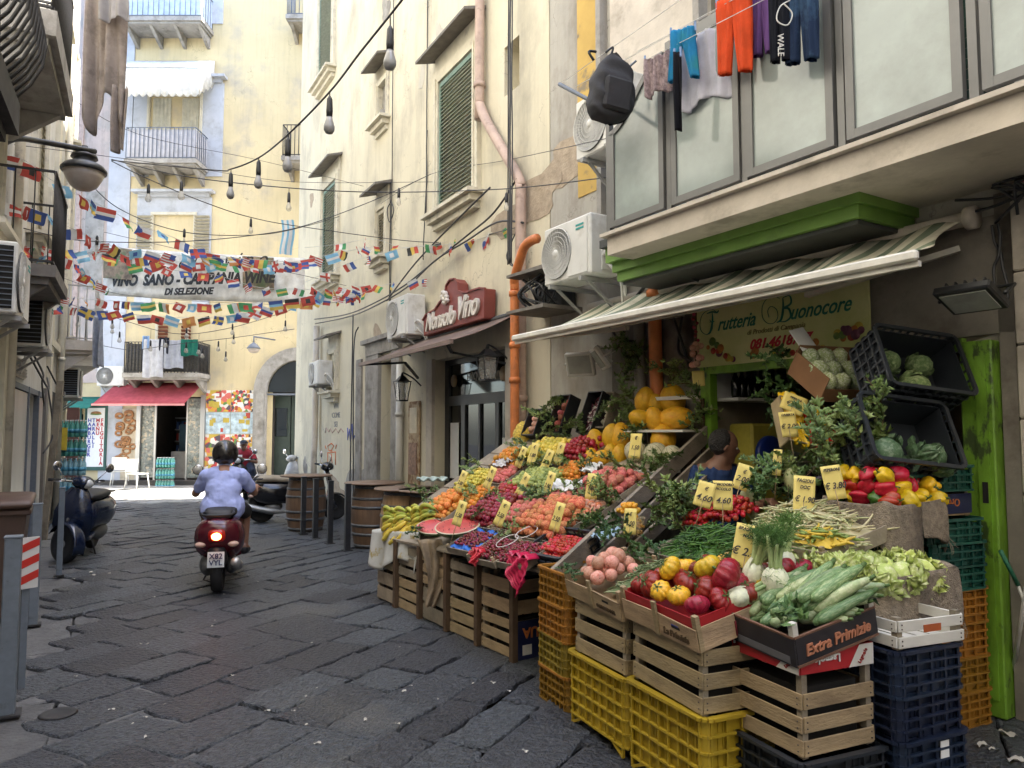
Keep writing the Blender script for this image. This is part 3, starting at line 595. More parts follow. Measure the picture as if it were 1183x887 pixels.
# ---------------------------------------------------------------- fixtures on the walls
def on(F, name, label, cat, s, n, z, group=None, rz=0):
    return thing(name, label, cat, group=group, mtx=F @ Matrix.Translation((s, n, z)) @ Matrix.Rotation(rz, 4, 'Z'))
def air_con(F, s, n, z, label, w=.78, h=.55, d=.30, end=0, rz=0, dirty=0, mark=True):
    t = on(F, 'air_conditioner', label, 'air conditioner', s, n, z, 'air conditioners on the house walls', rz)
    m = MB(); m.box((0, 0, h / 2), (w, d, h), bev=.015); m.box((-w * .24, d / 2 + .004, h / 2), (w * .40, .012, h * .92), bev=.003); m.box((-w / 2 - .006, -.04, h * .28), (.012, d * .5, h * .4), bev=.003)
    m.build('casing', plastic_white, t)
    if end:
        m = MB(); m.b2((w / 2 + .002, -d / 2 + .03, .04), (w / 2 + .01, d / 2 - .03, h - .04)); 
        for i in range(11): m.b2((w / 2 + .01, -d / 2 + .03, .06 + i * (h - .1) / 11), (w / 2 + .018, d / 2 - .03, .068 + i * (h - .1) / 11), 1)
        m.build('side_grille', [dark_void, iron_grey], t)
    m = MB(); r = h * .43; cx = w * .20
    m.lathe([(0, 0), (r, 0), (r, .012), (r * .95, .012)], (cx, d / 2, h / 2), n=28, rot=Matrix.Rotation(R(-90), 3, 'X'))
    m.build('fan_recess', M('fan_dark', (.10, .10, .095), rough=.7), t)
    m = MB()
    for k in range(6): m.lathe([(r * (k + 1) / 6 - .004, 0), (r * (k + 1) / 6, .004), (r * (k + 1) / 6 + .004, 0)], (cx, d / 2 + .018, h / 2), n=28, rot=Matrix.Rotation(R(-90), 3, 'X'))
    for k in range(36):
        a = k * math.pi / 18; b = a + .5; m.bar((cx + .04 * math.cos(a), d / 2 + .02, h / 2 + .04 * math.sin(a)), (cx + r * math.cos(b), d / 2 + .018, h / 2 + r * math.sin(b)), .004, .004)
    m.ball((cx, d / 2 + .02, h / 2), (.04, .014, .04), 12, 6); m.build('fan_grille', plastic_white, t)
    if mark: m = MB(); m.box((-w * .30, d / 2 + .012, h * .85), (.12, .004, .018)); m.box((-w * .30, d / 2 + .012, h * .79), (.12, .004, .018)); m.build('badge', M('teal_badge', (.02, .28, .26)), t)
    m = MB()
    for x in (-w * .33, w * .33): m.b2((x - .02, -d / 2 - n, -.045), (x + .02, d / 2 + .03, -.005)); m.bar((x, -d / 2 - n + .02 + .15, -.40 if n > .3 else -.25), (x, d / 2 - .05, -.03), .025, .025)
    m.build('bracket', M('bracket_grey', (.30, .30, .29), rough=.6), t)
    m = MB(); m.tube(smoothpath([(-w / 2, .02, .18), (-w / 2 - .10, .0, .20), (-w / 2 - .14, -.1, .05), (-w / 2 - .10, -.16, -.2)]), .018, 6); m.tube(smoothpath([(-w / 2, -.03, .10), (-w / 2 - .07, .0, .08), (-w / 2 - .10, -.1, -.05), (-w / 2 - .06, -.16, -.25)]), .012, 6)
    m.build('hose', MATS['plastic_white'], t)
    return t
air_con(F1, 3.46, .40, 3.06, 'white air conditioner on brackets at the corner above the striped awning', w=.76, h=.57, d=.32)
air_con(F1, 2.98, .35, 4.20, 'white air conditioner half hidden behind the glazed balcony', w=.8, h=.58, mark=False)
air_con(F2, 3.85, .22, 3.08, 'white air conditioner beside the dark red shop sign', w=.86, h=.62)
air_con(F2, 8.75, .22, 2.62, 'small white air conditioner by the little ground floor window', w=.8, h=.5, mark=False)
air_con(F3, 12.6, .2, 3.08, 'white air conditioner on the pale yellow wall left of the red awning', w=.85, h=.62, mark=False)
air_con(F4, 5.1, .22, 2.62, 'large air conditioner with black side grille nearest on the pale left wall', w=.8, h=.62, end=1)
air_con(F4, 2.9, .22, 2.56, 'air conditioner with black side grille below the dark iron balcony', w=.8, h=.6, end=1)
air_con(F4, -3.2, .20, 2.26, 'small air conditioner above the stack of water bottles', w=.8, h=.55, end=1)
# pipes
def pipe(F, name, label, cat, pts, r, mat, clips=(), group=None, sub=6, rc=1.25):
    p0 = pts[0]; t = thing(name, label, cat, mtx=F @ Matrix.Translation(p0), group=group)
    q = [Vector(p) - Vector(p0) for p in pts]; m = MB(); m.tube(smoothpath(q, sub) if sub else q, r, 10); m.build('pipe_run', mat, t)
    if clips:
        m = MB()
        for c in clips: c = Vector(c) - Vector(p0); m.lathe([(r * rc, -.03), (r * rc, .03), (r, .035)], c, n=12)
        m.build('coupling', mat, t)
    return t
pipe(F2, 'drain_pipe', 'orange plastic drain pipe with an elbow beside the corner air conditioner', 'pipe', [(.40, .24, .3), (.40, .24, 2.9), (.40, .24, 3.26), (.36, .26, 3.38), (.12, .30, 3.62), (.02, .31, 3.68), (-.1, .31, 3.70), (-.2, .3, 3.70)], .053, pipe_orange, [(.40, .24, 2.2), (.40, .24, 2.6), (.40, .24, 3.2)])
t = on(F1, 'wall_ledge', 'slate ledge over a dark tangle of boxes beside the orange pipe', 'ledge', 4.25, .0, 3.3); m = MB(); m.prism([(-.3, -.02), (.42, .0), (.42, .03), (-.3, .02)], .0, .5); m.prism([(-.3, -.42), (.42, -.40), (.42, -.37), (-.3, -.38)], .0, .5); m.build('slate', lintel_grey, t); m = MB(); rk = random.Random(5)
for k in range(16): m.tube(smoothpath([(rk.uniform(-.2, .3), rk.uniform(.1, .4), -.03), (rk.uniform(-.2, .35), rk.uniform(.2, .48), -.2), (rk.uniform(-.2, .3), rk.uniform(.1, .4), -.36)], 4), .012, 5)
m.b2((-.2, .02, -.36), (.3, .2, -.04)); m.build('cable_tangle', plastic_black, t)
pipe(F1, 'drain_pipe', 'short orange drain pipe bending down behind the striped awning', 'pipe', [(2.72, .12, 3.3), (2.72, .12, 3.0), (2.72, .12, 2.6), (2.72, .1, 1.4)], .06, pipe_orange, [(2.72, .12, 2.85)])
pipe(F2, 'drain_pipe', 'long faded pink downpipe with a slanted offset on the cream wall', 'pipe', [(1.58, .10, 11), (1.58, .10, 6.1), (1.57, .10, 5.95), (1.35, .10, 5.6), (.62, .10, 4.72), (.50, .10, 4.5), (.50, .10, 4.2), (.50, .10, 1.0)], .065, pipe_pink, [(1.58, .10, 8), (1.58, .10, 6.2), (.50, .10, 3.2), (.5, .1, 2.0)], sub=4)
pipe(F1, 'drain_pipe', 'thick grey pipe on the shaded wall under the striped awning', 'pipe', [(2.95, .1, 2.75), (2.95, .1, 1.0)], .055, stone_grey, sub=0)
pipe(F2, 'drain_pipe', 'white pipe running down beside the wooden poster board', 'pipe', [(4.45, .08, 2.75), (4.45, .08, .1)], .06, plastic_white, [(4.45, .08, 1.9)], sub=0)
pipe(F2, 'drain_pipe', 'grey pipe at the far corner of the cream wall above the parked scooters', 'pipe', [(9.6, .10, 4.0), (9.6, .10, 1.5), (9.5, .14, 1.2), (9.5, .14, .3)], .07, stone_pale, [(9.6, .1, 3.2)], sub=0)
pipe(F4, 'drain_pipe', 'thin grey drain pipe on the left wall beside the metal shop front', 'pipe', [(3.55, .10, 9), (3.55, .10, .1)], .05, trim_cream, [(3.55, .1, 2.9)], sub=0)
pipe(F4, 'drain_pipe', 'narrow drain pipe between the left wall pilasters', 'pipe', [(-2.2, .10, 9), (-2.2, .10, .1)], .05, trim_cream, [(-2.2, .1, 2.9)], sub=0)
# cables along the walls
def cables(F, label, runs, r=.009, par=None):
    t = thing('wall_cable', label, 'cable', mtx=F); m = MB()
    for run in runs: m.tube(smoothpath(run, 5), r, 5)
    m.build('cable_run', black_paint, t); return t
rg = random.Random(11)
def wob(a, b, n=8, k=.012):
    a, b = Vector(a), Vector(b); return [a.lerp(b, i / n) + Vector((rg.uniform(-k, k), rg.uniform(0, k), rg.uniform(-k, k))) for i in range(n + 1)]
cables(F2, 'bundle of black cables clipped upright beside the pink downpipe', [wob((.52 + d * .03, .19, 9), (.55 + d * .03, .19, 3.6), 10) for d in range(4)] + [wob((.55, .19, 3.6), (.35, .08, 3.3)), [(.6, .1, 4.0), (.8, .12, 3.75), (.7, .1, 3.6), (.56, .1, 3.65)]])
cables(F2, 'thin black cable running straight down past the blind window', [wob((5.05, .03, 11), (5.05, .03, 3.4), 12, .006), wob((5.12, .03, 6), (5.1, .03, 3.4), 8, .01), [(5.05, .04, 5.6), (5.22, .05, 5.5), (5.1, .05, 5.25), (4.9, .05, 5.4), (5.05, .05, 5.62)]])
cables(F2, 'thin cable on the cream wall left of the large green shutters', [wob((3.55, .02, 11), (3.55, .02, 4.9), 10, .004), wob((3.5, .02, 6.3), (3.6, .02, 4.3), 8, .02)])
cables(F2, 'sagging thick black cable bundle strung along the cream wall above the shops', [[(9.6, .15, 4.15), (7.4, .1, 3.95), (5.6, .14, 3.9), (4.2, .12, 3.97), (3.0, .14, 4.10), (1.9, .12, 4.25), (1.1, .14, 4.35), (.5, .15, 4.6)], [(9.6, .13, 4.05), (7.2, .1, 3.88), (5.5, .16, 3.83), (4.1, .12, 3.92), (2.9, .16, 4.10), (1.9, .12, 4.18), (1.0, .15, 4.2), (.4, .12, 4.05)], [(5.0, .12, 3.85), (3.8, .1, 4.25), (2.4, .13, 4.5), (1.2, .14, 4.7)], [(6.6, .1, 3.6), (6.8, .12, 3.1), (6.75, .1, .2)], [(7.0, .08, 3.9), (7.05, .08, .2)]], r=.013)
cables(F1, 'tangle of cables on the wall above the green board', [wob((.25, .08, 2.85), (-.9, .08, 3.02), 6, .03), wob((.1, .1, 2.95), (-1.2, .08, 3.0), 6, .05), wob((-.1, .08, 2.8), (-.18, .10, 2.35), 5, .02), wob((-.14, .08, 2.8), (-.1, .10, 2.4), 5, .02)] + [[(-.2 + rg.uniform(-.3, .2), .1, 2.9 + rg.uniform(-.1, .15)), (-.3 + rg.uniform(-.2, .2), .16, 3.0), (-.4 + rg.uniform(-.2, .2), .1, 2.8 + rg.uniform(0, .2))] for _ in range(6)])
cables(F1, 'grey looping cables behind the striped awning', [[(2.9, .12, 2.9), (2.6, .2, 3.02), (2.3, .3, 2.98), (2.1, .2, 2.9)], [(3.0, .12, 2.85), (2.6, .22, 2.98), (2.25, .32, 2.95), (2.1, .2, 2.85)], [(3.4, .12, 2.7), (3.2, .15, 2.5), (3.0, .1, 2.45)], [(2.4, .1, 2.6), (2.35, .2, 2.3), (2.25, .15, 2.2)], [(2.5, .1, 2.6), (2.3, .2, 2.35), (2.3, .12, 2.15)]], r=.014)
cables(F4, 'loops of grey cable hanging under the balconies on the left wall', [[(2.4, .1, 2.7), (1.6, .2, 2.4), (.8, .12, 2.3), (.2, .1, 2.0)], [(2.6, .12, 2.6), (1.4, .25, 2.2), (.4, .14, 2.4)], [(0, .1, 2.6), (-.8, .25, 2.2), (-1.8, .2, 2.3)], [(-.2, .1, 2.3), (-.1, .2, 1.6), (.1, .1, 1.3)]], r=.013)
# ---------------------------------------------------------------- awnings
def striped(name, a, b, width, axis=0):
    m = M(name, a, rough=.85, var=.08, scale=10, col2=(.20, .18, .13), s2=3, t2=(.60, .80)); t = m.node_tree; N = t.nodes; L = t.links
    tc = N.new('ShaderNodeTexCoord'); sp = N.new('ShaderNodeSeparateXYZ'); L.new(tc.outputs['Object'], sp.inputs[0])
    ma = N.new('ShaderNodeMath'); ma.operation = 'PINGPONG'; ma.inputs[1].default_value = width; L.new(sp.outputs[axis], ma.inputs[0])
    gt = N.new('ShaderNodeMath'); gt.operation = 'GREATER_THAN'; gt.inputs[1].default_value = width * .55; L.new(ma.outputs[0], gt.inputs[0])
    mx = N.new('ShaderNodeMix'); mx.data_type = 'RGBA'; bs = N['Principled BSDF']; src = bs.inputs['Base Color'].links[0].from_socket
    L.new(gt.outputs[0], mx.inputs[0]); L.new(src, mx.inputs[6]); mx.inputs[7].default_value = (*b, 1); L.new(mx.outputs[2], bs.inputs['Base Color']); return m
t = on(F1, 'shop_awning', 'retractable awning with green and cream stripes over the fruit stall', 'awning', 1.79, 0, 0)
cl = MB()
def awf(u, v): x = (u - .5) * 3.85; sag = .05 * math.sin(math.pi * v); return (x * (1 - (.10 if x < 0 else .02) * (1 - v)) + .10 * math.sin(5 * v) * (1 - v), .12 + v * .86, 2.86 - v * .34 - sag + .022 * math.sin(u * 42 + 2 * v) * (1 - v * .7) + .012 * math.sin(u * 17) * (1 - v))
cl.grid(awf, 110, 12); c = cl.build('canvas', striped('awning_stripes', (.64, .61, .49), (.19, .235, .165), .085), t); solid(c, .004)
m = MB(); m.box((0, .99, 2.50), (3.9, .04, .055), bev=.012); m.box((0, .96, 2.46), (3.88, .03, .03)); m.build('front_bar', M('bar_cream', (.66, .64, .57), rough=.45), t)
m = MB(); m.tube([(-1.78, .10, 2.87), (1.9, .10, 2.87)], .045, 12); m.lathe([(0, 0), (.07, 0), (.07, .05), (0, .05)], (-1.80, .1, 2.87), 12, rot=Matrix.Rotation(R(90), 3, 'Y')); m.build('roller', stone_pale, t)
m = MB(); m.bar((-1.7, .1, 2.7), (-.95, .52, 2.5), .05, .035); m.bar((-.95, .52, 2.5), (-1.7, .93, 2.47), .04, .03); m.bar((1.75, .1, 2.7), (.85, .52, 2.5), .05, .035); m.bar((.85, .52, 2.5), (1.65, .93, 2.47), .04, .03); m.b2((-1.3, .62, 2.50), (.9, .66, 2.56)); m.build('folding_arm', M('arm_cream', (.45, .43, .38), rough=.5), t)
t = on(F2, 'shop_awning', 'dark brown awning under the red shop sign of the wine shop', 'awning', 2.35, 0, 0)
m = MB(); m.grid(lambda u, v: ((u - .5) * 3.3, .06 + v * .82, 3.02 - v * .36 - .03 * math.sin(math.pi * v)), 30, 6); solid(m.build('canvas', M('canvas_brown', (.13, .085, .065), rough=.8, var=.15, col2=(.26, .19, .15), s2=2, t2=(.5, .7)), t), .006)
m = MB(); m.box((0, .90, 2.64), (3.34, .035, .05)); m.build('front_bar', M('bar_brown', (.20, .14, .115), rough=.5), t)
m = MB(); m.bar((-1.4, .05, 2.45), (-.8, .5, 2.62), .035, .03); m.bar((-.8, .5, 2.62), (-1.5, .88, 2.63), .035, .03); m.bar((1.4, .05, 2.45), (.8, .5, 2.62), .035, .03); m.bar((.8, .5, 2.62), (1.5, .88, 2.63), .035, .03); m.tube([(-1.65, .05, 3.02), (1.65, .05, 3.02)], .045, 10); m.build('folding_arm', plastic_black, t)
t = on(F3, 'shop_awning', 'raspberry red awning over the corner snack shop at the end of the street', 'awning', 11.15, 0, 0)
m = MB(); m.grid(lambda u, v: ((u - .5) * 2.75 + v * .12, .05 + v * 1.15, 3.2 - v * .72), 24, 6); solid(m.build('canvas', cloth('canvas_red', (.42, .09, .11)), t), .006)
m = MB(); m.box((.12, 1.21, 2.46), (2.8, .03, .06)); m.build('front_bar', M('bar_pink', (.55, .22, .22)), t)
t = on(F3, 'shop_awning', 'small green awning beside the blue pilaster at the end of the street', 'awning', 13.55, 0, 0)
m = MB(); m.grid(lambda u, v: ((u - .5) * 1.25, .05 + v * .9, 2.75 - v * .40), 12, 4); solid(m.build('canvas', cloth('canvas_green', (.04, .20, .16)), t), .006)
t = on(F3, 'balcony_awning', 'white scalloped awning shading the middle balcony at the end of the street', 'awning', 11.1, 0, 0)
m = MB(); m.grid(lambda u, v: ((u - .5) * 2.75, .05 + v * 1.15, 13.75 - v * .8), 40, 6); m.grid(lambda u, v: ((u - .5) * 2.75, 1.2, 12.95 - v * (.85 + .10 * abs(math.sin(u * math.pi * 12)))), 120, 2)
for x in (-1.375, 1.375): m.grid(lambda u, v: (x, .05 + u * 1.15, 13.75 - u * .8 - v * (.8 + .1 * abs(math.sin(u * 12)))), 24, 2)
solid(m.build('canvas', cloth('canvas_white', (.78, .78, .76)), t), .006)
m = MB(); m.tube([(-1.37, 1.2, 12.95), (1.37, 1.2, 12.95)], .02, 6); m.build('front_bar', alu_light, t)
# ---------------------------------------------------------------- signs
t = on(F1, 'shop_sign', 'pale yellow painted greengrocer sign with green script above the shop door', 'sign', 1.48, .06, 2.45)
m = MB(); m.box((0, 0, 0), (1.56, .02, .60)); m.build('board', M('sign_cream', (.56, .55, .26), rough=.6, var=.1, scale=3, col2=(.42, .47, .16), s2=1.5, t2=(.45, .7)), t)
gl = M('letter_green', (.01, .13, .08), rough=.5)
def script(s, size, mat, par, mx, shear=.45, ext=.002, bold=.002): return text(s, size, mat=mat, parent=par, mtx=mx, shear=shear, ext=ext, bold=bold, sx=.80)
script('rutteria', .155, gl, t, tmtx(.36, .012, .035)); script('uonocore', .155, gl, t, tmtx(-.40, .012, .035))
def strokes(mb, pts, r, y=.014): mb.tube(smoothpath([(x, y, z) for x, z in pts], 8), r if not callable(r) else [r(i / (8 * (len(pts) - 1))) for i in range(8 * (len(pts) - 1) + 1)], 6)
m = MB(); th = lambda t: .003 + .006 * math.sin(math.pi * t)
strokes(m, [(.56, .15), (.60, .17), (.67, .165), (.72, .13), (.74, .06), (.72, .0), (.66, -.03), (.61, .0), (.60, .05), (.63, .09)], .003); strokes(m, [(.60, .15), (.60, .07), (.625, -.01), (.66, -.03)], th); strokes(m, [(.66, .145), (.60, .152), (.55, .14), (.53, .155)], th); strokes(m, [(.63, .07), (.58, .07)], .004)
strokes(m, [(-.07, .16), (-.02, .18), (.05, .17), (.09, .12), (.09, .04), (.05, -.01), (-.01, -.02), (-.05, .02), (-.04, .08), (.01, .11), (.04, .08), (.03, .03)], .003); strokes(m, [(-.10, .16), (-.10, .08), (-.08, .0), (-.04, -.02)], th); strokes(m, [(-.10, .16), (-.16, .165), (-.17, .11), (-.12, .085), (-.10, .08), (-.15, .07), (-.165, .01), (-.12, -.02), (-.06, -.015)], th)
m.build('lettering', gl, t)
text('di Prodotti di Campania', .055, mat=M('letter_brown', (.18, .16, .05)), parent=t, mtx=tmtx(-.02, .012, -.065), shear=.3)
text('081.4618717', .105, mat=M('letter_red', (.42, .02, .03)), parent=t, mtx=tmtx(-.05, .013, -.165), shear=.35, bold=.003)
rg = random.Random(21)
fm = [M('print_red', (.38, .05, .03)), M('print_orange', (.42, .15, .03)), M('print_green', (.12, .20, .04)), M('print_purple', (.14, .04, .07)), M('print_yellow', (.45, .34, .05))]
m = MB()
for i in range(46):
    x = rg.choice([rg.uniform(.38, .74), rg.uniform(-.45, .2), rg.uniform(-.73, -.52)]); z = -.30 + abs(rg.gauss(.045, .045)) + (.08 if x < -.5 or x > .5 else 0); r = rg.uniform(.018, .038)
    m.lathe([(0, 0), (r, 0), (r, .002)], (x, .0115 + i * .00004, min(.1, max(-.26, z))), 10, rg.randrange(5), rot=Matrix.Rotation(R(-90), 3, 'X'))
m.build('fruit_print', fm, t)
t = on(F2, 'shop_sign', 'dark red wine shop sign with a curved crest and cream raised script', 'sign', 2.22, .03, .92); t.scale = (.90, 1, .70)
red = M('sign_red', (.20, .045, .035), rough=.5, var=.1)
prof = [(-1.08, 3.02), (1.10, 3.02), (1.12, 3.36), (.98, 3.46), (.62, 3.50), (.42, 3.62), (.24, 3.68), (.20, 3.90), (.06, 3.99), (-.10, 3.97), (-.22, 3.86), (-.24, 3.70), (-.42, 3.62), (-.95, 3.60), (-1.10, 3.56)]
m = MB(); m.prism(prof, 0, .16); bevel(m.build('board', red, t), .02, 2)
m = MB()
for a, b in zip(prof[2:], prof[3:] + prof[:1]): m.bar((a[0], .165, a[1]), (b[0], .165, b[1]), .03, .03)
m.build('rim', red, t)
cr = M('letter_cream', (.60, .56, .50), rough=.6)
text('Nonsolo', .50, mat=cr, parent=t, mtx=tmtx(.40, .18, 3.25), shear=.4, ext=.018, bold=.012, sx=.64, spacing=.95); text('Vino', .60, mat=cr, parent=t, mtx=tmtx(-.56, .18, 3.32), shear=.4, ext=.018, bold=.012, sx=.66, spacing=.95)
m = MB()
for (x, z, r) in ((.17, 3.72, .065), (.26, 3.68, .055), (.20, 3.62, .06), (.12, 3.65, .05), (.20, 3.55, .05), (.24, 3.77, .04), (.10, 3.58, .045)): m.ball((x, .19, z), (r, .04, r), 10, 6)
m.build('grape_emblem', cr, t)
t = on(F2, 'poster_board', 'weathered wooden board with faded posters beside the wine shop', 'board', 3.95, .02, 1.45)
m = MB(); m.box((0, 0, 0), (.46, .03, 1.3), bev=.01); m.build('panel', M('board_tan', (.42, .32, .20), rough=.8, var=.3, scale=8, col2=(.20, .11, .05), s2=5, t2=(.5, .6)), t)
m = MB(); m.box((0, .02, .35), (.3, .01, .4)); m.box((.02, .02, -.25), (.34, .01, .5), mi=1); m.build('notice', [M('paper_tan', (.55, .48, .34)), M('paper_brown', (.22, .12, .07), var=.6, scale=20)], t)
# posters at the end of the street
def collage(name, seed=0, scale=9, sat=1.0, val=.6):
    m = M(name, (.5, .5, .5), rough=.5); t = m.node_tree; N = t.nodes; L = t.links; bs = N['Principled BSDF']
    tc = N.new('ShaderNodeTexCoord'); mp = N.new('ShaderNodeMapping'); mp.inputs['Location'].default_value = (seed * 3.1, seed, seed * 1.7); L.new(tc.outputs['Object'], mp.inputs[0])
    vo = N.new('ShaderNodeTexVoronoi'); vo.inputs['Scale'].default_value = scale; L.new(mp.outputs[0], vo.inputs['Vector']); rp = N.new('ShaderNodeValToRGB'); sp = N.new('ShaderNodeSeparateColor'); L.new(vo.outputs['Color'], sp.inputs[0]); L.new(sp.outputs[0], rp.inputs[0])
    e = rp.color_ramp.elements; cols = [(.5, .03, .03), (.62, .6, .55), (.5, .36, .05), (.10, .22, .05), (.55, .12, .10), (.7, .68, .62), (.08, .06, .08), (.6, .3, .05), (.66, .62, .6)]
    e[0].position = 0; e[0].color = (*cols[0], 1); e[1].position = .95; e[1].color = (*cols[1], 1)
    for i in range(1, 8): k = e.new(i / 8); k.color = (*cols[i + 1], 1)
    rp.color_ramp.interpolation = 'CONSTANT'; L.new(rp.outputs[0], bs.inputs['Base Color']); return m
k = 0
names = ['red and yellow produce poster', 'poster with red and white panels', 'pale blue striped poster', 'white poster with blue shelves', 'dark poster with red blocks', 'white leaflet poster']
for j in range(4):
    for i in range(2):
        t = on(F3, 'poster', ('%s right of the red awning, %s row, %s column' % (names[k % 6], ('top', 'second', 'third', 'bottom')[j], ('left', 'right')[i])), 'poster', 9.32 - i * .80, .012, 2.62 - j * .70, 'posters pasted in a block by the arch')
        m = MB(); m.box((0, 0, 0), (.78, .012, .68)); m.build('sheet', collage('poster_print_%d' % (k % 4), k % 4 + 1, (7, 12, 9, 15)[k % 4]) if j != 1 else M('poster_pale', (.40, .50, .55), rough=.6, var=.5, scale=6), t)
        m = MB(); rg = random.Random(k)
        for q in range(5): m.box((rg.uniform(-.28, .28), .0075 + q * .0006, rg.uniform(-.24, .24)), (rg.uniform(.08, .2), .002, rg.uniform(.06, .2)), mi=rg.randrange(3))
        m.build('print', [M('print_white', (.7, .7, .68)), fm[0], fm[4]], t); k += 1
t = on(F3, 'poster', 'tall poster of baked ring biscuits beside the snack shop window', 'poster', 12.2, .03, 1.25)
m = MB(); m.box((0, 0, 0), (.74, .03, 2.25)); m.build('sheet', M('poster_beige', (.50, .42, .30), var=.2), t)
m = MB(); rg = random.Random(2)
for i in range(24):
    x, z, r = rg.uniform(-.24, .24), rg.uniform(-1.0, 1.0), rg.uniform(.08, .13); q = [(x + r * math.cos(a * math.pi / 6), .02 + i * .001, z + r * .75 * math.sin(a * math.pi / 6)) for a in range(13)]; m.tube(q, .035, 6)
m.build('ring_print', M('baked', (.34, .16, .06), var=.4, scale=12), t)
def menu(s, lab, w=.55, txt=True):
    t = on(F3, 'menu_board', lab, 'menu board', s, .06, 1.45, 'menu boards under the green awning')
    m = MB(); m.box((0, 0, 0), (w + .16, .04, 2.05)); m.build('frame', M('frame_dark_green', (.02, .07, .055)), t); m = MB(); m.box((0, .025, .02), (w, .01, 1.85)); m.build('sheet', MATS['paper_white'], t)
    if txt:
        for k, (wd, mt) in enumerate((('HAMBURGER', 'letter_blue'), ('TARALLI', 'letter_blue'), ('MENU', 'letter_red'), ('FRIGGITORIA', 'letter_red'))):
            x = .19 - k * .13
            for q, ch in enumerate(wd): text(ch, .16, mat=M(mt, (.03, .05, .30)), parent=t, mtx=tmtx(x, .032, .55 - q * .135), bold=.006)
        m = MB(); m.ball((0, .035, .78), (.17, .012, .06), 12, 6); m.ball((0, .036, .75), (.19, .012, .03), 12, 6, 1); m.build('burger_print', [MATS['baked'], fm[2]], t)
    else:
        m = MB(); rg = random.Random(4)
        for q in range(14): m.box((rg.uniform(-.2, .2), .032, .8 - q * .12), (.16, .004, .05), mi=rg.randrange(3), rot=(0, rg.uniform(-.4, .4), 0))
        m.build('food_print', [MATS['baked'], fm[0], fm[2]], t)
menu(13.15, 'white menu board with blue and red column lettering by the blue pilaster'); menu(13.95, 'pale menu board with pictures of food under the green awning', .5, False)
# banner across the street
c0, c1, c2, c3 = P(119, 284, 16.6), P(352, 298, 15.6), P(352, 350, 15.6), P(119, 341, 16.6)
t = thing('banner', 'wide white cloth banner with black wine lettering hung across the street', 'banner', c0)
m = MB(); m.grid(lambda u, v: (c0.lerp(c1, u).lerp(c3.lerp(c2, u), v) - c0) + Vector((0, .012 * math.sin(u * 9 + v * 3), -.03 * math.sin(math.pi * u))), 40, 8); solid(m.build('cloth', cloth('banner_white', (.86, .85, .82), col2=(.60, .55, .46), s2=1.5, t2=(.5, .7)), t), .006)
ex = (c1 - c0).normalized(); ez = (c0 - c3).normalized(); ey = ez.cross(ex) * -1; Bm = Matrix((ex, ez, ex.cross(ez))).transposed().to_4x4()
def bt(s, size, x, z, **k): q = Bm.copy(); q.translation = (ex * x + ez * z) + ex.cross(ez).normalized() * .16; return text(s, size, mat=M('letter_black', (.015, .013, .012)), parent=t, mtx=q, **k)
bt('VINO  SANO - CAMPANIA WINE', .33, 2.34, -.66, shear=.2, bold=.016, sx=.88); bt('Non solo vino', .46, 2.3, -.27, shear=.5, spacing=1.45); bt('DI SELEZIONE', .2, 2.3, -.93, shear=.2, bold=.01)
m = MB()
for x in (.45, 3.95): q = ex * x - ez * .4 + ex.cross(ez).normalized() * .08; m.grid(lambda u, v: q + ex * (u - .5) * .75 + ez * (v - .5) * .7, 2, 2)
m.build('barrel_print', M('barrel_picture', (.28, .20, .13), var=.7, scale=5, col2=(.14, .18, .08), s2=3, t2=(.5, .6)), t)
# ---------------------------------------------------------------- lamps
def flood(F, s, n, z, label, rz, tilt, col=None):
    t = on(F, 'flood_light', label, 'flood light', s, n, z, 'flood lights under the striped awning', rz); T = Matrix.Rotation(tilt, 3, 'X')
    m = MB(); m.box(T @ Vector((0, 0, 0)), (.30, .05, .24), T, bev=.01)
    for i in range(5): m.box(T @ Vector((-.1 + i * .05, -.04, 0)), (.008, .04, .18), T)
    m.build('housing', plastic_white if col else plastic_black, t); m = MB(); m.box(T @ Vector((0, .028, 0)), (.24, .006, .18), T); m.build('lens', M('lens', (.36, .37, .34), rough=.2), t)
    m = MB(); m.tube([(-.17, 0, 0), (-.17, -.12, .06), (.17, -.12, .06), (.17, 0, 0)], .01, 6); m.build('bracket', plastic_white if col else plastic_black, t)
flood(F1, 3.62, .28, 2.28, 'grey flood light facing the street under the awning end', .5, R(-20), 1); flood(F1, 3.28, .30, 2.31, 'second grey flood light nearer the shaded pipe', -.5, R(-35), 1)
flood(F1, -.12, .42, 2.34, 'black flood light hanging from cables above the green board', .0, R(-65))
t = on(F1, 'security_camera', 'small white security camera at the end of the shop sign', 'camera', .86, .30, 2.62); m = MB(); m.ball((0, 0, 0), (.035, .04, .055), 12, 8); m.build('housing', plastic_white, t); m = MB(); m.ball((0, .035, -.01), .012, 8, 6); m.build('lens', plastic_black, t); m = MB(); m.tube([(0, -.24, .06), (0, -.03, .05)], .012, 6); m.build('arm', plastic_white, t)
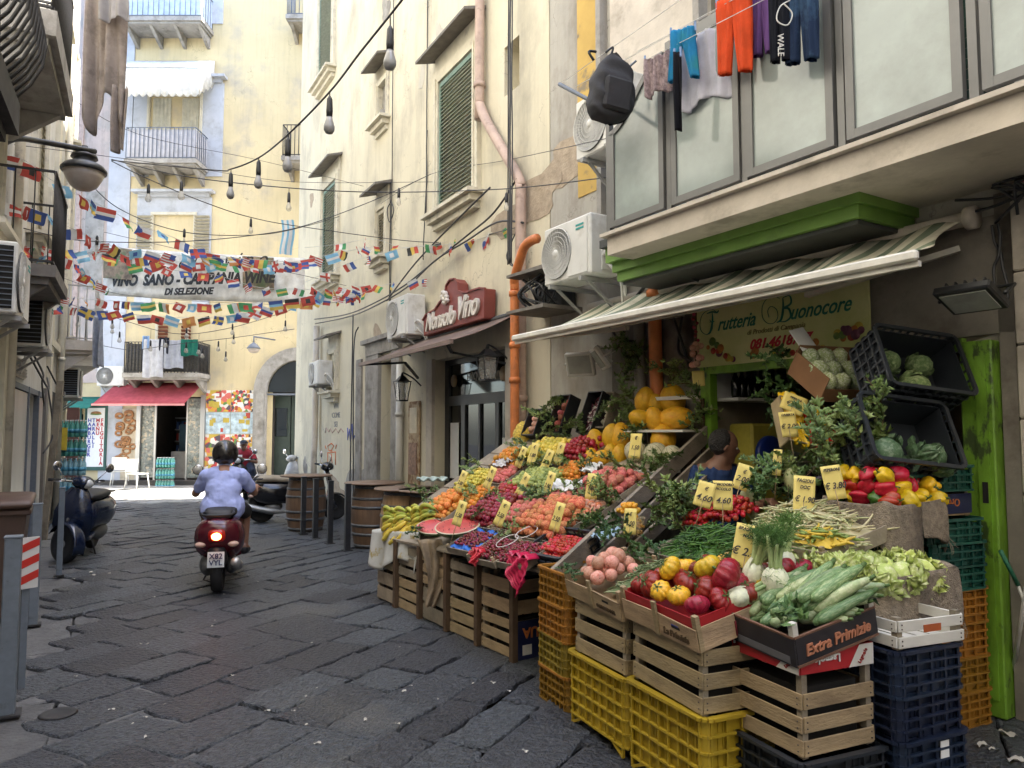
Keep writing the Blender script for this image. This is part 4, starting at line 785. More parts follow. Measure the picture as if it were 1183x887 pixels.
def lantern(s, z, lab):
    t = on(F2, 'wall_lantern', lab, 'lantern', s, .32, z, 'black lanterns beside the wine shop door'); m = MB()
    for a in range(4):
        x, y = (1, 1, -1, -1)[a], (1, -1, -1, 1)[a]; m.bar((.065 * x, .065 * y, -.18), (.10 * x, .10 * y, .10), .012, .012)
    m.box((0, 0, -.185), (.14, .14, .02)); m.box((0, 0, .105), (.22, .22, .015)); m.box((0, 0, .15), (.18, .18, .08), top=.35); m.lathe([(.03, 0), (.012, .05), (0, .06)], (0, 0, .19), 8); m.build('frame', black_paint, t)
    m = MB(); m.box((0, 0, -.04), (.15, .15, .26)); m.build('glass', M('lantern_glass', (.45, .45, .42), rough=.1, alpha=.35), t)
    m = MB(); m.tube(smoothpath([(0, -.31, .05), (0, -.18, .16), (0, -.02, .24), (0, 0, .2)]), .012, 6); m.build('bracket', black_paint, t)
lantern(3.72, 2.28, 'black lantern over the wooden poster board'); lantern(.92, 2.42, 'black lantern next to the orange drain pipe')
L0 = P(97, 196, 8.3); t = thing('street_lamp', 'large bell shaped street lamp on a curved arm from the left wall', 'street lamp', L0)
m = MB(); m.lathe([(.235, -.03), (.24, 0), (.20, .05), (.12, .09), (.11, .13), (.14, .135), (.13, .17), (.05, .20), (.03, .28), (0, .28)], (0, 0, 0), 24); m.build('lamp_head', black_paint, t)
m = MB(); m.lathe([(.215, -.03), (.19, -.10), (.14, -.19), (.08, -.235), (0, -.25)], (0, 0, 0), 24); m.build('lamp_shade', M('lamp_glass', (.42, .36, .31), rough=.3, var=.15), t)
a = [P(20, 160, 7.4) - L0, P(50, 164, 7.8) - L0, P(110, 175, 8.4) - L0]; m = MB(); m.tube(smoothpath([P(-30, 190, 7) - L0, P(0, 168, 7.2) - L0] + a), .032, 8); m.tube([(0, 0, .27), P(97, 176, 8.3) - L0], .015, 6); m.build('arm', black_paint, t)
L1 = P(293, 402, 22.2); t = thing('street_lamp', 'small grey wall lamp high beside the arch', 'street lamp', L1); m = MB(); m.lathe([(.19, -.02), (.2, 0), (.12, .1), (.05, .15), (0, .2)], (0, 0, 0), 16); m.tube([(0, 0, .15), (0, .0, .35), (.25, 1.2, .4)], .025, 6); m.build('lamp_head', iron_grey, t); m = MB(); m.ball((0, 0, -.04), (.17, .17, .12), 12, 8); m.build('lamp_shade', MATS['lamp_glass'], t)
# ---------------------------------------------------------------- light strings
bulb_glass = M('bulb_glass', (.30, .30, .30), rough=.15, var=.05, spec=.8); bulb_clear = M('bulb_clear', (.6, .58, .5), rough=.05, alpha=.45)
def light_string(label, pts, bulbs, r=.006, s=1.0):
    W = [P(*p) for p in pts]; o = W[0]; t = thing('light_string', label, 'light string', o, group='strings of lamps over the street')
    path = smoothpath([q - o for q in W], 8); m = MB(); m.tube(path, r, 5, cap=False); m.build('cable', black_paint, t)
    for (px, py, Y, mat, k) in bulbs:
        c = P(px, py, Y) - o; b = min(path, key=lambda q: (q.x - c.x) ** 2 + (q.y - c.y) ** 2 * .2 + 0 * q.z)
        h = MB(); h.tube([b, Vector((b.x, b.y, c.z + .12 * k))], .0035 * s, 5); h.lathe([(.006, .12), (.016, .10), (.019, .03), (.017, .0)], (b.x, b.y, c.z), 10); so = h.build('socket', plastic_black, t)
        h = MB(); h.lathe([(.016 * k, 0), (.02 * k, -.02), (.031 * k, -.055), (.030 * k, -.075), (.02 * k, -.092), (0, -.1)], (b.x, b.y, c.z), 12); h.build('bulb', mat, so)
G, C_ = bulb_glass, bulb_clear
light_string('black string of big grey bulbs sweeping down from the top of the view', [(500, -45, 3.1), (451, 17, 3.4), (415, 62, 3.6), (381, 106, 4.0), (333, 155, 4.4), (299, 182, 5.4), (267, 195, 5.8), (243, 196, 6.3), (129, 185, 8.4)], [(451, 58, 3.4, G, 1), (381, 135, 4.0, G, 1), (333, 181, 4.4, G, 1), (299, 203, 5.4, G, 1), (267, 216, 5.8, G, 1)])
light_string('thin lamp string crossing level in front of the middle balcony', [(129, 184, 8.4), (210, 203, 8.0), (334, 217, 8), (445, 222, 8.6), (585, 218, 8.3), (700, 205, 7)], [(210, 221, 8, C_, 1.2), (335, 234, 8, C_, 1), (461, 228, 8.6, C_, .9), (585, 234, 8.3, C_, .9)])
light_string('lamp string running down from the street lamp towards the green shutters', [(129, 186, 8.4), (172, 207, 8.4), (240, 235, 9), (290, 251, 10), (350, 262, 11), (500, 280, 11), (600, 262, 8.6)], [(172, 224, 8.4, C_, 1.2), (290, 262, 10, C_, 1)])
light_string('lamp string slanting up to the large green shutters', [(-20, 250, 9), (60, 272, 9), (112, 279, 9), (207, 279, 9), (290, 272, 9.6), (354, 260, 10.5), (430, 232, 11), (498, 201, 11)], [(112, 283, 9, C_, .6)])
light_string('slack lamp string from the upper left down over the banner', [(90, 195, 9), (136, 240, 9.5), (213, 268, 10), (300, 271, 11), (350, 262, 12), (392, 250, 13)], [(213, 274, 10, C_, .6)])
light_string('low string of small bulbs hanging across the end of the street', [(60, 345, 14), (130, 366, 14), (200, 385, 14), (260, 380, 14), (330, 360, 14), (350, 352, 14)], [(x, y, 14, C_, 1.3) for x, y in ((90, 372), (107, 384), (132, 374), (141, 390), (173, 400), (194, 396), (213, 385), (215, 402), (232, 404), (272, 381), (329, 377))])
light_string('faint low string of bulbs above the washing on the dark balcony', [(100, 395, 15), (150, 404, 15), (200, 398, 15), (270, 390, 15), (340, 380, 14)], [(x, y, 15, C_, 1.3) for x, y in ((132, 380), (251, 400), (274, 392), (257, 412), (235, 408))])
def wire(label, pts, r=.004):
    W = [P(*p) for p in pts]; t = thing('overhead_wire', label, 'wire', W[0], group='thin wires over the street'); m = MB(); m.tube(smoothpath([q - W[0] for q in W], 6), r, 4, cap=False); m.build('wire_run', black_paint, t)
wire('thin wire slanting across in front of the curtained balcony', [(8, 130, 8), (60, 105, 8), (160, 155, 9), (300, 185, 11), (420, 215, 12)])
wire('thin wire below the upper lamp string', [(0, 165, 8), (120, 180, 9), (230, 195, 11), (340, 210, 12), (500, 210, 11)])
wire('wire from the cream wall to the balcony corner', [(440, 235, 12), (498, 201, 10.5), (585, 185, 9), (700, 160, 6)])
wire('wire looping beneath the shop awning string', [(120, 268, 12), (260, 300, 12), (350, 318, 12), (400, 330, 13)])
wire('long wire crossing level below the banner top', [(0, 290, 9), (140, 340, 13), (350, 352, 13), (420, 340, 13)])
# ---------------------------------------------------------------- bunting
FC = {'r': (.52, .10, .08), 'w': (.74, .74, .72), 'b': (.08, .13, .36), 'g': (.10, .34, .15), 'y': (.72, .54, .14), 'k': (.06, .06, .06), 'l': (.25, .50, .68), 'o': (.64, .30, .12)}
fk = list(FC); fmats = [cloth('flag_' + dict(r='red', w='white', b='blue', g='green', y='yellow', k='black', l='sky', o='orange')[k], FC[k], var=.05) for k in fk]
def flagfn(spec):
    kind, c = spec[0], [fk.index(x) for x in spec[1:]]
    def f(i, j, W=12, H=8):
        u, v = (i + .5) / W, (j + .5) / H
        if kind == 'v': return c[int(u * len(c))]
        if kind == 'h': return c[int(v * len(c))]
        if kind == 'x': return c[1] if (abs(u - .36) < .10 or abs(v - .5) < .13) else c[0]
        if kind == 'c': return c[1] if (abs(u - .5) * 1.5) ** 2 + (v - .5) ** 2 < .075 else c[0]
        if kind == 's': return c[2] if (u < .42 and v < .5) else c[j % 2]
        if kind == 't': return c[2] if u < .5 - abs(v - .5) else c[0 if v < .5 else 1]
        return c[0]
    return f
specs = ['vgwr', 'vbwr', 'hkry', 'hrwb', 'hwbr', 'vgwo', 'xrw', 'xbr', 'xby', 'crw', 'crk', 'srwb', 'srwr', 'vbyr', 'hryg', 'cgr', 'clw', 'cby', 'vryg', 'hlwl', 'tkrg', 'twrb', 'cry', 'vkyr', 'hywo', 'co' + 'y', 'clb', 'hgyg', 'xwr', 'hbly', 'hbyr', 'vrwr']
flag_me = []
for k, s in enumerate(specs):
    rg = random.Random(k); a, b = rg.uniform(-.03, .03), rg.uniform(0, 6)
    m = MB(); m.grid(lambda u, v: ((u - .5) * .22 + a * v * v, .016 * math.sin(u * 7 + b) * v + .02 * v * math.sin(v * 4 + b), -v * .15), 12, 8, mi=flagfn(s)); flag_me.append(m.mesh('flag', fmats))
nf = 0
def bunting(label, pts, step, size=1.0, n=None, seed=1, jit=.25):
    global nf
    W = [P(*p) for p in pts]; o = W[0]; t = thing('bunting', label, 'bunting', o, group='strings of world flags over the street'); path = smoothpath([q - o for q in W], 12)
    m = MB(); m.tube(path, .0035, 4, cap=False); m.build('cord', M('cord_white', (.5, .5, .48)), t)
    rg = random.Random(seed); acc = 0
    for a, b in zip(path, path[1:]):
        L = (b - a).length; acc += L
        if acc >= step * (1 + rg.uniform(-jit, jit)):
            acc = 0; d = (b - a).normalized(); yaw = math.atan2(d.y, d.x) + rg.uniform(-.7, .7) + (math.pi if rg.random() < .3 else 0)
            o2 = ob('flag', flag_me[(nf * 7 + rg.randrange(5)) % len(flag_me)], t, loc=a.lerp(b, .5), rot=(rg.uniform(-.5, .5), rg.uniform(-.45, .45), yaw), scale=size * .86 * rg.uniform(.85, 1.15)); nf += 1
bunting('string of world flags hanging nearest from the street lamp corner', [(-15, 178, 7.6), (24, 183, 7.8), (60, 208, 8), (92, 226, 8.3), (122, 240, 8.8), (160, 260, 9.2), (200, 274, 9.6), (240, 292, 10), (290, 300, 10.5)], .26, 1.05, seed=1)
bunting('string of world flags dropping from the left balcony', [(-15, 232, 7.6), (35, 240, 8), (60, 252, 8.4), (92, 268, 8.6), (130, 284, 9), (180, 292, 9.5), (240, 297, 10), (300, 300, 10.5), (352, 304, 11)], .19, 1, seed=2)
bunting('string of world flags along the top edge of the wine banner', [(-15, 282, 8.6), (60, 288, 9.5), (130, 294, 10.5), (200, 302, 11), (260, 304, 11), (310, 306, 11.2), (352, 300, 11.5), (400, 290, 12), (440, 284, 12.6)], .18, 1.05, seed=3)
bunting('dense string of world flags in front of the banner lettering', [(120, 296, 12), (160, 306, 12), (200, 312, 12), (250, 318, 12), (300, 332, 12), (352, 334, 12.2), (390, 336, 12.5), (425, 340, 13)], .26, 1.0, seed=4)
bunting('dense string of world flags under the banner', [(50, 340, 11), (110, 346, 12), (180, 350, 12), (260, 351, 12), (340, 345, 12), (400, 333, 12.6), (425, 330, 13)], .19, 1.1, seed=5)
bunting('lowest dense string of world flags over the washing', [(55, 352, 11), (110, 358, 12), (180, 365, 12.4), (250, 366, 12.4), (330, 352, 12.4), (352, 348, 12.5), (420, 338, 13)], .19, 1.1, seed=6)
bunting('sparse string of flags reaching towards the corner air conditioner', [(352, 326, 11.5), (400, 305, 11.2), (430, 295, 11), (478, 285, 10.6), (520, 282, 10.2), (560, 274, 9.6), (605, 250, 8.7)], .42, 1.0, seed=7)
bunting('short string of flags between the green shutters and the blind window', [(352, 286, 12), (392, 282, 12), (430, 276, 11.5), (470, 286, 11), (520, 278, 10.6), (580, 262, 9.4)], .62, .9, seed=8)
bunting('high string of flags caught on the left balcony railing', [(-10, 300, 9.5), (40, 296, 9.4), (80, 300, 9.6), (100, 318, 10.5), (130, 335, 12)], .26, .95, seed=12)
bunting('small far string of flags beside the dark red sign', [(352, 345, 13.4), (400, 345, 12.8), (440, 330, 12), (492, 322, 11)], .42, .9, seed=9)
def solo(label, px, py, Y, spec, w, h):
    t = thing('flag', label, 'flag', P(px, py, Y), .2); m = MB(); m.grid(lambda u, v: ((u - .5) * w + .02 * math.sin(v * 5), .03 * math.sin(u * 6 + v * 3), -v * h), 12, 8, mi=flagfn(spec)); m.build('flag_cloth', fmats, t)
solo('blue and white striped flag hanging upright over the banner end', 332, 254, 12, 'vlwlwl', .20, .58)
# ---------------------------------------------------------------- crates
wood_pale = M('wood_pale', (.34, .25, .14), rough=.75, var=.25, scale=5, bump=.4, bscale=30, stretch=(1, 1, 4), rv=.18, col2=(.17, .115, .065), s2=3, t2=(.52, .74))
wood_grey = M('wood_grey', (.26, .22, .16), rough=.8, var=.3, scale=6, bump=.5, bscale=30, rv=.15, col2=(.12, .09, .06), s2=3, t2=(.5, .7))
wood_dark = M('wood_dark', (.095, .058, .032), rough=.7, var=.35, scale=6, bump=.4, bscale=30)
nail = M('nail', (.08, .06, .05), rough=.6)
pl_yel = M('plastic_yellow', (.42, .29, .022), rough=.42, var=.12, scale=8, col2=(.28, .19, .03), s2=6, t2=(.55, .75))
pl_och = M('plastic_ochre', (.27, .13, .015), rough=.45, var=.15, scale=8, rv=.2, col2=(.2, .12, .03), s2=5, t2=(.55, .75))
pl_teal = M('plastic_teal', (.010, .075, .058), rough=.45, var=.15, rv=.15)
pl_blue = M('plastic_navy', (.011, .019, .042), rough=.4, var=.2, rv=.2)
pl_blk = M('plastic_crate_black', (.022, .026, .032), rough=.4, var=.2)
def zrot(e): return math.atan2(e[1], e[0])
_q = random.Random(6)
CR = 'crates stacked under the fruit stall'
def wcrate(label, c, yaw, L=.6, W=.4, H=.3, slats=3, tilt=(0, 0), mat=None, mtx=None, group=CR, gap=.32, posth=0, name='wooden_crate', print_=None):
    T = mtx if mtx is not None else Matrix.Translation(c) @ Matrix.Rotation(yaw + _q.uniform(-.03, .03), 4, 'Z') @ Euler((tilt[0], tilt[1], 0)).to_matrix().to_4x4()
    t = thing(name, label, 'crate', group=group, mtx=T); mat = mat or wood_pale; rg = random.Random(hash(label) % 999 if False else len(label) * 7); m = MB(); sh = H / slats; b = sh * (1 - gap)
    for k in range(slats):
        z = k * sh + sh * .12
        for sy in (-1, 1): m.box((rg.uniform(-.003, .003), sy * W / 2, z + b / 2), (L, .009, b), rot=(sy * rg.uniform(0, .05), rg.uniform(-.012, .012), 0), bev=.002)
        for sx in (-1, 1): m.box((sx * (L / 2 + .001), 0, z + b / 2), (.009, W - .01, b), rot=(rg.uniform(-.012, .012), sx * rg.uniform(0, .04), 0), bev=.002)
    n = 5
    for i in range(n): m.box((0, -W / 2 + W * (i + .5) / n, .012), (L - .01, W / n * .8, .007))
    if H > .25: m.box((0, 0, .02), (L - .06, W - .06, .01), mi=1); m.box((0, .0, H * .5), (L - .09, W - .09, H * .9), mi=1)  # near-black filler paints the shade seen between the slats
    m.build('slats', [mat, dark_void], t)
    for sx in (-1, 1):
        for sy in (-1, 1):
            q = MB(); q.box((sx * (L / 2 - .02), sy * (W / 2 - .02), (H + posth) / 2), (.028, .028, H + posth))
            for k in range(slats):
                for dz in (.3, .7): q.ball((sx * (L / 2 - .02), sy * (W / 2 + .006), k * sh + sh * .12 + b * dz), .0035, 6, 4, 1); q.ball((sx * (L / 2 + .007), sy * (W / 2 - .02), k * sh + sh * .12 + b * dz), .0035, 6, 4, 1)
            q.build('corner_post', [wood_grey, nail], t)
    if print_: print_(t, L, W, H)
    return t
def pcrate(label, c, yaw, mat, L=.6, W=.4, H=.3, rows=4, cols=8, mtx=None, feet=False, group=CR, rim=None, lean=None, open_=True):
    T = mtx if mtx is not None else Matrix.Translation(c) @ Matrix.Rotation(yaw + _q.uniform(-.035, .035), 4, 'Z') @ Matrix.Translation((_q.uniform(-.008, .008), _q.uniform(-.008, .008), 0))
    t = thing('plastic_crate', label, 'crate', group=group, mtx=T); m = MB(); th = .006
    z0 = .05 if feet else 0
    def side(p, q, n):
        p, q = Vector((*p, 0)), Vector((*q, 0))
        for k in range(rows + 1): z = z0 + (H - z0) * k / rows; m.bar((p.x, p.y, z), (q.x, q.y, z), .016, .010)
        for i in range(n + 1):
            a = p.lerp(q, i / n); m.bar((a.x, a.y, z0), (a.x, a.y, H), .008, .012)
        # fine inner lattice, recessed
        o = -(p + q) / 2; o.normalize()
        for i in range(n * 3):
            a = p.lerp(q, (i + .5) / (n * 3)) + o * .010
            if (i // 3) % 3 != 1: m.bar((a.x, a.y, z0 + (H - z0) * .18), (a.x, a.y, H - .02), .004, .004)
        a, b = p.lerp(q, .35) + o * .008, p.lerp(q, .65) + o * .008; m.bar((a.x, a.y, z0 + (H - z0) * .12), (b.x, b.y, z0 + (H - z0) * .12), .003, (H - z0) * .2)
    x, y, r = L / 2, W / 2, .035
    cs = [(-x, -y), (x, -y), (x, y), (-x, y)]
    for (p, q, n) in (((-x + r, -y), (x - r, -y), cols), ((x, -y + r), (x, y - r), max(4, int(cols * .65))), ((x - r, y), (-x + r, y), cols), ((-x, y - r), (-x, -y + r), max(4, int(cols * .65)))): side(p, q, n)
    for (sx, sy) in ((-1, -1), (1, -1), (1, 1), (-1, 1)):
        pts = [(sx * (x - r + r * math.cos(a)), sy * (y - r + r * math.sin(a))) for a in (0, .52, 1.05, 1.57)]
        for a, b in zip(pts, pts[1:]):
            m.add([(*a, z0), (*b, z0), (*b, H), (*a, H)], [(0, 1, 2, 3)])
            for k in range(rows + 1): z = z0 + (H - z0) * k / rows; m.bar((*a, z), (*b, z), .016, .010)
        if feet:
            for p, q in (((sx * x, sy * (y - r)), (sx * x, sy * (y - .13))), ((sx * (x - r), sy * y), (sx * (x - .14), sy * y))): m.bar((*p, .0), (*q, z0), .010, .014); m.bar((*p, .0), (*p, z0), .01, .014)
    m.box((0, 0, z0 + .006), (L - .02, W - .02, .006)); hz = H - z0 - .03
    for sy in (-1, 1): m.box((0, sy * (W / 2 - .016), z0 + .012 + hz / 2), (L - .04, .003, hz))
    for sx in (-1, 1): m.box((sx * (L / 2 - .016), 0, z0 + .012 + hz / 2), (.003, W - .04, hz))
    m.build('lattice', mat, t)
    m = MB(); pts = []
    for (sx, sy, a0) in ((1, 1, 0), (-1, 1, 90), (-1, -1, 180), (1, -1, 270)):
        for k in range(4): a = R(a0 + k * 30); pts.append((sx * (x - r) + r * math.cos(a) * 1.1, sy * (y - r) + r * math.sin(a) * 1.1, H + .004))
    pts.append(pts[0])
    for a, b in zip(pts, pts[1:]): m.bar(a, b, .022 if not rim else rim, .014)
    m.build('rim', mat, t); return t
O2 = Vector((.567, 3.72, 0)); e1 = Vector((.400, -.917, 0)); e2 = Vector((.917, .400, 0)); YAW = math.atan2(e1.y, e1.x)
def S(a, b, z=0): return O2 + e1 * a + e2 * b + Vector((0, 0, z))
def lettr(par, s, size, mtx, mat, **k): return text(s, size, mat=mat, parent=par, mtx=mtx, **k)
# side of a crate facing the street is local +? : x runs along e1 towards the viewer, y = left of it
def front_m(L, W, z, x=0, side='front', flip=False):
    # plane on the street side (local y = -W/2 seen from outside) or on the near end (local x = +L/2)
    if side == 'front': m = Matrix.Translation((x, -W / 2 - .006, z)) @ Matrix(((1, 0, 0, 0), (0, 0, -1, 0), (0, 1, 0, 0), (0, 0, 0, 1)))
    else: m = Matrix.Translation((L / 2 + .007, x, z)) @ Matrix(((0, 0, 1, 0), (1, 0, 0, 0), (0, 1, 0, 0), (0, 0, 0, 1)))
    if flip: m = m @ Matrix.Rotation(math.pi, 4, 'Z')
    return m
# stack of ochre crates
for k, (mt, nm) in enumerate(((pl_och, 'ochre plastic crate at the bottom of the tall narrow stack'), (pl_yel, 'dirty yellow plastic crate second in the tall narrow stack'), (pl_och, 'ochre plastic crate third in the tall narrow stack'), (pl_och, 'ochre plastic crate topmost in the tall narrow stack'))):
    pcrate(nm, S(-.855, .30, .195 * k), YAW, M('plastic_olive', (.24, .17, .02), rough=.45, var=.2) if k == 1 else mt, .37, .58, .188, rows=4, cols=6)
pcrate('bright yellow plastic crate under the pale onion tray', S(-.31, .20, 0), YAW, pl_yel, .58, .40, .375, rows=5, cols=7, feet=True, rim=.035)
pcrate('bright yellow plastic crate under the ribbed tomato tray', S(.30, .20, 0), YAW, pl_yel, .58, .40, .395, rows=5, cols=7, feet=True, rim=.035)
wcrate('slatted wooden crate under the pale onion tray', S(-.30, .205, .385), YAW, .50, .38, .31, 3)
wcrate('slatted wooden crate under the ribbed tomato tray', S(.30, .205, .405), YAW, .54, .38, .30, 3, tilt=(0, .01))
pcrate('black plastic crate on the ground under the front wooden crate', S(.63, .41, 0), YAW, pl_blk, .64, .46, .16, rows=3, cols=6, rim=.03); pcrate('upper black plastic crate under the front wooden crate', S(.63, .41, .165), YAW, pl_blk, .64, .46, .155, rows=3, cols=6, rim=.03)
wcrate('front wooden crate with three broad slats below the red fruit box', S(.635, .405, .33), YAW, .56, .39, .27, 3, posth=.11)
# red carton box standing on the front crate
box_red = M('carton_red', (.36, .015, .02), rough=.5, var=.1); cw = M('carton_white', (.60, .58, .52), rough=.6, var=.1)
t = thing('fruit_box', 'red cardboard fruit box with upside down lettering under the zucchini crate', 'box', S(.635, .405, .655), YAW); L, W_ = .565, .395
m = MB(); h = .085
for (c, d) in (((0, -W_ / 2, h / 2), (L, .006, h)), ((0, W_ / 2, h / 2), (L, .006, h)), ((L / 2, 0, h / 2), (.006, W_ - .01, h)), ((-L / 2, 0, h / 2), (.006, W_ - .01, h)), ((0, 0, .004), (L, W_, .006))): m.box(c, d)
m.build('carton', box_red, t)
m = MB(); y = -W_ / 2 - .005; m.prism([(.16, 0), (L / 2, 0), (L / 2, h), (.24, h)], y, y + .001); x = L / 2 + .005
m.add([(x, .06, 0), (x, W_ / 2, 0), (x, W_ / 2, h), (x, .12, h)], [(0, 1, 2, 3)]); m.build('print_panel', cw, t)
lettr(t, 'Lagnolo', .05, front_m(L, W_, .052, -.16, flip=True), M('letter_white', (.65, .63, .6)), bold=.001); lettr(t, 'Lagnolo', .045, front_m(L, W_, .050, -.06, 'side', flip=True), MATS['letter_white'], bold=.001)
lettr(t, 'Lagnolo', .022, front_m(L, W_ + .003, .04, .235) @ Matrix.Rotation(.9, 4, 'Z'), M('letter_crimson', (.3, .02, .02))); lettr(t, 'Lagnolo', .022, front_m(L, W_, .04, .135, 'side') @ Matrix.Rotation(.9, 4, 'Z'), MATS['letter_crimson'])
m = MB(); m.lathe([(.018, 0), (.018, .002)], (-.255, -W_ / 2 - .004, .05), 14, rot=Matrix.Rotation(R(90), 3, 'X')); m.ball((.262, -W_ / 2 - .006, .06), (.016, .002, .016), 10, 6, 1); m.build('emblem', [M('emblem_orange', (.55, .22, .05)), MATS['emblem_orange']], t)
# wooden crates along the far half of the stall
A0, B0 = Vector((-1.33, 7.33, 0)), Vector((.02, 5.30, 0)); f1 = (B0 - A0).normalized(); f2 = Vector((-f1.y, f1.x, 0)); YF = math.atan2(f1.y, f1.x); st = (B0 - A0).length / 5
for k in range(5):
    c = A0 + f1 * st * (k + .5) + f2 * .22
    nm = ('farthest wooden crate below the bananas', 'wooden crate below the banana cloth and watermelon', 'wooden crate behind the hanging beige rag', 'wooden crate below the blue fruit trays', 'wooden crate below the cherries and pink bag')[k]
    if k < 4:
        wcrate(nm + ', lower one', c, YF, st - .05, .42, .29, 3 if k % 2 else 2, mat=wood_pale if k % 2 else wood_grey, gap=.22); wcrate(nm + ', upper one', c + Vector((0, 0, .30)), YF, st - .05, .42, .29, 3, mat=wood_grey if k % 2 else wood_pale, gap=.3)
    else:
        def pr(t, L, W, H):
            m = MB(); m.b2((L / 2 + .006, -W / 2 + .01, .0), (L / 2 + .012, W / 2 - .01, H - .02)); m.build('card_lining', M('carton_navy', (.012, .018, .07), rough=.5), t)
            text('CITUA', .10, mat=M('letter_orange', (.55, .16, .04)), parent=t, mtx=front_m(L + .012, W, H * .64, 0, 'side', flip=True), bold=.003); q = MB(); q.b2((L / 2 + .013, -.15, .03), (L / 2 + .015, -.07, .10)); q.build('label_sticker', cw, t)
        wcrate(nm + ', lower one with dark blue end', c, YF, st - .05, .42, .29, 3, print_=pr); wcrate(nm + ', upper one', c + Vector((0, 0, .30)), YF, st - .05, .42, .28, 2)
    q = thing('stall_post', 'dark square timber standing between the stacked wooden crates', 'post', A0 + f1 * st * (k + .98) - f2 * .005, YF, group='timbers between the wooden crates'); m = MB(); m.box((0, 0, .31), (.045, .045, .62)); m.build('timber', wood_dark, q)
# navy, ochre and teal stacks at the right
for k in range(4): pcrate('navy plastic crate, %s of its stack at the right end of the stall' % ('bottom', 'second', 'third', 'topmost')[k], S(.72, .83, .178 * k), YAW, pl_blue, .58, .40, .172, rows=4, cols=6)
def hand(t, L, W, H): 
    m = MB(); m.box((L / 2 + .008, 0, H * .6), (.002, .10, .03), bev=0); m.build('hand_hole', M('hole_orange', (.35, .08, .02)), t)
wcrate('white painted fruit crate on top of the navy crates', S(.74, .84, .72), YAW, .54, .38, .13, 2, mat=cw, print_=hand)
t = thing('paper_label', 'small white label stuck on the navy crate stack', 'label', S(1.018, .88, .30), YAW); m = MB(); m.box((0, 0, 0), (.003, .05, .075)); m.build('sheet', MATS['paper_white'], t)
for k in range(4): pcrate('ochre plastic crate, %s of the stack against the green door board' % ('bottom', 'second', 'third', 'topmost')[k], S(.10, 1.93, .185 * k), YAW, pl_och, .56, .42, .178, rows=4, cols=6)
for k in range(3): pcrate('teal plastic crate, %s of three on the ochre stack' % ('bottom', 'middle', 'topmost')[k], S(.12 , 1.90 - .01 * k, .742 + .128 * k), YAW, pl_teal, .56, .44, .122, rows=3, cols=6)
def pr2(t, L, W, H):
    m = MB(); m.b2((L / 2 + .007, -W / 2, .02), (L / 2 + .012, W / 2, H - .01)); m.build('card_lining', MATS['carton_navy'], t); text('Oronza', .06, mat=MATS['letter_orange'], parent=t, mtx=front_m(L + .012, W, H * .6, 0, 'side', flip=True))
wcrate('wooden fruit crate with dark blue printed end between the teal crates', S(.06, 1.88, 1.13), YAW, .54, .40, .14, 2, print_=pr2)
pcrate('wide teal plastic crate under the leaning black crates', S(.06, 1.85, 1.28), YAW, pl_teal, .58, .50, .13, rows=3, cols=6)
# stepped timber stand that carries the right half of the display
t = thing('display_stand', 'dark timber stand carrying the vegetable trays in front of the shop door', 'display stand', S(0, 0, 0), YAW); m = MB()
for (a0, a1, b0, b1, z) in ((-.95, .30, .42, .86, .80), (-.6, .38, .86, 1.30, .96), (-.45, .36, 1.30, 1.62, 1.12)):
    m.b2((a0, b0, z - .025), (a1, b1, z)); 
m.build('shelf_board', wood_grey, t)
for a, b, z in ((-.93, .45, .77), (.26, .45, .77), (.34, .9, .93), (-.58, .9, .93), (.32, 1.58, 1.09), (-.43, 1.58, 1.09)):
    m = MB(); m.b2((a, b, 0), (a + .04, b + .04, z)); m.build('leg', wood_dark, t)
# sloped bank that carries the left half
A, B, C, D = P(437, 608, 7.25), P(652, 648, 4.75), P(808, 505, 6.15), P(605, 488, 7.9)
def bank(u, v): return A.lerp(B, u).lerp(D.lerp(C, u), v)
def uv(px, py):
    u, v = .5, .5; dr = ray(px, py); o = Vector((0, 0, CAMZ))
    for _ in range(40):
        best = None; p = bank(u, v); e = 1e-3; k = (p - o).dot(dr) / dr.length_squared; r = p - (o + dr * k)
        du = (bank(u + e, v) - p) / e; dv = (bank(u, v + e) - p) / e; dp = lambda w: w - dr * (w.dot(dr) / dr.length_squared)
        a_, b_ = dp(du), dp(dv); m11, m12, m22 = a_.dot(a_), a_.dot(b_), b_.dot(b_); r1, r2 = -r.dot(a_), -r.dot(b_); det = m11 * m22 - m12 * m12
        u += (r1 * m22 - r2 * m12) / det; v += (m11 * r2 - m12 * r1) / det
    return u, v
def bank_T(px, py, lift=0.0, flat=0.0):
    u, v = uv(px, py); p = bank(u, v); e = .02; x = (bank(u + e, v) - p).normalized(); y = (bank(u, v + e) - p); y = (y - x * y.dot(x)).normalized(); z = x.cross(y)
    T = Matrix((x, y, z)).transposed().to_4x4(); T.translation = p + z * lift; return T
t = thing('display_bank', 'sloping timber rack of boards that carries the fruit trays', 'display stand', A); m = MB()
def bk(u, v, d): p = bank(u, v) - A; return p + Vector((0, 0, -d))
for j in range(9):
    v0, v1 = j / 9, (j + .9) / 9; vs = [bk(-.02, v0, .09), bk(1.0, v0, .09), bk(1.0, v1, .09), bk(-.02, v1, .09), bk(-.02, v0, .11), bk(1.0, v0, .11), bk(1.0, v1, .11), bk(-.02, v1, .11)]; m.add(vs, [(0, 1, 2, 3), (4, 7, 6, 5), (0, 4, 5, 1), (1, 5, 6, 2), (2, 6, 7, 3), (3, 7, 4, 0)])
m.build('shelf_board', wood_grey, t); m = MB()
for u in (.02, .35, .68, .97):
    for v in (.06, .5, .95):
        q = bank(u, v) - A; m = MB(); m.bar((q.x, q.y, q.z - .12), (q.x, q.y, -A.z), .05, .05); m.build('leg', wood_dark, t)
m = MB()
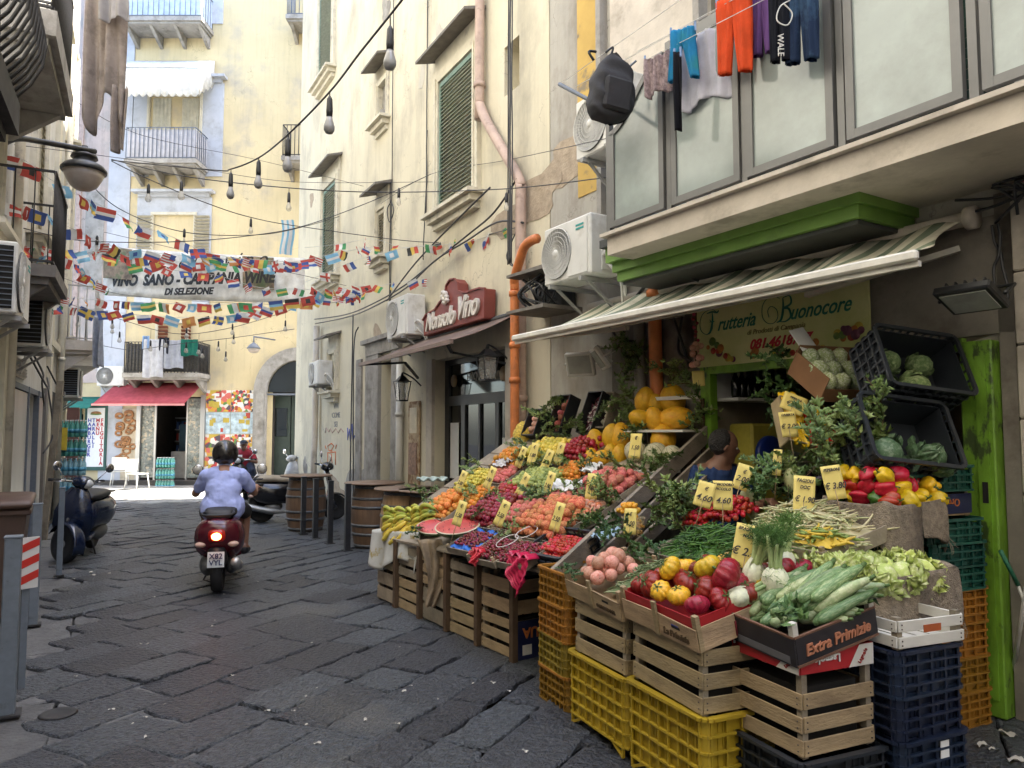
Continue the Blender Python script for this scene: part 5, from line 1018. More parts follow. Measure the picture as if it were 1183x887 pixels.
m.bar(bk(1.015, -.08, .02), bk(1.015, 1.05, .0), .03, .13); m.bar(bk(1.05, -.02, .10), bk(1.06, 1.02, .10), .02, .10); m.bar(bk(1.09, .20, .16), bk(1.12, 1.0, .17), .02, .09)
m.build('side_board', M('plank_grey', (.24, .20, .155), rough=.8, var=.3, bump=.5, stretch=(1, 1, 3), scale=5), t)
# ---------------------------------------------------------------- fruit and vegetable meshes
def cleft(d, ph, t): return 1 - .10 * math.exp(-((t - math.pi) / .35) ** 2) - .14 * math.exp(-(ph / .35) ** 2)
stemm = M('stem_green', (.07, .13, .03), rough=.6); stemb = M('stem_brown', (.09, .055, .025), rough=.8)
def FR(n, *a, **k): return M(n, *a, rough=k.pop('rough', .42) + .09, rv=k.pop('rv', .22) + .05, bump=k.pop('bump', .25), bscale=k.pop('bscale', 25), **k)
f_apricot = FR('apricot_skin', (.66, .27, .045), col2=(.55, .09, .03), s2=9, t2=(.5, .7), rough=.55); f_peach = FR('peach_skin', (.62, .26, .10), col2=(.42, .035, .03), s2=8, t2=(.46, .62), rough=.7)
f_pink = FR('pink_peach_skin', (.50, .12, .10), col2=(.60, .30, .17), s2=8, t2=(.48, .66), rough=.7); f_plum = FR('plum_skin', (.16, .012, .028), col2=(.36, .02, .02), s2=9, t2=(.45, .6), rough=.3); f_red = FR('red_fruit_skin', (.38, .015, .015), col2=(.5, .14, .05), s2=7, t2=(.55, .7), rough=.28)
f_yel = FR('yellow_fruit_skin', (.62, .50, .07), col2=(.42, .46, .07), s2=6, t2=(.5, .7), rough=.4); f_grn = FR('green_fruit_skin', (.28, .34, .09), col2=(.45, .42, .10), s2=7, t2=(.5, .7), rough=.45); f_org = FR('orange_skin', (.62, .24, .02), rough=.45, bump=.2, bscale=300)
f_cherry = FR('cherry_skin', (.17, .010, .012), rough=.18, rv=.5); f_ctom = FR('cherry_tomato_skin', (.46, .02, .012), rough=.2); f_ytom = FR('yellow_tomato_skin', (.68, .34, .02), rough=.25); f_onion = FR('onion_skin', (.58, .31, .22), col2=(.5, .16, .09), s2=7, t2=(.5, .65), rough=.5)
f_melon = FR('melon_skin', (.66, .36, .015), col2=(.60, .24, .01), s2=5, t2=(.5, .7), rough=.45, rv=.1); f_cant = FR('cantaloupe_skin', (.52, .48, .33), rough=.7, bump=.5, bscale=60, rv=.1); f_rtom = FR('ribbed_tomato_skin', (.26, .012, .012), col2=(.10, .02, .012), s2=9, t2=(.55, .7), rough=.2); f_rtomy = FR('yellow_ribbed_tomato_skin', (.66, .40, .02), col2=(.35, .33, .04), s2=8, t2=(.56, .66), rough=.25)
f_ppr = FR('red_pepper_skin', (.42, .012, .010), rough=.15, rv=.15); f_ppy = FR('yellow_pepper_skin', (.68, .44, .012), rough=.18, rv=.1); f_ppg = FR('green_pepper_skin', (.05, .14, .02), rough=.18)
f_zuc = FR('zucchini_skin', (.13, .24, .085), col2=(.34, .43, .22), s2=10, t2=(.45, .6), rough=.4, stretch=(1, 4, 4)); f_zucl = FR('pale_zucchini_skin', (.28, .37, .18), col2=(.42, .48, .28), s2=10, t2=(.45, .6), rough=.4)
f_fen = FR('fennel_bulb', (.68, .70, .52), col2=(.45, .55, .25), s2=5, t2=(.55, .75), rough=.4, rv=.08); f_fens = FR('fennel_stalk', (.36, .46, .20), rough=.5); f_frond = FR('fennel_frond', (.10, .21, .04), rough=.7); f_lett = FR('lettuce_leaf', (.42, .52, .13), col2=(.66, .68, .38), s2=6, t2=(.45, .65), rough=.5, rv=.15)
f_cab = FR('cabbage_leaf', (.14, .23, .075), col2=(.34, .42, .20), s2=9, t2=(.45, .6), rough=.55, bump=1.4, bscale=45); f_auber = FR('aubergine_skin', (.02, .008, .025), rough=.15); f_leaf = FR('laurel_leaf', (.12, .19, .05), col2=(.22, .29, .10), s2=9, t2=(.5, .6), rough=.42, rv=.4); f_leafd = FR('dark_leaf', (.055, .12, .03), rough=.5, rv=.3)
f_ban = FR('banana_skin', (.62, .47, .06), col2=(.33, .40, .06), s2=5, t2=(.48, .62), rough=.45, rv=.1)
def BM(fn, mats, name):
    m = MB(); fn(m); return m.mesh(name, mats)
me = {}
me['apricot'] = BM(lambda m: m.ball((0, 0, 0), .5, 12, 9, fn=cleft), f_apricot, 'apricot')
def withdot(m): m.ball((0, 0, 0), .5, 14, 10, fn=cleft); m.lathe([(.03, .40), (.03, .47), (0, .47)], n=6, mi=1)
for nm, mt in (('peach', f_peach), ('pink_peach', f_pink), ('plum', f_plum), ('nectarine', f_red), ('yellow_apple', f_yel), ('green_fig', f_grn), ('orange', f_org), ('onion', f_onion), ('red_apple', FR('red_apple_skin', (.30, .012, .02), col2=(.45, .16, .06), s2=5, t2=(.6, .75), rough=.25))): me[nm] = BM(withdot, [mt, stemb], nm)
me['lemon'] = BM(lambda m: m.ball((0, 0, 0), (.38, .38, .5), 12, 10, fn=lambda d, p, t: 1 + .12 * abs(d.z) ** 8), f_yel, 'lemon')
def ch(m, g=1): m.ball((0, 0, 0), .5, 8, 6); m.tube([(0, 0, .42), (.15, .05, .9), (.4, .1, 1.3)], .035, 4, 1)
me['cherry'] = BM(ch, [f_cherry, stemm], 'cherry'); me['cherry_tomato'] = BM(lambda m: (m.ball((0, 0, 0), .5, 9, 7), m.ball((0, 0, .46), (.16, .16, .04), 5, 3, 1)), [f_ctom, stemm], 'cherry_tomato'); me['yellow_cherry_tomato'] = BM(lambda m: m.ball((0, 0, 0), .5, 9, 7), f_ytom, 'yellow_cherry_tomato')
def mel(m): m.ball((0, 0, 0), (.42, .42, .55), 28, 16, fn=lambda d, p, t: 1 + .018 * math.cos(10 * t + 3 * math.sin(p * 2)) + .01 * math.cos(23 * t) + .05 * max(0, d.z) ** 6)
me['yellow_melon'] = BM(mel, f_melon, 'yellow_melon')
ribd = M('cantaloupe_rib', (.10, .13, .06), rough=.7)
def cant(m):
    m.ball((0, 0, 0), (.5, .5, .46), 30, 16, fn=lambda d, p, t: 1 + .022 * abs(math.cos(5 * t)))
    for k in range(10): a = math.pi / 5 * k + math.pi / 10; m.tube([(.503 * math.sin(p) * math.cos(a), .503 * math.sin(p) * math.sin(a), .463 * math.cos(p)) for p in [.25 + i * .3 for i in range(9)]], .012, 4, 1)
me['cantaloupe'] = BM(cant, [f_cant, ribd], 'cantaloupe')
def rtom(m): m.ball((0, 0, 0), (.5, .5, .36), 40, 12, fn=lambda d, p, t: (1 - .16 * abs(math.sin(5.5 * t)) ** .6 * math.sin(p)) * (1 - .22 * math.exp(-(p / .4) ** 2)))
for nm, mt in (('ribbed_tomato', f_rtom), ('yellow_ribbed_tomato', f_rtomy)):
    me[nm] = BM(rtom, mt, nm)
me['calyx'] = BM(lambda m: [m.add([(0, 0, .30), (.17 * math.cos(a - .25), .17 * math.sin(a - .25), .31), (.26 * math.cos(a), .26 * math.sin(a), .29), (.17 * math.cos(a + .25), .17 * math.sin(a + .25), .31)], [(0, 1, 2, 3)]) for a in [k * 1.256 for k in range(5)]] + [m.tube([(0, 0, .27), (.02, 0, .40)], .035, 6)], stemm, 'calyx')
def pep(m): m.ball((0, 0, 0), (.36, .36, .5), 24, 14, fn=lambda d, p, t: (1 + .13 * math.cos(4 * t) * math.sin(p) + .07 * math.cos(3 * t + 1)) * (1 - .25 * math.exp(-(p / .4) ** 2) - .12 * math.exp(-((math.pi - p) / .4) ** 2)))
for nm, mt in (('red_pepper', f_ppr), ('yellow_pepper', f_ppy), ('green_pepper', f_ppg)): me[nm] = BM(pep, mt, nm)
me['pepper_stem'] = BM(lambda m: (m.ball((0, 0, .36), (.13, .13, .05), 8, 4), m.tube([(0, 0, .36), (.03, 0, .5), (.09, 0, .58)], [.05, .035, .045], 6)), stemm, 'stem')
def zuc(m): m.tube(smoothpath([(-.5, 0, 0), (-.2, 0, .02), (.2, 0, .025), (.5, .01, 0)], 4), [.035, .075, .085, .09, .095, .095, .092, .09, .085, .08, .07, .06, .045], 10, 0); m.tube([(.48, 0, 0), (.60, .01, .01)], [.045, .035], 5, 1)
me['zucchini'] = BM(zuc, [f_zuc, stemm], 'zucchini'); me['pale_zucchini'] = BM(zuc, [f_zucl, stemm], 'pale_zucchini'); me['aubergine'] = BM(lambda m: (m.ball((0, 0, 0), (.18, .18, .5), 14, 10, fn=lambda d, p, t: 1 - .28 * d.z), m.ball((0, 0, .47), (.13, .13, .08), 7, 4, 1), m.tube([(0, 0, .5), (.05, 0, .66)], .035, 5, 1)), [f_auber, stemm], 'aubergine')
def fen(m):
    m.ball((0, 0, 0), (.40, .30, .46), 20, 12, fn=lambda d, p, t: 1 + .05 * abs(math.sin(3 * t)) - .25 * max(0, d.z) ** 2 * .8)
    m.grid(lambda u, v: (.41 * math.cos(1.0 + u * 1.3) * math.cos((v - .35) * 1.7), .32 * math.sin(1.0 + u * 1.3) * math.cos((v - .35) * 1.7) + .01, -.35 + v * .85), 6, 6)
def fenst(m):
    rg = random.Random(3)
    for k in range(6): a = k * 1.05; m.tube(smoothpath([(.12 * math.cos(a), .09 * math.sin(a), .3), (.16 * math.cos(a), .12 * math.sin(a), .7), (.3 * math.cos(a), .2 * math.sin(a), 1.15 + rg.uniform(-.2, .2))], 3), [.09, .08, .07, .065, .06, .055, .05], 6)
def frond(m):
    rg = random.Random(9)
    for k in range(90):
        a = rg.uniform(0, 6.28); b = Vector((.28 * math.cos(a), .2 * math.sin(a), 1.0 + rg.uniform(-.1, .2))); d = Vector((rg.gauss(0, .5), rg.gauss(0, .4), rg.uniform(.0, .8))) * .55
        m.tube([b, b + d * .5, b + d + Vector((0, 0, -.05))], .008, 3, cap=False)
        for q in range(5): s = b + d * rg.uniform(.2, 1); m.tube([s, s + Vector((rg.gauss(0, .12), rg.gauss(0, .12), rg.gauss(0, .1)))], .006, 3, cap=False)
me['fennel'] = BM(fen, f_fen, 'fennel'); me['fennel_stalks'] = BM(fenst, f_fens, 'stalks'); me['fennel_fronds'] = BM(frond, f_frond, 'fronds')
def leafball(seed, n, ruff, r0=.5, op=.25):
    def f(m):
        rg = random.Random(seed)
        m.ball((0, 0, 0), (.40, .40, .40), 16, 10, fn=lambda d, p, t: 1 + .04 * math.sin(7 * t + 5 * p))
        for k in range(n):
            az = k * 2.4 + rg.uniform(-.3, .3); lift = .25 + .9 * (k / n); sz = rg.uniform(.75, 1.1)
            def pt(u, v):
                a = az + (u - .5) * 1.7 * sz * math.sin(math.pi * (.15 + .8 * v)); p = math.pi - v * (1.2 + lift * .9); rr = .42 + .10 * op * 4 * (1 - k / n) * v + ruff * math.sin(u * 19 + k) * math.sin(v * 13 + k) * v; return (rr * math.sin(p) * math.cos(a) * 1.08, rr * math.sin(p) * math.sin(a) * 1.08, -rr * math.cos(math.pi - p) + .0)
            m.grid(pt, 14, 10)
    return f
me['savoy_cabbage'] = BM(leafball(1, 11, .035), f_cab, 'savoy_cabbage'); me['head_of_lettuce'] = BM(leafball(6, 17, .12, op=.7), f_lett, 'lettuce')
# bananas: a hand of curved fruits
def ban(m):
    for k in range(7):
        a = (k - 3) * .16; pts = []; rr = []
        for i in range(9):
            t = i / 8; an = -.25 + t * 1.9; x = .13 * math.sin(an); z = .12 * (1 - math.cos(an)); pts.append((x * math.cos(a) - .02, (k - 3) * .022 * (1 + 1.1 * math.sin(math.pi * t)), z + (k % 2) * .02)); rr.append((.006, .014, .018, .0195, .020, .019, .017, .011, .005)[i])
        m.tube(pts, rr, 7, 0); m.tube([pts[0], (-.075, (k - 3) * .008, .005)], .007, 5, 1)
    m.ball((-.075, 0, .005), (.015, .03, .015), 8, 5, 1)
me['banana_bunch'] = BM(ban, [f_ban, M('banana_stem', (.10, .09, .03), rough=.7)], 'banana_bunch')
def sprig(seed, n, ll, lw, L, spread):
    def f(m):
        rg = random.Random(seed); tw = smoothpath([(0, 0, 0), (L * .35, rg.uniform(-.03, .03), .03), (L * .7, rg.uniform(-.05, .05), .04), (L, rg.uniform(-.06, .06), rg.uniform(-.02, .05))], 6); m.tube(tw, .0025, 4, 1)
        br = [tw]
        for k in range(3):
            b = tw[5 + k * 4]; d = Vector((rg.uniform(.3, .8), rg.choice([-1, 1]) * rg.uniform(.4, 1), rg.uniform(-.1, .6))).normalized() * L * .4; q = [b, b + d * .5, b + d]; m.tube(q, .0018, 4, 1); br.append(smoothpath(q, 6))
        for i in range(n):
            w = rg.choice(br); b = w[rg.randrange(2, len(w))]; d = Vector((rg.gauss(.5, .4), rg.gauss(0, .8), rg.gauss(.25, .5))).normalized(); s = d.cross(Vector((rg.gauss(0, .3), rg.gauss(0, .3), 1))).normalized(); l = ll * rg.uniform(.7, 1.25); ww = lw * rg.uniform(.8, 1.2); up = s.cross(d) * .12 * l
            m.add([b, b + d * l * .35 + s * ww, b + d * l - up, b + d * l * .35 - s * ww, b + d * l * .45 + up * .5], [(0, 4, 1), (1, 4, 2), (2, 4, 3), (3, 4, 0)])
    return f
for k in range(4): me['sprig%d' % k] = BM(sprig(k, 110, .042, .010, .30, 1), [f_leaf, stemb], 'leafy_branch')
me['herb'] = BM(sprig(12, 150, .030, .011, .26, 1), [f_leafd, stemm], 'herb')
for k in range(2): me['bigleaf%d' % k] = BM(sprig(20 + k, 26, .12, .03, .34, 1), [f_leafd, stemm], 'leafy_branch')
ORD = 'front second third fourth fifth sixth seventh eighth ninth tenth eleventh twelfth'.split(); ORL = ['first'] + ORD[1:]
_r = random.Random(2)
def put(kind, label, cat, group, T, s=1.0, name=None):
    o = ob(name or kind, me[kind], None, label=label, cat=cat, group=group, mtx=T @ Matrix.Diagonal((s * _r.uniform(.93, 1.07), s * _r.uniform(.93, 1.07), s * _r.uniform(.93, 1.07), 1)))
    return o
def rrot(rg, k=3.14): return Euler((rg.uniform(-k, k), rg.uniform(-k, k), rg.uniform(-3.14, 3.14))).to_matrix().to_4x4()
def pile(T, w, d, kind, size, label, cat=None, layers=2, mound=.3, seed=1, tilt=3.14, kinds=None, squash=1, jit=.16, sv=.14, name=None):
    rg = random.Random(seed); lst = kinds or [kind]; made = []
    for l in range(layers):
        ww, dd = w - l * size * 1.1, d - l * size * 1.1; nx, ny = int(ww / size), int(dd / (size * .88))
        if nx < 1 or ny < 1: break
        for j in range(ny):
            for i in range(nx):
                x = (i - (nx - 1) / 2) * size + (size * .25 if j % 2 else -size * .25) + rg.uniform(-1, 1) * size * jit; y = (j - (ny - 1) / 2) * size * .88 + rg.uniform(-1, 1) * size * jit
                z = size * .45 + l * size * .72 * squash + mound * size * math.cos(x / w * 2.6) * math.cos(y / d * 2.6)
                kk = rg.choice(lst); kd, lb = kk if isinstance(kk, tuple) else (kk, label)
                lb2 = (lb.replace('the ', '') + (', %s row, %s from left' % (ORD[j % 12], ORL[i % 12]) if not l else ', on top, %s row, %s along' % (ORD[j % 12], ORL[i % 12]))) if size >= .05 else lb
                o = put(kd, lb2, cat or kd.replace('_', ' '), lb, T @ Matrix.Translation((x, y, z)) @ rrot(rg, tilt), size * rg.uniform(1 - sv, 1 + sv), name); made.append(o)
    return made
def tray(T, w, d, h, label, mat=None, rim=.05):
    t = thing('fruit_tray', label, 'tray', group='shallow trays on the fruit stall', mtx=T @ Matrix.Translation((0, 0, -.035))); m = MB(); mat = mat or wood_grey
    m.box((0, 0, 0), (w, d, .008)); m.build('base', mat, t); m = MB()
    for sy in (-1, 1): m.box((0, sy * d / 2, rim / 2), (w + .01, .007, rim), bev=.001)
    for sx in (-1, 1): m.box((sx * w / 2, 0, rim / 2), (.007, d - .008, rim), bev=.001)
    m.build('rim', mat, t)
    for sx in (-1, 1):
        for sy in (-1, 1): q = MB(); q.box((sx * (w / 2 - .012), sy * (d / 2 - .012), rim * .6), (.022, .022, rim * 1.35)); q.build('corner_post', wood_pale, t)
    return t
# ---------------------------------------------------------------- the left bank of fruit
LB = [  # px, py, width, depth, kind, size, layers, tray label tail, fruit label
 (517, 583, 0.45, 0.40, 'apricot', 0.056, 2, 'small orange apricot in the tray just behind the watermelon', None),
 (548, 574, 0.37, 0.34, 'orange', 0.054, 1, 'small orange fruit in the tray between the apricots and the yellow plums', None),
 (570, 590, 0.50, 0.45, 'plum', 0.054, 2, 'dark red plum in the tray behind the cherries', None),
 (588, 568, 0.43, 0.31, 'nectarine', 0.056, 1, 'bright red nectarine in the tray above the dark plums', None),
 (603, 596, 0.32, 0.38, 'pink_peach', 0.059, 2, 'dusky pink peach in the tray between the plums and the large peaches', None),
 (640, 600, 0.56, 0.52, 'peach', 0.070, 2, 'large blushed orange peach in the tray beside the tall ochre crates', None),
 (645, 578, 0.37, 0.27, 'pink_peach', 0.063, 1, 'crimson peach in the tray behind the large orange peaches', None),
 (551, 555, 0.45, 0.36, 'lemon', 0.047, 2, 'pale yellow plum in the tray at the far left edge of the bank', 'yellow_plum'),
 (580, 547, 0.37, 0.29, 'pink_peach', 0.050, 1, 'small pink plum in the tray behind the yellow plums', 'pink_plum'),
 (622, 555, 0.60, 0.38, 'green_fig', 0.047, 2, 'green fig in the tray below the row of three price cards', None),
 (592, 530, 0.37, 0.29, 'orange', 0.059, 2, 'golden orange in the tray below the orange drain pipe', None),
 (634, 522, 0.50, 0.38, 'yellow_apple', 0.059, 2, 'yellow apple in the tray below the upright crates by the wall', None),
 (672, 520, 0.37, 0.40, 'red_apple', 0.059, 2, 'dark red apple in the tray left of the yellow melons', None),
 (662, 545, 0.35, 0.29, 'orange', 0.045, 2, 'small orange persimmon in the tray above the white paper', 'persimmon'),
 (706, 560, 0.43, 0.38, 'pink_peach', 0.070, 2, 'pale pink peach in the tray below the pale ribbed melons', None),
 (676, 590, 0.32, 0.29, 'onion', 0.056, 1, 'loose peach in the leaves beside the tall price card', 'loose_peach'),
]
for k, (px, py, w_, d_, kd, sz, ly, lab, nm) in enumerate(LB):
    T = bank_T(px, py, -.01); tray(T, w_ + .03, d_ + .03, .05, 'shallow wooden tray of ' + lab.replace(' in the tray', ',').replace('small ', '').replace('large ', ''))
    pile(T @ Matrix.Translation((0, 0, -.02)), w_, d_, kd, sz, lab, cat=(nm or kd).replace('_', ' '), layers=ly, seed=k + 1, mound=.5, name=nm)
# bananas on a patterned cloth
T = bank_T(468, 600, .0); rg = random.Random(3)
for i in range(7):
    Tb = Matrix.Translation(P(448 + i * 8.3, 602 + (i % 2) * 4 - i * .5, 7.1 - i * .07) + Vector((0, 0, .0))) @ Matrix.Rotation(rg.uniform(-.3, .3) + .25, 4, 'Z') @ Matrix.Rotation(rg.uniform(.9, 1.3), 4, 'X') @ Matrix.Rotation(2.6, 4, 'Y'); put('banana_bunch', 'bunch of yellow bananas lying on the patterned cloth, %s from the left' % ORL[i], 'bananas', 'bunches of bananas on the far corner of the stall', Tb, 1.1)
# watermelon
flesh = M('melon_flesh', (.52, .055, .05), rough=.35, col2=(.60, .13, .10), s2=8, t2=(.5, .7)); rind = M('melon_rind', (.03, .08, .02), rough=.4, col2=(.10, .16, .05), s2=7, t2=(.45, .55)); pith = M('melon_pith', (.60, .55, .38), rough=.5); seedm = M('melon_seed', (.02, .012, .01), rough=.4)
def wm(label, pos, yaw, tilt, r=(.26, .15, .12)):
    t = thing('cut_watermelon', label, 'watermelon', group='cut watermelons on the stall front', mtx=Matrix.Translation(pos) @ Matrix.Rotation(yaw, 4, 'Z') @ Matrix.Rotation(tilt, 4, 'X')); m = MB()
    n = 30; vs = []; fs = []
    for i in range(9):
        p = math.pi / 2 * i / 8
        for j in range(n): a = 2 * math.pi * j / n; vs.append((r[0] * math.cos(p) * math.cos(a), r[1] * math.cos(p) * math.sin(a), -r[2] * math.sin(p)))
    fs = [(i * n + j, i * n + (j + 1) % n, (i + 1) * n + (j + 1) % n, (i + 1) * n + j)[::-1] for i in range(8) for j in range(n)]; m.add(vs, fs, 0, True); m.build('rind', rind, t)
    m = MB(); ring = lambda k, z: [(r[0] * k * math.cos(2 * math.pi * j / n), r[1] * k * math.sin(2 * math.pi * j / n), z) for j in range(n)]
    vs = ring(1, .0) + ring(.93, .003); m.add(vs, [(j, (j + 1) % n, n + (j + 1) % n, n + j) for j in range(n)]); m.build('pith', pith, t)
    m = MB(); vs = ring(.93, .003) + ring(.6, .010) + [(0, 0, .014)]; m.add(vs, [(j, (j + 1) % n, n + (j + 1) % n, n + j) for j in range(n)] + [(n + j, n + (j + 1) % n, 2 * n) for j in range(n)], 0, True); m.build('flesh', flesh, t)
    m = MB(); rs = random.Random(1)
    for _ in range(26): a = rs.uniform(0, 6.28); k = rs.uniform(.55, .85); m.ball((r[0] * k * math.cos(a), r[1] * k * math.sin(a), .012), (.006, .004, .002), 6, 4)
    m.build('seeds', seedm, t)
wm('large halved watermelon lying cut face up behind the blue tray', P(528, 607, 6.15), YF + .1, R(22), (.26, .15, .09)); wm('smaller watermelon slice beside the bananas', P(503, 608, 6.55), YF + .5, R(30), (.20, .11, .08))
blue = M('blue_paper', (.02, .13, .50), rough=.6, var=.2, scale=20)
def crumple(name, label, cat, T, w, d, h, mat, seed=1, amp=.02, nu=22, nv=16, drop=0):
    rg = random.Random(seed); ph = [rg.uniform(0, 6) for _ in range(6)]
    t = thing(name, label, cat, mtx=T); m = MB()
    def f(u, v):
        x, y = (u - .5) * w, (v - .5) * d; z = h + amp * (math.sin(u * 13 + ph[0] + 3 * math.sin(v * 7 + ph[1])) + .6 * math.sin(v * 19 + ph[2] + u * 9) + .4 * math.sin(u * 31 + v * 23 + ph[3]))
        if drop: e = max(0, v - .45) * 2; z -= drop * e ** 1.3; y -= e * (d * .42)
        return (x + amp * .5 * math.sin(v * 17 + ph[4]), y + amp * .5 * math.sin(u * 15 + ph[5]), z)
    m.grid(f, nu, nv); o = m.build('sheet', mat, t); solid(o, .002); return t
Tb = bank_T(548, 624, .0); tray(Tb, .40, .30, .05, 'shallow tray lined with blue paper beside the watermelon'); crumple('paper_liner', 'crumpled blue paper lining the tray beside the watermelon', 'paper', Tb, .38, .28, .0, blue, 2, .010)
pile(Tb, .34, .2, 'cherry', .026, 'small dark berry on the blue paper', layers=1, seed=71, jit=.4, name='berry', cat='berry')
for (px, py, w_, lab) in ((572, 636, .34, 'dark cherry in the tray above the small pink bag'), (602, 640, .34, 'dark cherry in the tray above the large pink bag')):
    Tb = bank_T(px, py, .0); tray(Tb, w_ + .04, .28, .05, 'shallow wooden tray of ' + lab.replace(' in the tray', 's,')); pile(Tb @ Matrix.Translation((0, 0, -.01)), w_, .25, 'cherry', .028, lab, layers=1, seed=px, name='cherry', jit=.4, mound=1.5)
for px, py in ((612, 624), (590, 634)):
    T0 = bank_T(px, py, .045); t = thing('fruit_punnet', 'clear round rimmed punnet sunk among the dark cherries', 'punnet', group='clear punnets among the cherries', mtx=T0); m = MB(); m.tube([(.085 * math.cos(a * .3142), .085 * math.sin(a * .3142), .02) for a in range(21)], .004, 5, cap=False); m.build('rim', M('clear_rim', (.6, .55, .52), rough=.2), t)
Tb = bank_T(647, 630, .0); pcrate('low black plastic tray of red radishes beside the tall ochre crates', None, 0, pl_blk, .46, .34, .09, rows=2, cols=5, mtx=Tb @ Matrix.Translation((0, 0, -.07)), group='shallow trays on the fruit stall')
pile(Tb @ Matrix.Translation((.03, 0, -.03)), .38, .26, 'cherry_tomato', .032, 'small red radish in the low black tray', layers=2, seed=8, name='radish', cat='radish')
pinkp = M('pink_plastic', (.50, .015, .07), rough=.35, var=.25, scale=12)
def bag(label, pos, w, h, yaw, mat, seed):
    t = thing('plastic_bag', label, 'bag', pos, yaw); rg = random.Random(seed); ph = rg.uniform(0, 6); m = MB()
    m.grid(lambda u, v: ((u - .5) * w * (1 - .45 * v * v) + .012 * math.sin(v * 7 + ph + u * 4), -.025 + .010 * math.sin(u * 9 + ph + v * 5) + .007 * math.sin(v * 13 + u * 17) + .005 * math.sin(u * 31 - v * 23) - .02 * v, .02 - v * h * (1.05 - .75 * abs(u - .62))), 34, 26); m.grid(lambda u, v: ((u - .5) * w * .9, -.03 + v * .10, .03 + .015 * math.sin(u * 17)), 16, 4)
    solid(m.build('sheet', mat, t), .0015)
bag('large crumpled raspberry pink plastic bag hanging over the crate corner', P(601, 646, 4.97), .27, .25, YF, pinkp, 2); bag('small bright red plastic bag tucked into the cherry tray front', P(553, 640, 5.40), .14, .10, YF, M('red_plastic', (.55, .02, .04), rough=.35, var=.25, scale=12), 5)
# cloth under bananas, hanging rag
clm = M('patterned_cloth', (.50, .50, .46), rough=.9, var=.12, col2=(.36, .27, .07), s2=7, t2=(.56, .64))
t = thing('stall_cloth', 'grey and yellow patterned cloth hanging below the bananas', 'cloth', P(437, 612, 7.2)); m = MB(); pa = P(430, 612, 7.32); pb = P(486, 616, 6.62)
m.grid(lambda u, v: (pa.lerp(pb, u) - P(437, 612, 7.2)) + Vector((-.03, -.02, 0)) * (1 + .8 * math.sin(u * 20)) * v + Vector((0, 0, -v * (.30 + .07 * math.sin(u * 7)))), 40, 12); m.grid(lambda u, v: (pa.lerp(pb, u) - P(437, 612, 7.2)) + Vector((.30, .22, .03)) * v, 10, 6); solid(m.build('sheet', clm, t), .003)
rag = M('rag_beige', (.30, .23, .15), rough=.95, var=.3, scale=8, bump=.6)
t = thing('hanging_rag', 'twisted beige rag hanging down in front of the wooden crates', 'rag', P(497, 622, 6.30)); m = MB(); m.grid(lambda u, v: ((u - .5) * .20 * (1 - .55 * v) + .06 * math.sin(v * 3), -.06 - .03 * math.sin(u * 12 + v * 5), -v * .55), 18, 16); solid(m.build('sheet', rag, t), .004)
# melons
def melon(px, py, Y, s, rz, lab, kd='yellow_melon', lay=0): rg = random.Random(px); put(kd, lab, 'melon', 'melons on the fruit stall', Matrix.Translation(P(px, py, Y)) @ Matrix.Rotation(rz, 4, 'Z') @ Matrix.Rotation(lay, 4, 'Y') @ Matrix.Rotation(rg.uniform(0, 6), 4, 'Z'), s * 1.14)
for (px, py, Y, s, lay, lab) in ((745, 463, 6.55, .19, .2, 'yellow melon at the left end of the top shelf, upright'), (758, 468, 6.5, .16, .3, 'yellow melon wedged second from the left on the top shelf'), (777, 462, 6.45, .23, -.3, 'largest yellow melon standing upright on the top shelf'), (740, 484, 6.35, .17, 1.2, 'yellow melon lying front left on the top shelf'), (757, 486, 6.3, .18, .4, 'yellow melon in the front middle of the top shelf'), (781, 483, 6.25, .22, 1.5, 'yellow melon lying sideways at the front right of the top shelf'),
    (688, 511, 6.75, .19, .1, 'yellow melon left in the row below the upright crates'), (708, 507, 6.65, .20, .2, 'yellow melon in the middle of the row beside the red apples'), (717, 505, 6.6, .20, .3, 'yellow melon at the right of the row beside the red apples'), (683, 528, 6.55, .13, .3, 'small yellow melon at the left of the front row'), (695, 529, 6.5, .14, 1.2, 'small yellow melon second in the front row'), (706, 525, 6.5, .14, .1, 'small yellow melon third in the front row'), (716, 525, 6.45, .14, .3, 'small yellow melon last in the front row'), (766, 508, 6.25, .21, .2, 'single yellow melon under the melon shelf beside the planks')):
    melon(px, py, Y, s, px * .37, lab, lay=lay)
for (px, py, Y, s, lab) in ((734, 521, 6.3, .17, 'pale ribbed melon behind the price card'), (757, 524, 6.1, .17, 'pale ribbed melon with dark green grooves in the middle'), (776, 526, 6.0, .15, 'pale ribbed melon at the right by the planks')): melon(px, py, Y, s, px, lab, 'cantaloupe', .5)
t = thing('melon_shelf', 'white boards of the shelf under the yellow melons', 'shelf', P(768, 495, 6.3), YAW + .3); m = MB(); m.box((0, 0, -.02), (.62, .34, .02)); m.box((0, .06, .26), (.62, .02, .03)); m.build('board', cw, t); m = MB()
for x in (-.28, .28):
    m.box((x, .15, -.2), (.03, .03, .9))
m.build('upright', wood_dark, t)
t = thing('melon_shelf', 'white edged board under the lower yellow melons', 'shelf', P(722, 540, 6.35), YAW + .25); m = MB(); m.box((0, 0, -.02), (.95, .30, .02)); m.build('board', cw, t)
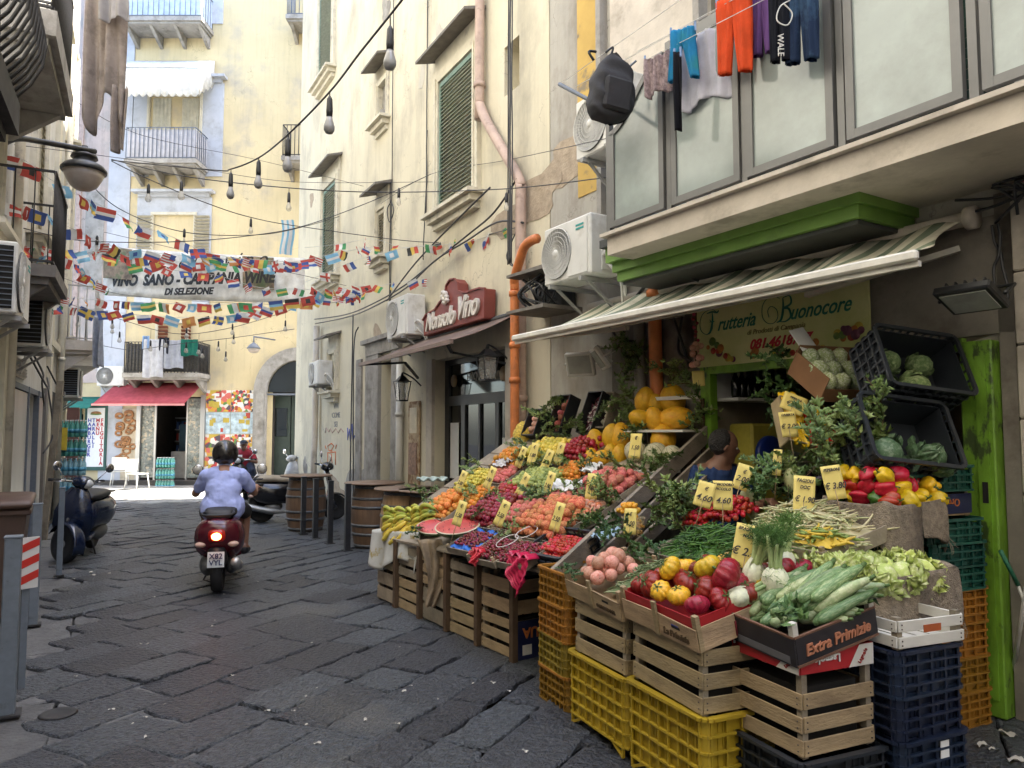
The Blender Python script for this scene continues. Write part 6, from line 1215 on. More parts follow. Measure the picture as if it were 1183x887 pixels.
# crates standing upright against the wall
def upright(px, py, Y, w, h, kinds, size, lab, fl, mat=plastic_black, cat=None, name=None, lay=2):
    T = Matrix.Translation(P(px, py, Y)) @ Matrix.Rotation(math.atan2(-.524, .852) * 0 + R(-58), 4, 'Z') @ Matrix.Rotation(R(68), 4, 'X')
    t = thing('fruit_crate', lab, 'crate', group='crates leaning upright against the wall', mtx=T); m = MB(); m.box((0, 0, -.10), (w, h, .01)); m.box((-w / 2, 0, -.03), (.01, h, .14)); m.box((w / 2, 0, -.03), (.01, h, .14)); m.box((0, h / 2, -.03), (w + .01, .01, .14)); m.box((0, -h / 2, -.03), (w + .01, .01, .14)); m.build('carton', mat, t)
    if kinds: pile(T @ Matrix.Translation((0, 0, -.10)), w - .03, h - .03, kinds, size, fl, layers=lay, seed=px, cat=cat, name=name)
    return T
upright(648, 479, 7.45, .22, .40, 'pink_peach', .068, 'black crate of pink peaches standing upright against the wall', 'pink peach in the upright black crate')
T = upright(684, 477, 7.2, .22, .42, None, 0, 'black crate of striped beans standing upright against the wall', '')
upright(617, 489, 7.6, .22, .28, 'onion', .06, 'dark crate behind leaves below the orange drain pipe', 'brown onion in the dark crate below the orange pipe', cat='onion'); upright(700, 475, 7.1, .16, .36, 'onion', .055, 'narrow crate of pale garlic heads beside the striped beans', 'pale garlic head in the narrow upright crate', mat=wood_grey, cat='garlic', name='garlic_head')
for o in list(COL.objects):
    if o.name.startswith('garlic_head'): o.data = me.setdefault('garlic', BM(lambda m: m.ball((0, 0, 0), (.5, .5, .42), 14, 8, fn=lambda d, p, t: 1 + .07 * math.cos(6 * t) + .3 * max(0, d.z) ** 8), FR('garlic_skin', (.58, .53, .40), rough=.6), 'garlic'))
def stalks(name, label, cat, T, w, d, h, n, L, r, mats, seed, curve=.15, group=None, upz=0):
    rg = random.Random(seed); m = MB(); t = thing(name, label, cat, mtx=T, kind='stuff')
    for i in range(n):
        x, y = rg.gauss(0, w / 4.2), rg.gauss(0, d / 4.2); x = max(-w / 2, min(w / 2, x)); y = max(-d / 2, min(d / 2, y)); z = h * (1 - (2 * x / w) ** 2) * (1 - (2 * y / d) ** 2) * rg.uniform(.5, 1) + .006
        a = rg.gauss(0, .9); l = L * rg.uniform(.7, 1.2); dd = Vector((math.cos(a), math.sin(a), rg.gauss(upz, .16))); c = Vector((x, y, z)); s = Vector((-dd.y, dd.x, rg.uniform(-.5, .5))) * l * curve * rg.uniform(-1, 1)
        m.tube([c - dd * l / 2, c - dd * l / 6 + s, c + dd * l / 6 + s, c + dd * l / 2], [r * .5, r, r, r * .4], 5, rg.randrange(len(mats)), cap=False)
    m.grid(lambda u, v: ((u - .5) * w * .96, (v - .5) * d * .96, h * .72 * (1 - (2 * u - 1) ** 2) * (1 - (2 * v - 1) ** 2)), 12, 12, 0); m.build('heap', mats, t); return t
stalks('bean_heap', 'purple and white striped beans in the upright black crate', 'beans', T @ Matrix.Translation((0, 0, -.09)), .20, .38, .08, 110, .13, .006, [M('bean_purple', (.14, .03, .05)), M('bean_white', (.58, .52, .48))], 4)
t = thing('net_bag', 'yellow net bag of potatoes at the top left of the bank', 'net bag', P(605, 506, 7.75)); m = MB(); m.ball((0, 0, 0), (.11, .10, .17), 18, 14, fn=lambda d, p, tt: 1 + .06 * math.sin(9 * tt + 4 * p) + .05 * math.sin(11 * p)); m.build('net', M('net_yellow', (.60, .42, .06), rough=.7, var=.5, scale=40, bump=1.5, bscale=60), t)
for (px, py, w_, lab, mt) in ((655, 568, .34, 'sheet of white paper between the figs and the large price card', MATS['paper_white']), (686, 547, .16, 'folded grey white paper beside the small orange fruit', MATS['paper_white']), (583, 540, .18, 'crumpled clear plastic over pink fruit at the bank edge', M('film_pale', (.5, .48, .47), rough=.2)), (703, 625, .16, 'pale blue tissue paper at the end of the bank', M('tissue_blue', (.30, .42, .52), rough=.7))): crumple('paper_sheet', lab, 'paper', bank_T(px, py, .05), w_, .14, .01, mt, px, .012)
# ---------------------------------------------------------------- front trays
def ctray(label, a, b, z, L, W, H, tilt, mat, txt=None, posts=.05, tmat=None):
    T = Matrix.Translation(S(a, b, z)) @ Matrix.Rotation(YAW, 4, 'Z') @ Euler((tilt[0], tilt[1], 0)).to_matrix().to_4x4()
    t = thing('fruit_tray', label, 'tray', group='wooden trays along the front of the stall', mtx=T); m = MB(); m.box((0, 0, .005), (L, W, .008))
    for sy in (-1, 1):
        for sx in (-1, 1): m.box((sx * L / 4, sy * W / 2, H / 2), (L / 2 - .004, .006, H - .006), rot=(0, sx * .03, 0), bev=.001)
    for sx in (-1, 1): m.box((sx * L / 2, 0, H / 2), (.006, W - .008, H), bev=.001)
    m.build('side_panel', mat, t)
    for sx, sy in ((-1, -1), (-1, 1), (0, -1), (0, 1), (1, -1), (1, 1)): q = MB(); q.box((sx * (L / 2 - .01), sy * (W / 2 + (.004 if sx == 0 else -.014)), H / 2 + posts / 2), (.03, .022 if sx else .012, H + posts)); q.build('corner_post', wood_pale, t)
    m = MB(); m.box((L / 4, -W / 2 - .0035, H * .68), (.06, .002, .012)); m.build('hand_hole', dark_void, t)
    if txt:
        for (s, x, sz, sd, fl, z2) in txt: text(s, sz, mat=tmat, parent=t, mtx=front_m(L, W, H * z2, x, sd), shear=.15, bold=.001)
    return t, T
t, T = ctray('pale wooden tray of pink onions and small herbs', -.30, .19, .73, .58, .42, .10, (R(14), R(2)), wood_pale, [('ORTOFRUTTA', .14, .028, 'front', 0, .3)], tmat=stemb)
pile(T @ Matrix.Translation((-.14, 0, .05)), .28, .34, 'onion', .078, 'large pale pink onion in the tray above the yellow crate', layers=2, seed=5, mound=.6, squash=.8)
stalks('herb_heap', 'heap of tiny grey green herb sprigs behind the pink onions', 'herbs', T @ Matrix.Translation((.14, .10, .05)), .32, .42, .12, 260, .05, .004, [M('herb_grey_green', (.13, .18, .07), rough=.8), M('herb_pale', (.30, .34, .18), rough=.8)], 7)
t, T = ctray('wooden tray of ribbed tomatoes with a blue stamp', .30, .19, .735, .58, .42, .105, (R(13), R(2)), wood_pale, [('La Primizia', .14, .042, 'front', 0, .35)], tmat=stemb)
m = MB(); m.box((.14, -.2135, .075), (.05, .0015, .012)); m.build('blue_stamp', M('stamp_blue', (.02, .04, .35)), t)
m = MB()
for sy in (-1, 1): m.box((0, sy * .198, .075), (.55, .004, .13)); m.box((sy * .275, 0, .075), (.004, .39, .13))
m.box((0, 0, .075), (.54, .39, .004)); m.build('red_liner', box_red, t)
rt = random.Random(12)
spots = [(-.22, -.12, .10, 0), (-.12, -.13, .11, 0), (-.02, -.15, .085, 1), (.09, -.13, .09, 1), (.20, -.12, .09, 0), (-.20, -.01, .10, 0), (-.09, .0, .09, 0), (.02, -.03, .11, 0), (.13, -.01, .11, 0), (.23, -.01, .10, 0), (-.18, .11, .11, 1), (-.06, .12, .11, 0), (.05, .10, .10, 1), (.16, .12, .12, 0), (.25, .12, .10, 0), (-.10, .20, .10, 0), (.08, .21, .11, 0), (.20, .22, .10, 1), (-.05, -.06, .10, 1), (.09, .05, .115, 1), (.2, .06, .12, 0)]
for k, (x, y, s, c) in enumerate(spots):
    lb = ('yellow ribbed tomato in the tray above the crate stamped in blue', 'dark red ribbed tomato in the tray above the crate stamped in blue')[1 - c]
    o = put('yellow_ribbed_tomato' if c else 'ribbed_tomato', lb.split(' in ')[0] + ' in the blue stamped tray, %s row, %s from left' % (ORD[0 if y < -.06 else 1 if y < .03 else 2 if y < .15 else 3], ORL[int((x + .27) / .09)]), 'tomato', lb, T @ Matrix.Translation((x, y, .10 + s * .35 + (.07 if k > 17 else 0) + .05 * math.cos(x * 5))) @ Euler((rt.uniform(-.9, .5), rt.uniform(-.7, .7), rt.uniform(0, 6))).to_matrix().to_4x4(), s * 1.3)
    ob('calyx', me['calyx'], o)
# back row of tomatoes on the shelf behind
for k in range(12):
    c = rt.random() < .3; lb = ('dark red ribbed tomato heaped behind the blue stamped tray', 'yellow ribbed tomato heaped behind the blue stamped tray')[c]
    o = put('yellow_ribbed_tomato' if c else 'ribbed_tomato', lb, 'tomato', lb, Matrix.Translation(S(.08 + (k % 6) * .10, .46 + (k // 6) * .10, .93 + .03 * (k % 3))) @ rrot(rt, .8), rt.uniform(.10, .125)); ob('calyx', me['calyx'], o)
# black printed tray with fennel and zucchini
Tz = Matrix.Translation(S(.63, .405, .745)) @ Matrix.Rotation(YAW, 4, 'Z') @ Euler((R(11), R(3), 0)).to_matrix().to_4x4()
t = thing('fruit_tray', 'black printed tray of fennel and zucchini at the front corner', 'tray', group='wooden trays along the front of the stall', mtx=Tz); m = MB(); L, W_, H = .60, .44, .115
m.box((0, 0, .005), (L, W_, .008))
for sy in (-1, 1): m.box((0, sy * W_ / 2, H / 2), (L, .006, H))
for sx in (-1, 1): m.box((sx * L / 2, 0, H / 2), (.006, W_ - .008, H))
m.build('side_panel', M('tray_black', (.022, .02, .024), rough=.45, var=.3), t); m = MB()
for sy in (-1, 1): m.box((0, sy * W_ / 2, H + .004), (L, .010, .008))
for sx in (-1, 1): m.box((sx * L / 2, 0, H + .004), (.010, W_, .008)); m.box((sx * L / 2, 0, .004), (.012, W_, .010))
m.build('edge', M('edge_brown', (.16, .08, .05), rough=.7), t)
for sx in (-1, 1):
    for sy in (-1, 1): q = MB(); q.box((sx * (L / 2 - .014), sy * (W_ / 2 - .014), H / 2 + .03), (.026, .026, H + .06)); q.build('corner_post', cw, t)
text('Extra Primizie', .062, mat=M('letter_copper', (.50, .20, .11)), parent=t, mtx=front_m(L, W_, H * .48, .0, 'side'), shear=.2, bold=.0015)
text('Natural', .085, mat=M('letter_dark_red', (.20, .02, .03)), parent=t, mtx=front_m(L, W_, H * .5, -.16), bold=.003); m = MB(); m.box((.12, -W_ / 2 - .004, H * .2), (.30, .001, .03)); m.box((-.16, -W_ / 2 - .0038, H * .93), (.24, .001, .006)); m.build('print_band', [M('print_grey', (.12, .12, .13))], t)
rz = random.Random(4)
for k in range(26):
    i, j = k % 9, k // 9; kd = 'zucchini' if rz.random() < .6 else 'pale_zucchini'; lb = 'striped green zucchini in the black tray, flower end forward' if kd == 'zucchini' else 'pale green zucchini in the black tray, flower end forward'
    put(kd, lb.split(' in ')[0] + ' in the black tray, %s layer, %s from left' % (('bottom', 'middle', 'top')[j], ORL[i]), 'zucchini', lb, Tz @ Matrix.Translation((.0 + i * .037 - (.02 if j else 0), -.04 + rz.uniform(-.02, .03) + .02 * i * .6 + j * .02, .10 + j * .042 + .015 * i * .5)) @ Euler((rz.uniform(-.2, .2), rz.uniform(-.45, -.15), R(78) + rz.uniform(-.35, .25))).to_matrix().to_4x4(), .27 * rz.uniform(.85, 1.1), name='zucchini')
for k in range(7): put('pale_zucchini', 'pale zucchini lying crosswise at the right of the black tray, %s of them' % ORD[k], 'zucchini', 'zucchini crosswise in the black tray', Tz @ Matrix.Translation((.24, .0 + .035 * k, .11 + .012 * k)) @ Euler((0, -.1, R(30) + rz.uniform(-.3, .3))).to_matrix().to_4x4(), .20, name='zucchini')
FE = [(-.22, -.15, .15, 1.2, 'lying at the left rim'), (-.09, -.15, .16, 1.3, 'lying in front at the tray rim'), (-.15, .0, .21, .35, 'standing upright at the left'), (-.0, -.01, .22, .2, 'standing upright in the middle'), (-.24, .06, .19, .8, 'leaning against the price card'), (-.10, .14, .24, .3, 'upright at the back of the tray')]
for (x, y, z, tl, lab) in FE:
    o = put('fennel', 'white fennel bulb ' + lab, 'fennel', 'fennel bulbs in the black tray', Tz @ Matrix.Translation((x, y, z)) @ Matrix.Rotation(rz.uniform(-.5, .5), 4, 'Z') @ Matrix.Rotation(-tl, 4, 'X') @ Matrix.Rotation(rz.uniform(0, 3), 4, 'Z'), .155)
    ob('stalks', me['fennel_stalks'], o); ob('fronds', me['fennel_fronds'], o)
# heaps on the shelves of the stand
Tg = lambda a, b, z, ti=R(14): Matrix.Translation(S(a, b, z)) @ Matrix.Rotation(YAW, 4, 'Z') @ Matrix.Rotation(ti, 4, 'X')
stalks('bean_heap', 'heap of thin dark green beans behind the ribbed tomatoes', 'beans', Tg(-.25, .72, .93), .55, .46, .14, 420, .15, .0042, [M('bean_green', (.07, .17, .025), rough=.4), M('bean_green_dark', (.035, .10, .015), rough=.4)], 11)
stalks('bean_heap', 'broad heap of pale cream beans in front of the peppers', 'beans', Tg(.10, 1.08, 1.05), .66, .50, .17, 560, .17, .0062, [M('bean_cream', (.56, .50, .29), rough=.5), M('bean_pale_green', (.44, .45, .22), rough=.5)], 12)
tray(Tg(-.25, .72, .93), .60, .50, .05, 'wooden tray under the dark green beans', rim=.08); tray(Tg(.10, 1.08, 1.04), .70, .50, .05, 'wooden tray under the pale cream beans', rim=.08)
stalks('chilli_heap', 'golden brown dried flowers beside the fennel price card', 'dried flowers', Tg(.22, .52, .92), .22, .22, .10, 160, .05, .006, [M('dried_gold', (.42, .26, .06), rough=.8), M('dried_tan', (.45, .34, .16), rough=.8)], 13)
stalks('zucchini_flower_heap', 'yellow green zucchini flowers above the lettuce', 'flowers', Tg(.33, .93, 1.06), .30, .16, .05, 60, .10, .009, [M('flower_yellow', (.58, .40, .04)), M('flower_green', (.20, .28, .06))], 14)
# cherry tomatoes on the vine, pumpkin, aubergines
pile(Tg(-.42, 1.02, 1.10), .26, .26, 'cherry_tomato', .032, 'cherry tomato on the vine beside the cream beans', layers=3, seed=33, mound=1.5)
pile(Tg(-.62, .95, 1.02), .22, .22, 'cherry_tomato', .036, 'cherry tomato under the two tall price cards', layers=2, seed=34, mound=1.5)
ra = random.Random(8)
for k in range(9): put('aubergine', 'dark aubergine among the branches left of the pale squash', 'aubergine', 'dark aubergines under the leaning pepper crate', Matrix.Translation(S(-.42 + .05 * k - (k % 2) * .05, 1.36 + .03 * (k % 3), 1.28 + .03 * (k % 3))) @ Euler((ra.uniform(.8, 1.6), ra.uniform(-.3, .3), ra.uniform(-.8, .8))).to_matrix().to_4x4(), .20)
for k, (px, py, Y, lb) in enumerate(((865, 577, 4.55, 'long pale curved squash left of the cherry tomatoes'), (916, 555, 4.5, 'pale green squash standing behind the cream beans'))):
    t = thing('squash', lb, 'squash', P(px, py, Y)); m = MB(); m.tube(smoothpath([(0, 0, .07), (-.01, 0, 0), (.02, 0, -.09), (.12 if k == 0 else .02, -.02, -.14)], 4), [.02, .035, .04, .045, .045, .04, .036, .03, .026, .022, .02, .018, .012], 10); m.build('skin', FR('squash_skin', (.45, .46, .24), col2=(.28, .36, .14), s2=5, t2=(.45, .65)), t)
# basket of yellow cherry tomatoes
c = P(732, 607, 4.85); t = thing('fruit_bowl', 'clear plastic tub of yellow cherry tomatoes behind the onions', 'tub', c); m = MB(); m.lathe([(.058, -.06), (.073, .05), (.076, .05), (.061, -.062)], n=24); m.lathe([(.074, .048), (.08, .05), (.08, .056), (.074, .056)], n=24); m.build('tub', M('tub_clear', (.6, .5, .3), rough=.1, alpha=.3), t)
pile(Matrix.Translation(c + Vector((0, 0, -.06))), .11, .11, 'yellow_cherry_tomato', .03, 'yellow cherry tomato in the clear tub', layers=1, seed=3); pile(Matrix.Translation(c + Vector((0, 0, -.03))), .13, .13, 'yellow_cherry_tomato', .03, 'yellow cherry tomato in the clear tub', layers=4, seed=4, mound=1); pile(Matrix.Translation(c + Vector((.0, .16, .05))), .16, .16, 'yellow_cherry_tomato', .034, 'orange yellow cherry tomato heaped behind the clear tub', layers=2, seed=5, mound=1)
# ---------------------------------------------------------------- burlap wrapped baskets
burl = M('burlap', (.27, .22, .165), rough=1, var=.35, scale=30, bump=1.5, bscale=120, col2=(.14, .115, .09), s2=4, t2=(.5, .7))
def basket(label, c, yaw, w, d, h, seed, drop):
    rg = random.Random(seed); ph = [rg.uniform(0, 6) for _ in range(4)]; t = thing('burlap_basket', label, 'basket', c, yaw, group='crates wrapped in torn burlap'); m = MB()
    def per(u):
        a = 2 * math.pi * u; e = .35; cx, sy = math.cos(a), math.sin(a); return Vector((w / 2 * math.copysign(abs(cx) ** e, cx), d / 2 * math.copysign(abs(sy) ** e, sy), 0))
    def f(u, v):
        p = per(u); fold = .010 * math.sin(u * 55 + ph[0]) + .012 * math.sin(u * 23 + ph[1] + v * 4); k = 1 + fold + .05 * v; hh = h + drop * max(0, math.sin(u * 2 * math.pi * 1.5 + ph[2])) + .03 * math.sin(u * 40 + ph[3]); return Vector((p.x * k, p.y * k, .012 * math.sin(u * 31) - v * hh))
    m.grid(f, 120, 14); m.grid(lambda u, v: per(u) * (1 - v * .12) + Vector((0, 0, .012 * math.sin(u * 31) - v * .05)), 120, 4); o = m.build('burlap_wrap', burl, t); solid(o, .004)
    m = MB()
    for i in range(70):
        u = rg.random(); p = f(u, 1); q = [p]; 
        for s in range(3): q.append(q[-1] + Vector((rg.gauss(0, .012), rg.gauss(0, .012), -rg.uniform(.01, .03))))
        m.tube(q, .0012, 3, cap=False)
    m.build('frayed_threads', M('thread', (.33, .27, .20), rough=1), t)
    m = MB(); m.box((0, 0, -h * .5), (w * .9, d * .9, .02)); m.build('base', wood_dark, t); return t
BC = Matrix.Translation(S(.58, 1.10, .955)) @ Matrix.Rotation(YAW, 4, 'Z')
basket('lower burlap wrapped crate filled with cut lettuce', S(.58, 1.10, .97), YAW, .44, .54, .22, 3, .12)
basket('upper burlap wrapped crate filled with mixed peppers', S(.24, 1.50, 1.24), YAW, .46, .50, .20, 5, .16)
rl = random.Random(15)
for i in range(14):
    x, y = (i % 4 - 1.5) * .105, (i // 4 - 1.5) * .125; put('head_of_lettuce', 'frilly pale lettuce in the lower burlap crate, %s row, %s from left' % (ORD[3 - i // 4] if 0 else ORD[i // 4], ORL[i % 4]), 'lettuce', 'lettuce in the lower burlap wrapped crate', BC @ Matrix.Translation((x, y - .02, -.02 + rl.uniform(0, .02))) @ rrot(rl, .8), .155, name='lettuce')
for i in range(5): put('head_of_lettuce', 'pale frilly lettuce between the fennel and the cream beans, %s from the right' % ORL[i], 'lettuce', 'lettuce left of the lower burlap wrapped crate', Matrix.Translation(S(.56 - .06 * i, .84 + .02 * i, .93 + .015 * i)) @ rrot(rl, .8), .15, name='lettuce')
PC = Matrix.Translation(S(.24, 1.50, 1.24)) @ Matrix.Rotation(YAW, 4, 'Z'); rp_ = random.Random(77)
for i in range(44):
    l = 0 if i < 20 else (1 if i < 36 else 2); ii = i if l == 0 else (i - 20 if l == 1 else i - 36); nx = (5, 4, 4)[l]; x, y = (ii % nx - (nx - 1) / 2) * .088, (ii // nx - 1.5) * .11 + .02; kd = rp_.choice(['red_pepper', 'red_pepper', 'red_pepper', 'red_pepper', 'yellow_pepper', 'yellow_pepper', 'green_pepper' if i % 3 == 0 else 'red_pepper']); col = kd.split('_')[0]
    lb = '%s pepper heaped in the upper burlap wrapped crate' % ('glossy red', 'yellow', 'dark green')[('red', 'yellow', 'green').index(col)]
    o = put(kd, lb.replace('heaped in the upper burlap wrapped crate', 'in the upper burlap crate') + ', %s layer, %s row, %s from left' % (('lowest', 'middle', 'top')[l], ORD[ii // nx], ORL[ii % nx]), 'pepper', lb, PC @ Matrix.Translation((x + rp_.uniform(-.015, .015), y, .0 + l * .06 + .02 * math.cos(x * 6))) @ rrot(rp_, 1.8), rp_.uniform(.105, .14), name='pepper'); ob('stem', me['pepper_stem'], o)
# leaning wooden tray of long peppers
TP = Matrix.Translation(P(935, 492, 4.75)) @ Matrix.Rotation(R(20), 4, 'Z') @ Matrix.Rotation(R(58), 4, 'X') @ Matrix.Rotation(R(-14), 4, 'Z')
t = thing('fruit_tray', 'leaning wooden tray of yellow and red peppers under the lettuce carton', 'tray', mtx=TP); m = MB(); m.box((0, 0, -.06), (.40, .34, .008)); m.box((-.2, 0, -.02), (.008, .34, .10)); m.box((.2, 0, -.02), (.008, .34, .10)); m.box((0, -.17, -.02), (.40, .008, .10)); m.box((0, .17, -.02), (.40, .008, .10)); m.build('side_panel', wood_pale, t)
for i in range(22):
    x, y = (i % 5 - 2) * .075, (i // 5 - 2) * .078 + .03; kd = 'yellow_pepper' if (i * 7) % 5 < 3 else 'red_pepper'; lb = '%s pepper in the leaning wooden tray' % ('long yellow' if kd[0] == 'y' else 'long dark red')
    o = put(kd, lb + ', %s row, %s from left' % (('bottom', 'second', 'third', 'fourth', 'top')[i // 5], ORL[i % 5]), 'pepper', lb, TP @ Matrix.Translation((x, y, .0)) @ Matrix.Rotation(rp_.uniform(1.2, 1.9), 4, 'X') @ rrot(rp_, .4) @ Matrix.Diagonal((.8, .8, 1.25, 1)), .115, name='pepper'); ob('stem', me['pepper_stem'], o)
# cardboard box of plastic wrapped lettuces
card = M('cardboard', (.22, .11, .05), rough=.85, var=.15); TL = Matrix.Translation(P(968, 432, 4.75)) @ Matrix.Rotation(R(20), 4, 'Z') @ Matrix.Rotation(R(35), 4, 'X')
t = thing('cardboard_box', 'open brown cardboard box of wrapped lettuces under the shop sign', 'box', mtx=TL); m = MB()
for c, d in (((0, 0, -.10), (.46, .34, .006)), ((-.23, 0, -.02), (.006, .34, .16)), ((.23, 0, -.02), (.006, .34, .16)), ((0, -.17, -.06), (.46, .006, .09)), ((0, .17, .0), (.46, .006, .22))): m.box(c, d)
m.build('carton', card, t); m = MB(); m.box((-.16, .24, .12), (.18, .16, .004), rot=(.5, 0, .4)); m.build('flap_label', MATS['paper_white'], t)
wl = FR('wrapped_lettuce', (.36, .45, .20), col2=(.62, .66, .50), s2=14, t2=(.48, .56), rough=.12, bump=1, bscale=30)
me['wrapped'] = BM(lambda m: m.ball((0, 0, 0), (.5, .42, .42), 18, 12, fn=lambda d, p, t: 1 + .05 * math.sin(9 * t + 3 * p) + .04 * math.sin(14 * p + 2 * t)), wl, 'wrapped_lettuce')
for i in range(11): put('wrapped', 'film wrapped lettuce in the cardboard box, %s row, %s from left' % (ORD[i // 4], ORL[i % 4]), 'lettuce', 'film wrapped lettuces in the cardboard box', TL @ Matrix.Translation(((i % 4 - 1.5) * .112, (i // 4 - 1) * .105, .0 + .03 * (i // 4))) @ rrot(rl, 2), .135, name='wrapped_lettuce')
# leaning black crates of cabbages
def leanc(px, py, Y, lab, yaw=R(14), tilt=R(62)):
    T = Matrix.Translation(P(px, py, Y)) @ Matrix.Rotation(yaw, 4, 'Z') @ Matrix.Rotation(tilt, 4, 'X') @ Matrix.Rotation(R(-7), 4, 'Z')
    pcrate(lab, None, 0, pl_blk, .54, .40, .24, rows=4, cols=9, mtx=T @ Matrix.Translation((0, 0, -.12)), group='black crates leaning by the shop door'); return T
T1 = leanc(1052, 428, 4.32, 'upper leaning black crate with savoy cabbages'); T2 = leanc(1036, 508, 4.15, 'lower leaning black crate, almost empty with loose leaves')
for (x, y, s, lab) in ((-.11, .06, .16, 'upper left savoy cabbage'), (.10, .06, .17, 'upper right savoy cabbage'), (.01, -.10, .20, 'large savoy cabbage at the bottom'), (-.17, -.11, .13, 'small savoy cabbage at the bottom left')): put('savoy_cabbage', lab + ' in the leaning black crate', 'cabbage', 'savoy cabbages in the leaning black crate', T1 @ Matrix.Translation((x, y, -.02)) @ rrot(rl, .7), s)
me['chard'] = BM(leafball(31, 8, .09, op=.9), FR('chard_leaf', (.10, .18, .08), col2=(.26, .34, .22), s2=8, t2=(.5, .62)), 'chard')
put('chard', 'bluish green leafy cabbage in the lower left of the empty black crate', 'cabbage', None, T2 @ Matrix.Translation((-.13, -.12, .03)) @ rrot(rl, .8), .22, name='leafy_cabbage'); put('chard', 'pale ribbed greens in the lower right of the empty black crate', 'greens', None, T2 @ Matrix.Translation((.17, -.10, .02)) @ rrot(rl, 1.2), .20, name='leafy_greens')
# ---------------------------------------------------------------- leafy branches tucked in everywhere
rb = random.Random(99)
def leaves(px, py, n, lab, spread=(14, 8), Y=None, s=1.0, kinds=('sprig0', 'sprig1', 'sprig2', 'sprig3'), up=.4):
    for k in range(n):
        x, y = px + rb.gauss(0, spread[0]), py + rb.gauss(0, spread[1])
        if Y is None: T = bank_T(x, y, .03); p = T.translation
        else: p = P(x, y, Y + rb.uniform(-.08, .08))
        put(rb.choice(kinds), lab, 'branch', lab, Matrix.Translation(p) @ Euler((rb.uniform(-.4, .4), -up + rb.uniform(-.5, .4), rb.uniform(0, 6.28))).to_matrix().to_4x4() @ Matrix.Translation((-.13, 0, 0)), s * rb.uniform(.8, 1.2), name='leafy_branch')
for (px, py, n, lab, sp) in ((500, 580, 5, 'leafy branch at the far left edge beside the barrel tables', (8, 6)), (545, 600, 4, 'leafy branch between the watermelon and the dark plums', (6, 6)), (588, 612, 4, 'leafy branch above the cherries', (10, 4)), (575, 578, 5, 'leafy branch between the plums and the nectarines', (16, 5)), (620, 583, 6, 'leafy branch above the large orange peaches', (14, 4)), (560, 543, 4, 'leafy branch behind the yellow plums', (14, 5)), (600, 540, 5, 'leafy branch below the golden oranges', (10, 5)), (640, 540, 6, 'leafy branch below the yellow apples', (16, 5)), (690, 548, 7, 'leafy branch below the small melons', (14, 5)), (742, 549, 8, 'leafy branch below the pale ribbed melons', (22, 7)), (700, 583, 9, 'leafy branch along the lower side planks', (16, 9)), (672, 610, 6, 'leafy branch beside the large peaches', (10, 8)), (670, 570, 5, 'leafy branch below the white paper', (14, 4)), (630, 500, 5, 'leafy branch under the upright crates', (12, 5)), (760, 570 - 25, 6, 'leafy branch at the planked edge of the bank', (12, 5)), (662, 500, 5, 'leafy branch left of the row of yellow melons', (8, 6)), (600, 515, 4, 'leafy branch beside the yellow net bag', (6, 8))): leaves(px, py, max(2, int(n * .7)), lab, sp, s=.85)
leaves(635, 480, 5, 'tall leafy branch between the two upright crates', (5, 12), 7.4); leaves(716, 462, 9, 'leafy branch hanging in the dark corner left of the top melons', (12, 20), 6.75, 1.15); leaves(728, 432, 6, 'leafy branch under the awning above the melons', (14, 14), 6.7, 1.1); leaves(785, 436, 4, 'leafy branch above the top shelf of melons', (16, 6), 6.4)
leaves(804, 490, 6, 'leafy branch at the right end of the melon shelf', (5, 16), 6.05, 1.0); leaves(738, 503, 4, 'leafy branch between the lower melons', (4, 6), 6.45); leaves(742, 498, 2, 'leafy branch in front of the melon shelf', (6, 3), 6.3)
leaves(800, 585, 12, 'leafy branch behind the green beans', (24, 10), 4.75, 1.0); leaves(770, 600, 6, 'leafy branch beside the tub of yellow tomatoes', (10, 10), 4.7, .9); leaves(890, 560, 8, 'leafy branch behind the cherry tomatoes on the vine', (18, 10), 4.6, .9); leaves(930, 545, 8, 'leafy branch around the aubergines', (18, 10), 4.55, .9)
leaves(975, 520, 12, 'long leafy branch in front of the lower black crate', (18, 14), 4.2, 1.0, up=.7); leaves(1000, 500, 6, 'long leafy branch reaching up before the black crates', (10, 14), 4.1, 1.0, up=1.0); leaves(960, 540, 6, 'leafy branch behind the glossy peppers', (12, 6), 4.3, .9)
leaves(900, 450, 9, 'bunch of hanging parsley in the shop doorway', (9, 20), 5.0, 1.0, ('herb',)); leaves(875, 560, 6, 'bunch of herbs beside the cherry tomatoes', (10, 8), 4.45, .8, ('herb',)); leaves(735, 640, 6, 'herb sprig behind the pink onions', (16, 8), 4.3, .7, ('herb',)); leaves(700, 615, 5, 'herb sprig between the onions and the radishes', (10, 8), 4.5, .8, ('herb',))
leaves(930, 700, 2, 'broad zucchini leaf hanging over the black tray front', (22, 10), 3.0, .5, ('bigleaf0', 'bigleaf1'), up=0); leaves(990, 695, 2, 'broad leaf spilling from the right corner of the black tray', (8, 6), 3.25, .55, ('bigleaf0', 'bigleaf1'), up=0); leaves(665, 668, 2, 'herb sprig hanging over the onion tray', (6, 4), 4.15, .6, ('herb',), up=-.4); leaves(483, 620, 2, 'dark leafy sprig hanging below the watermelon', (3, 6), 6.6, .8, ('herb',), up=-.5); leaves(845, 645, 4, 'herb sprig between the ribbed tomatoes and the fennel', (6, 6), 3.6, .6, ('herb',))
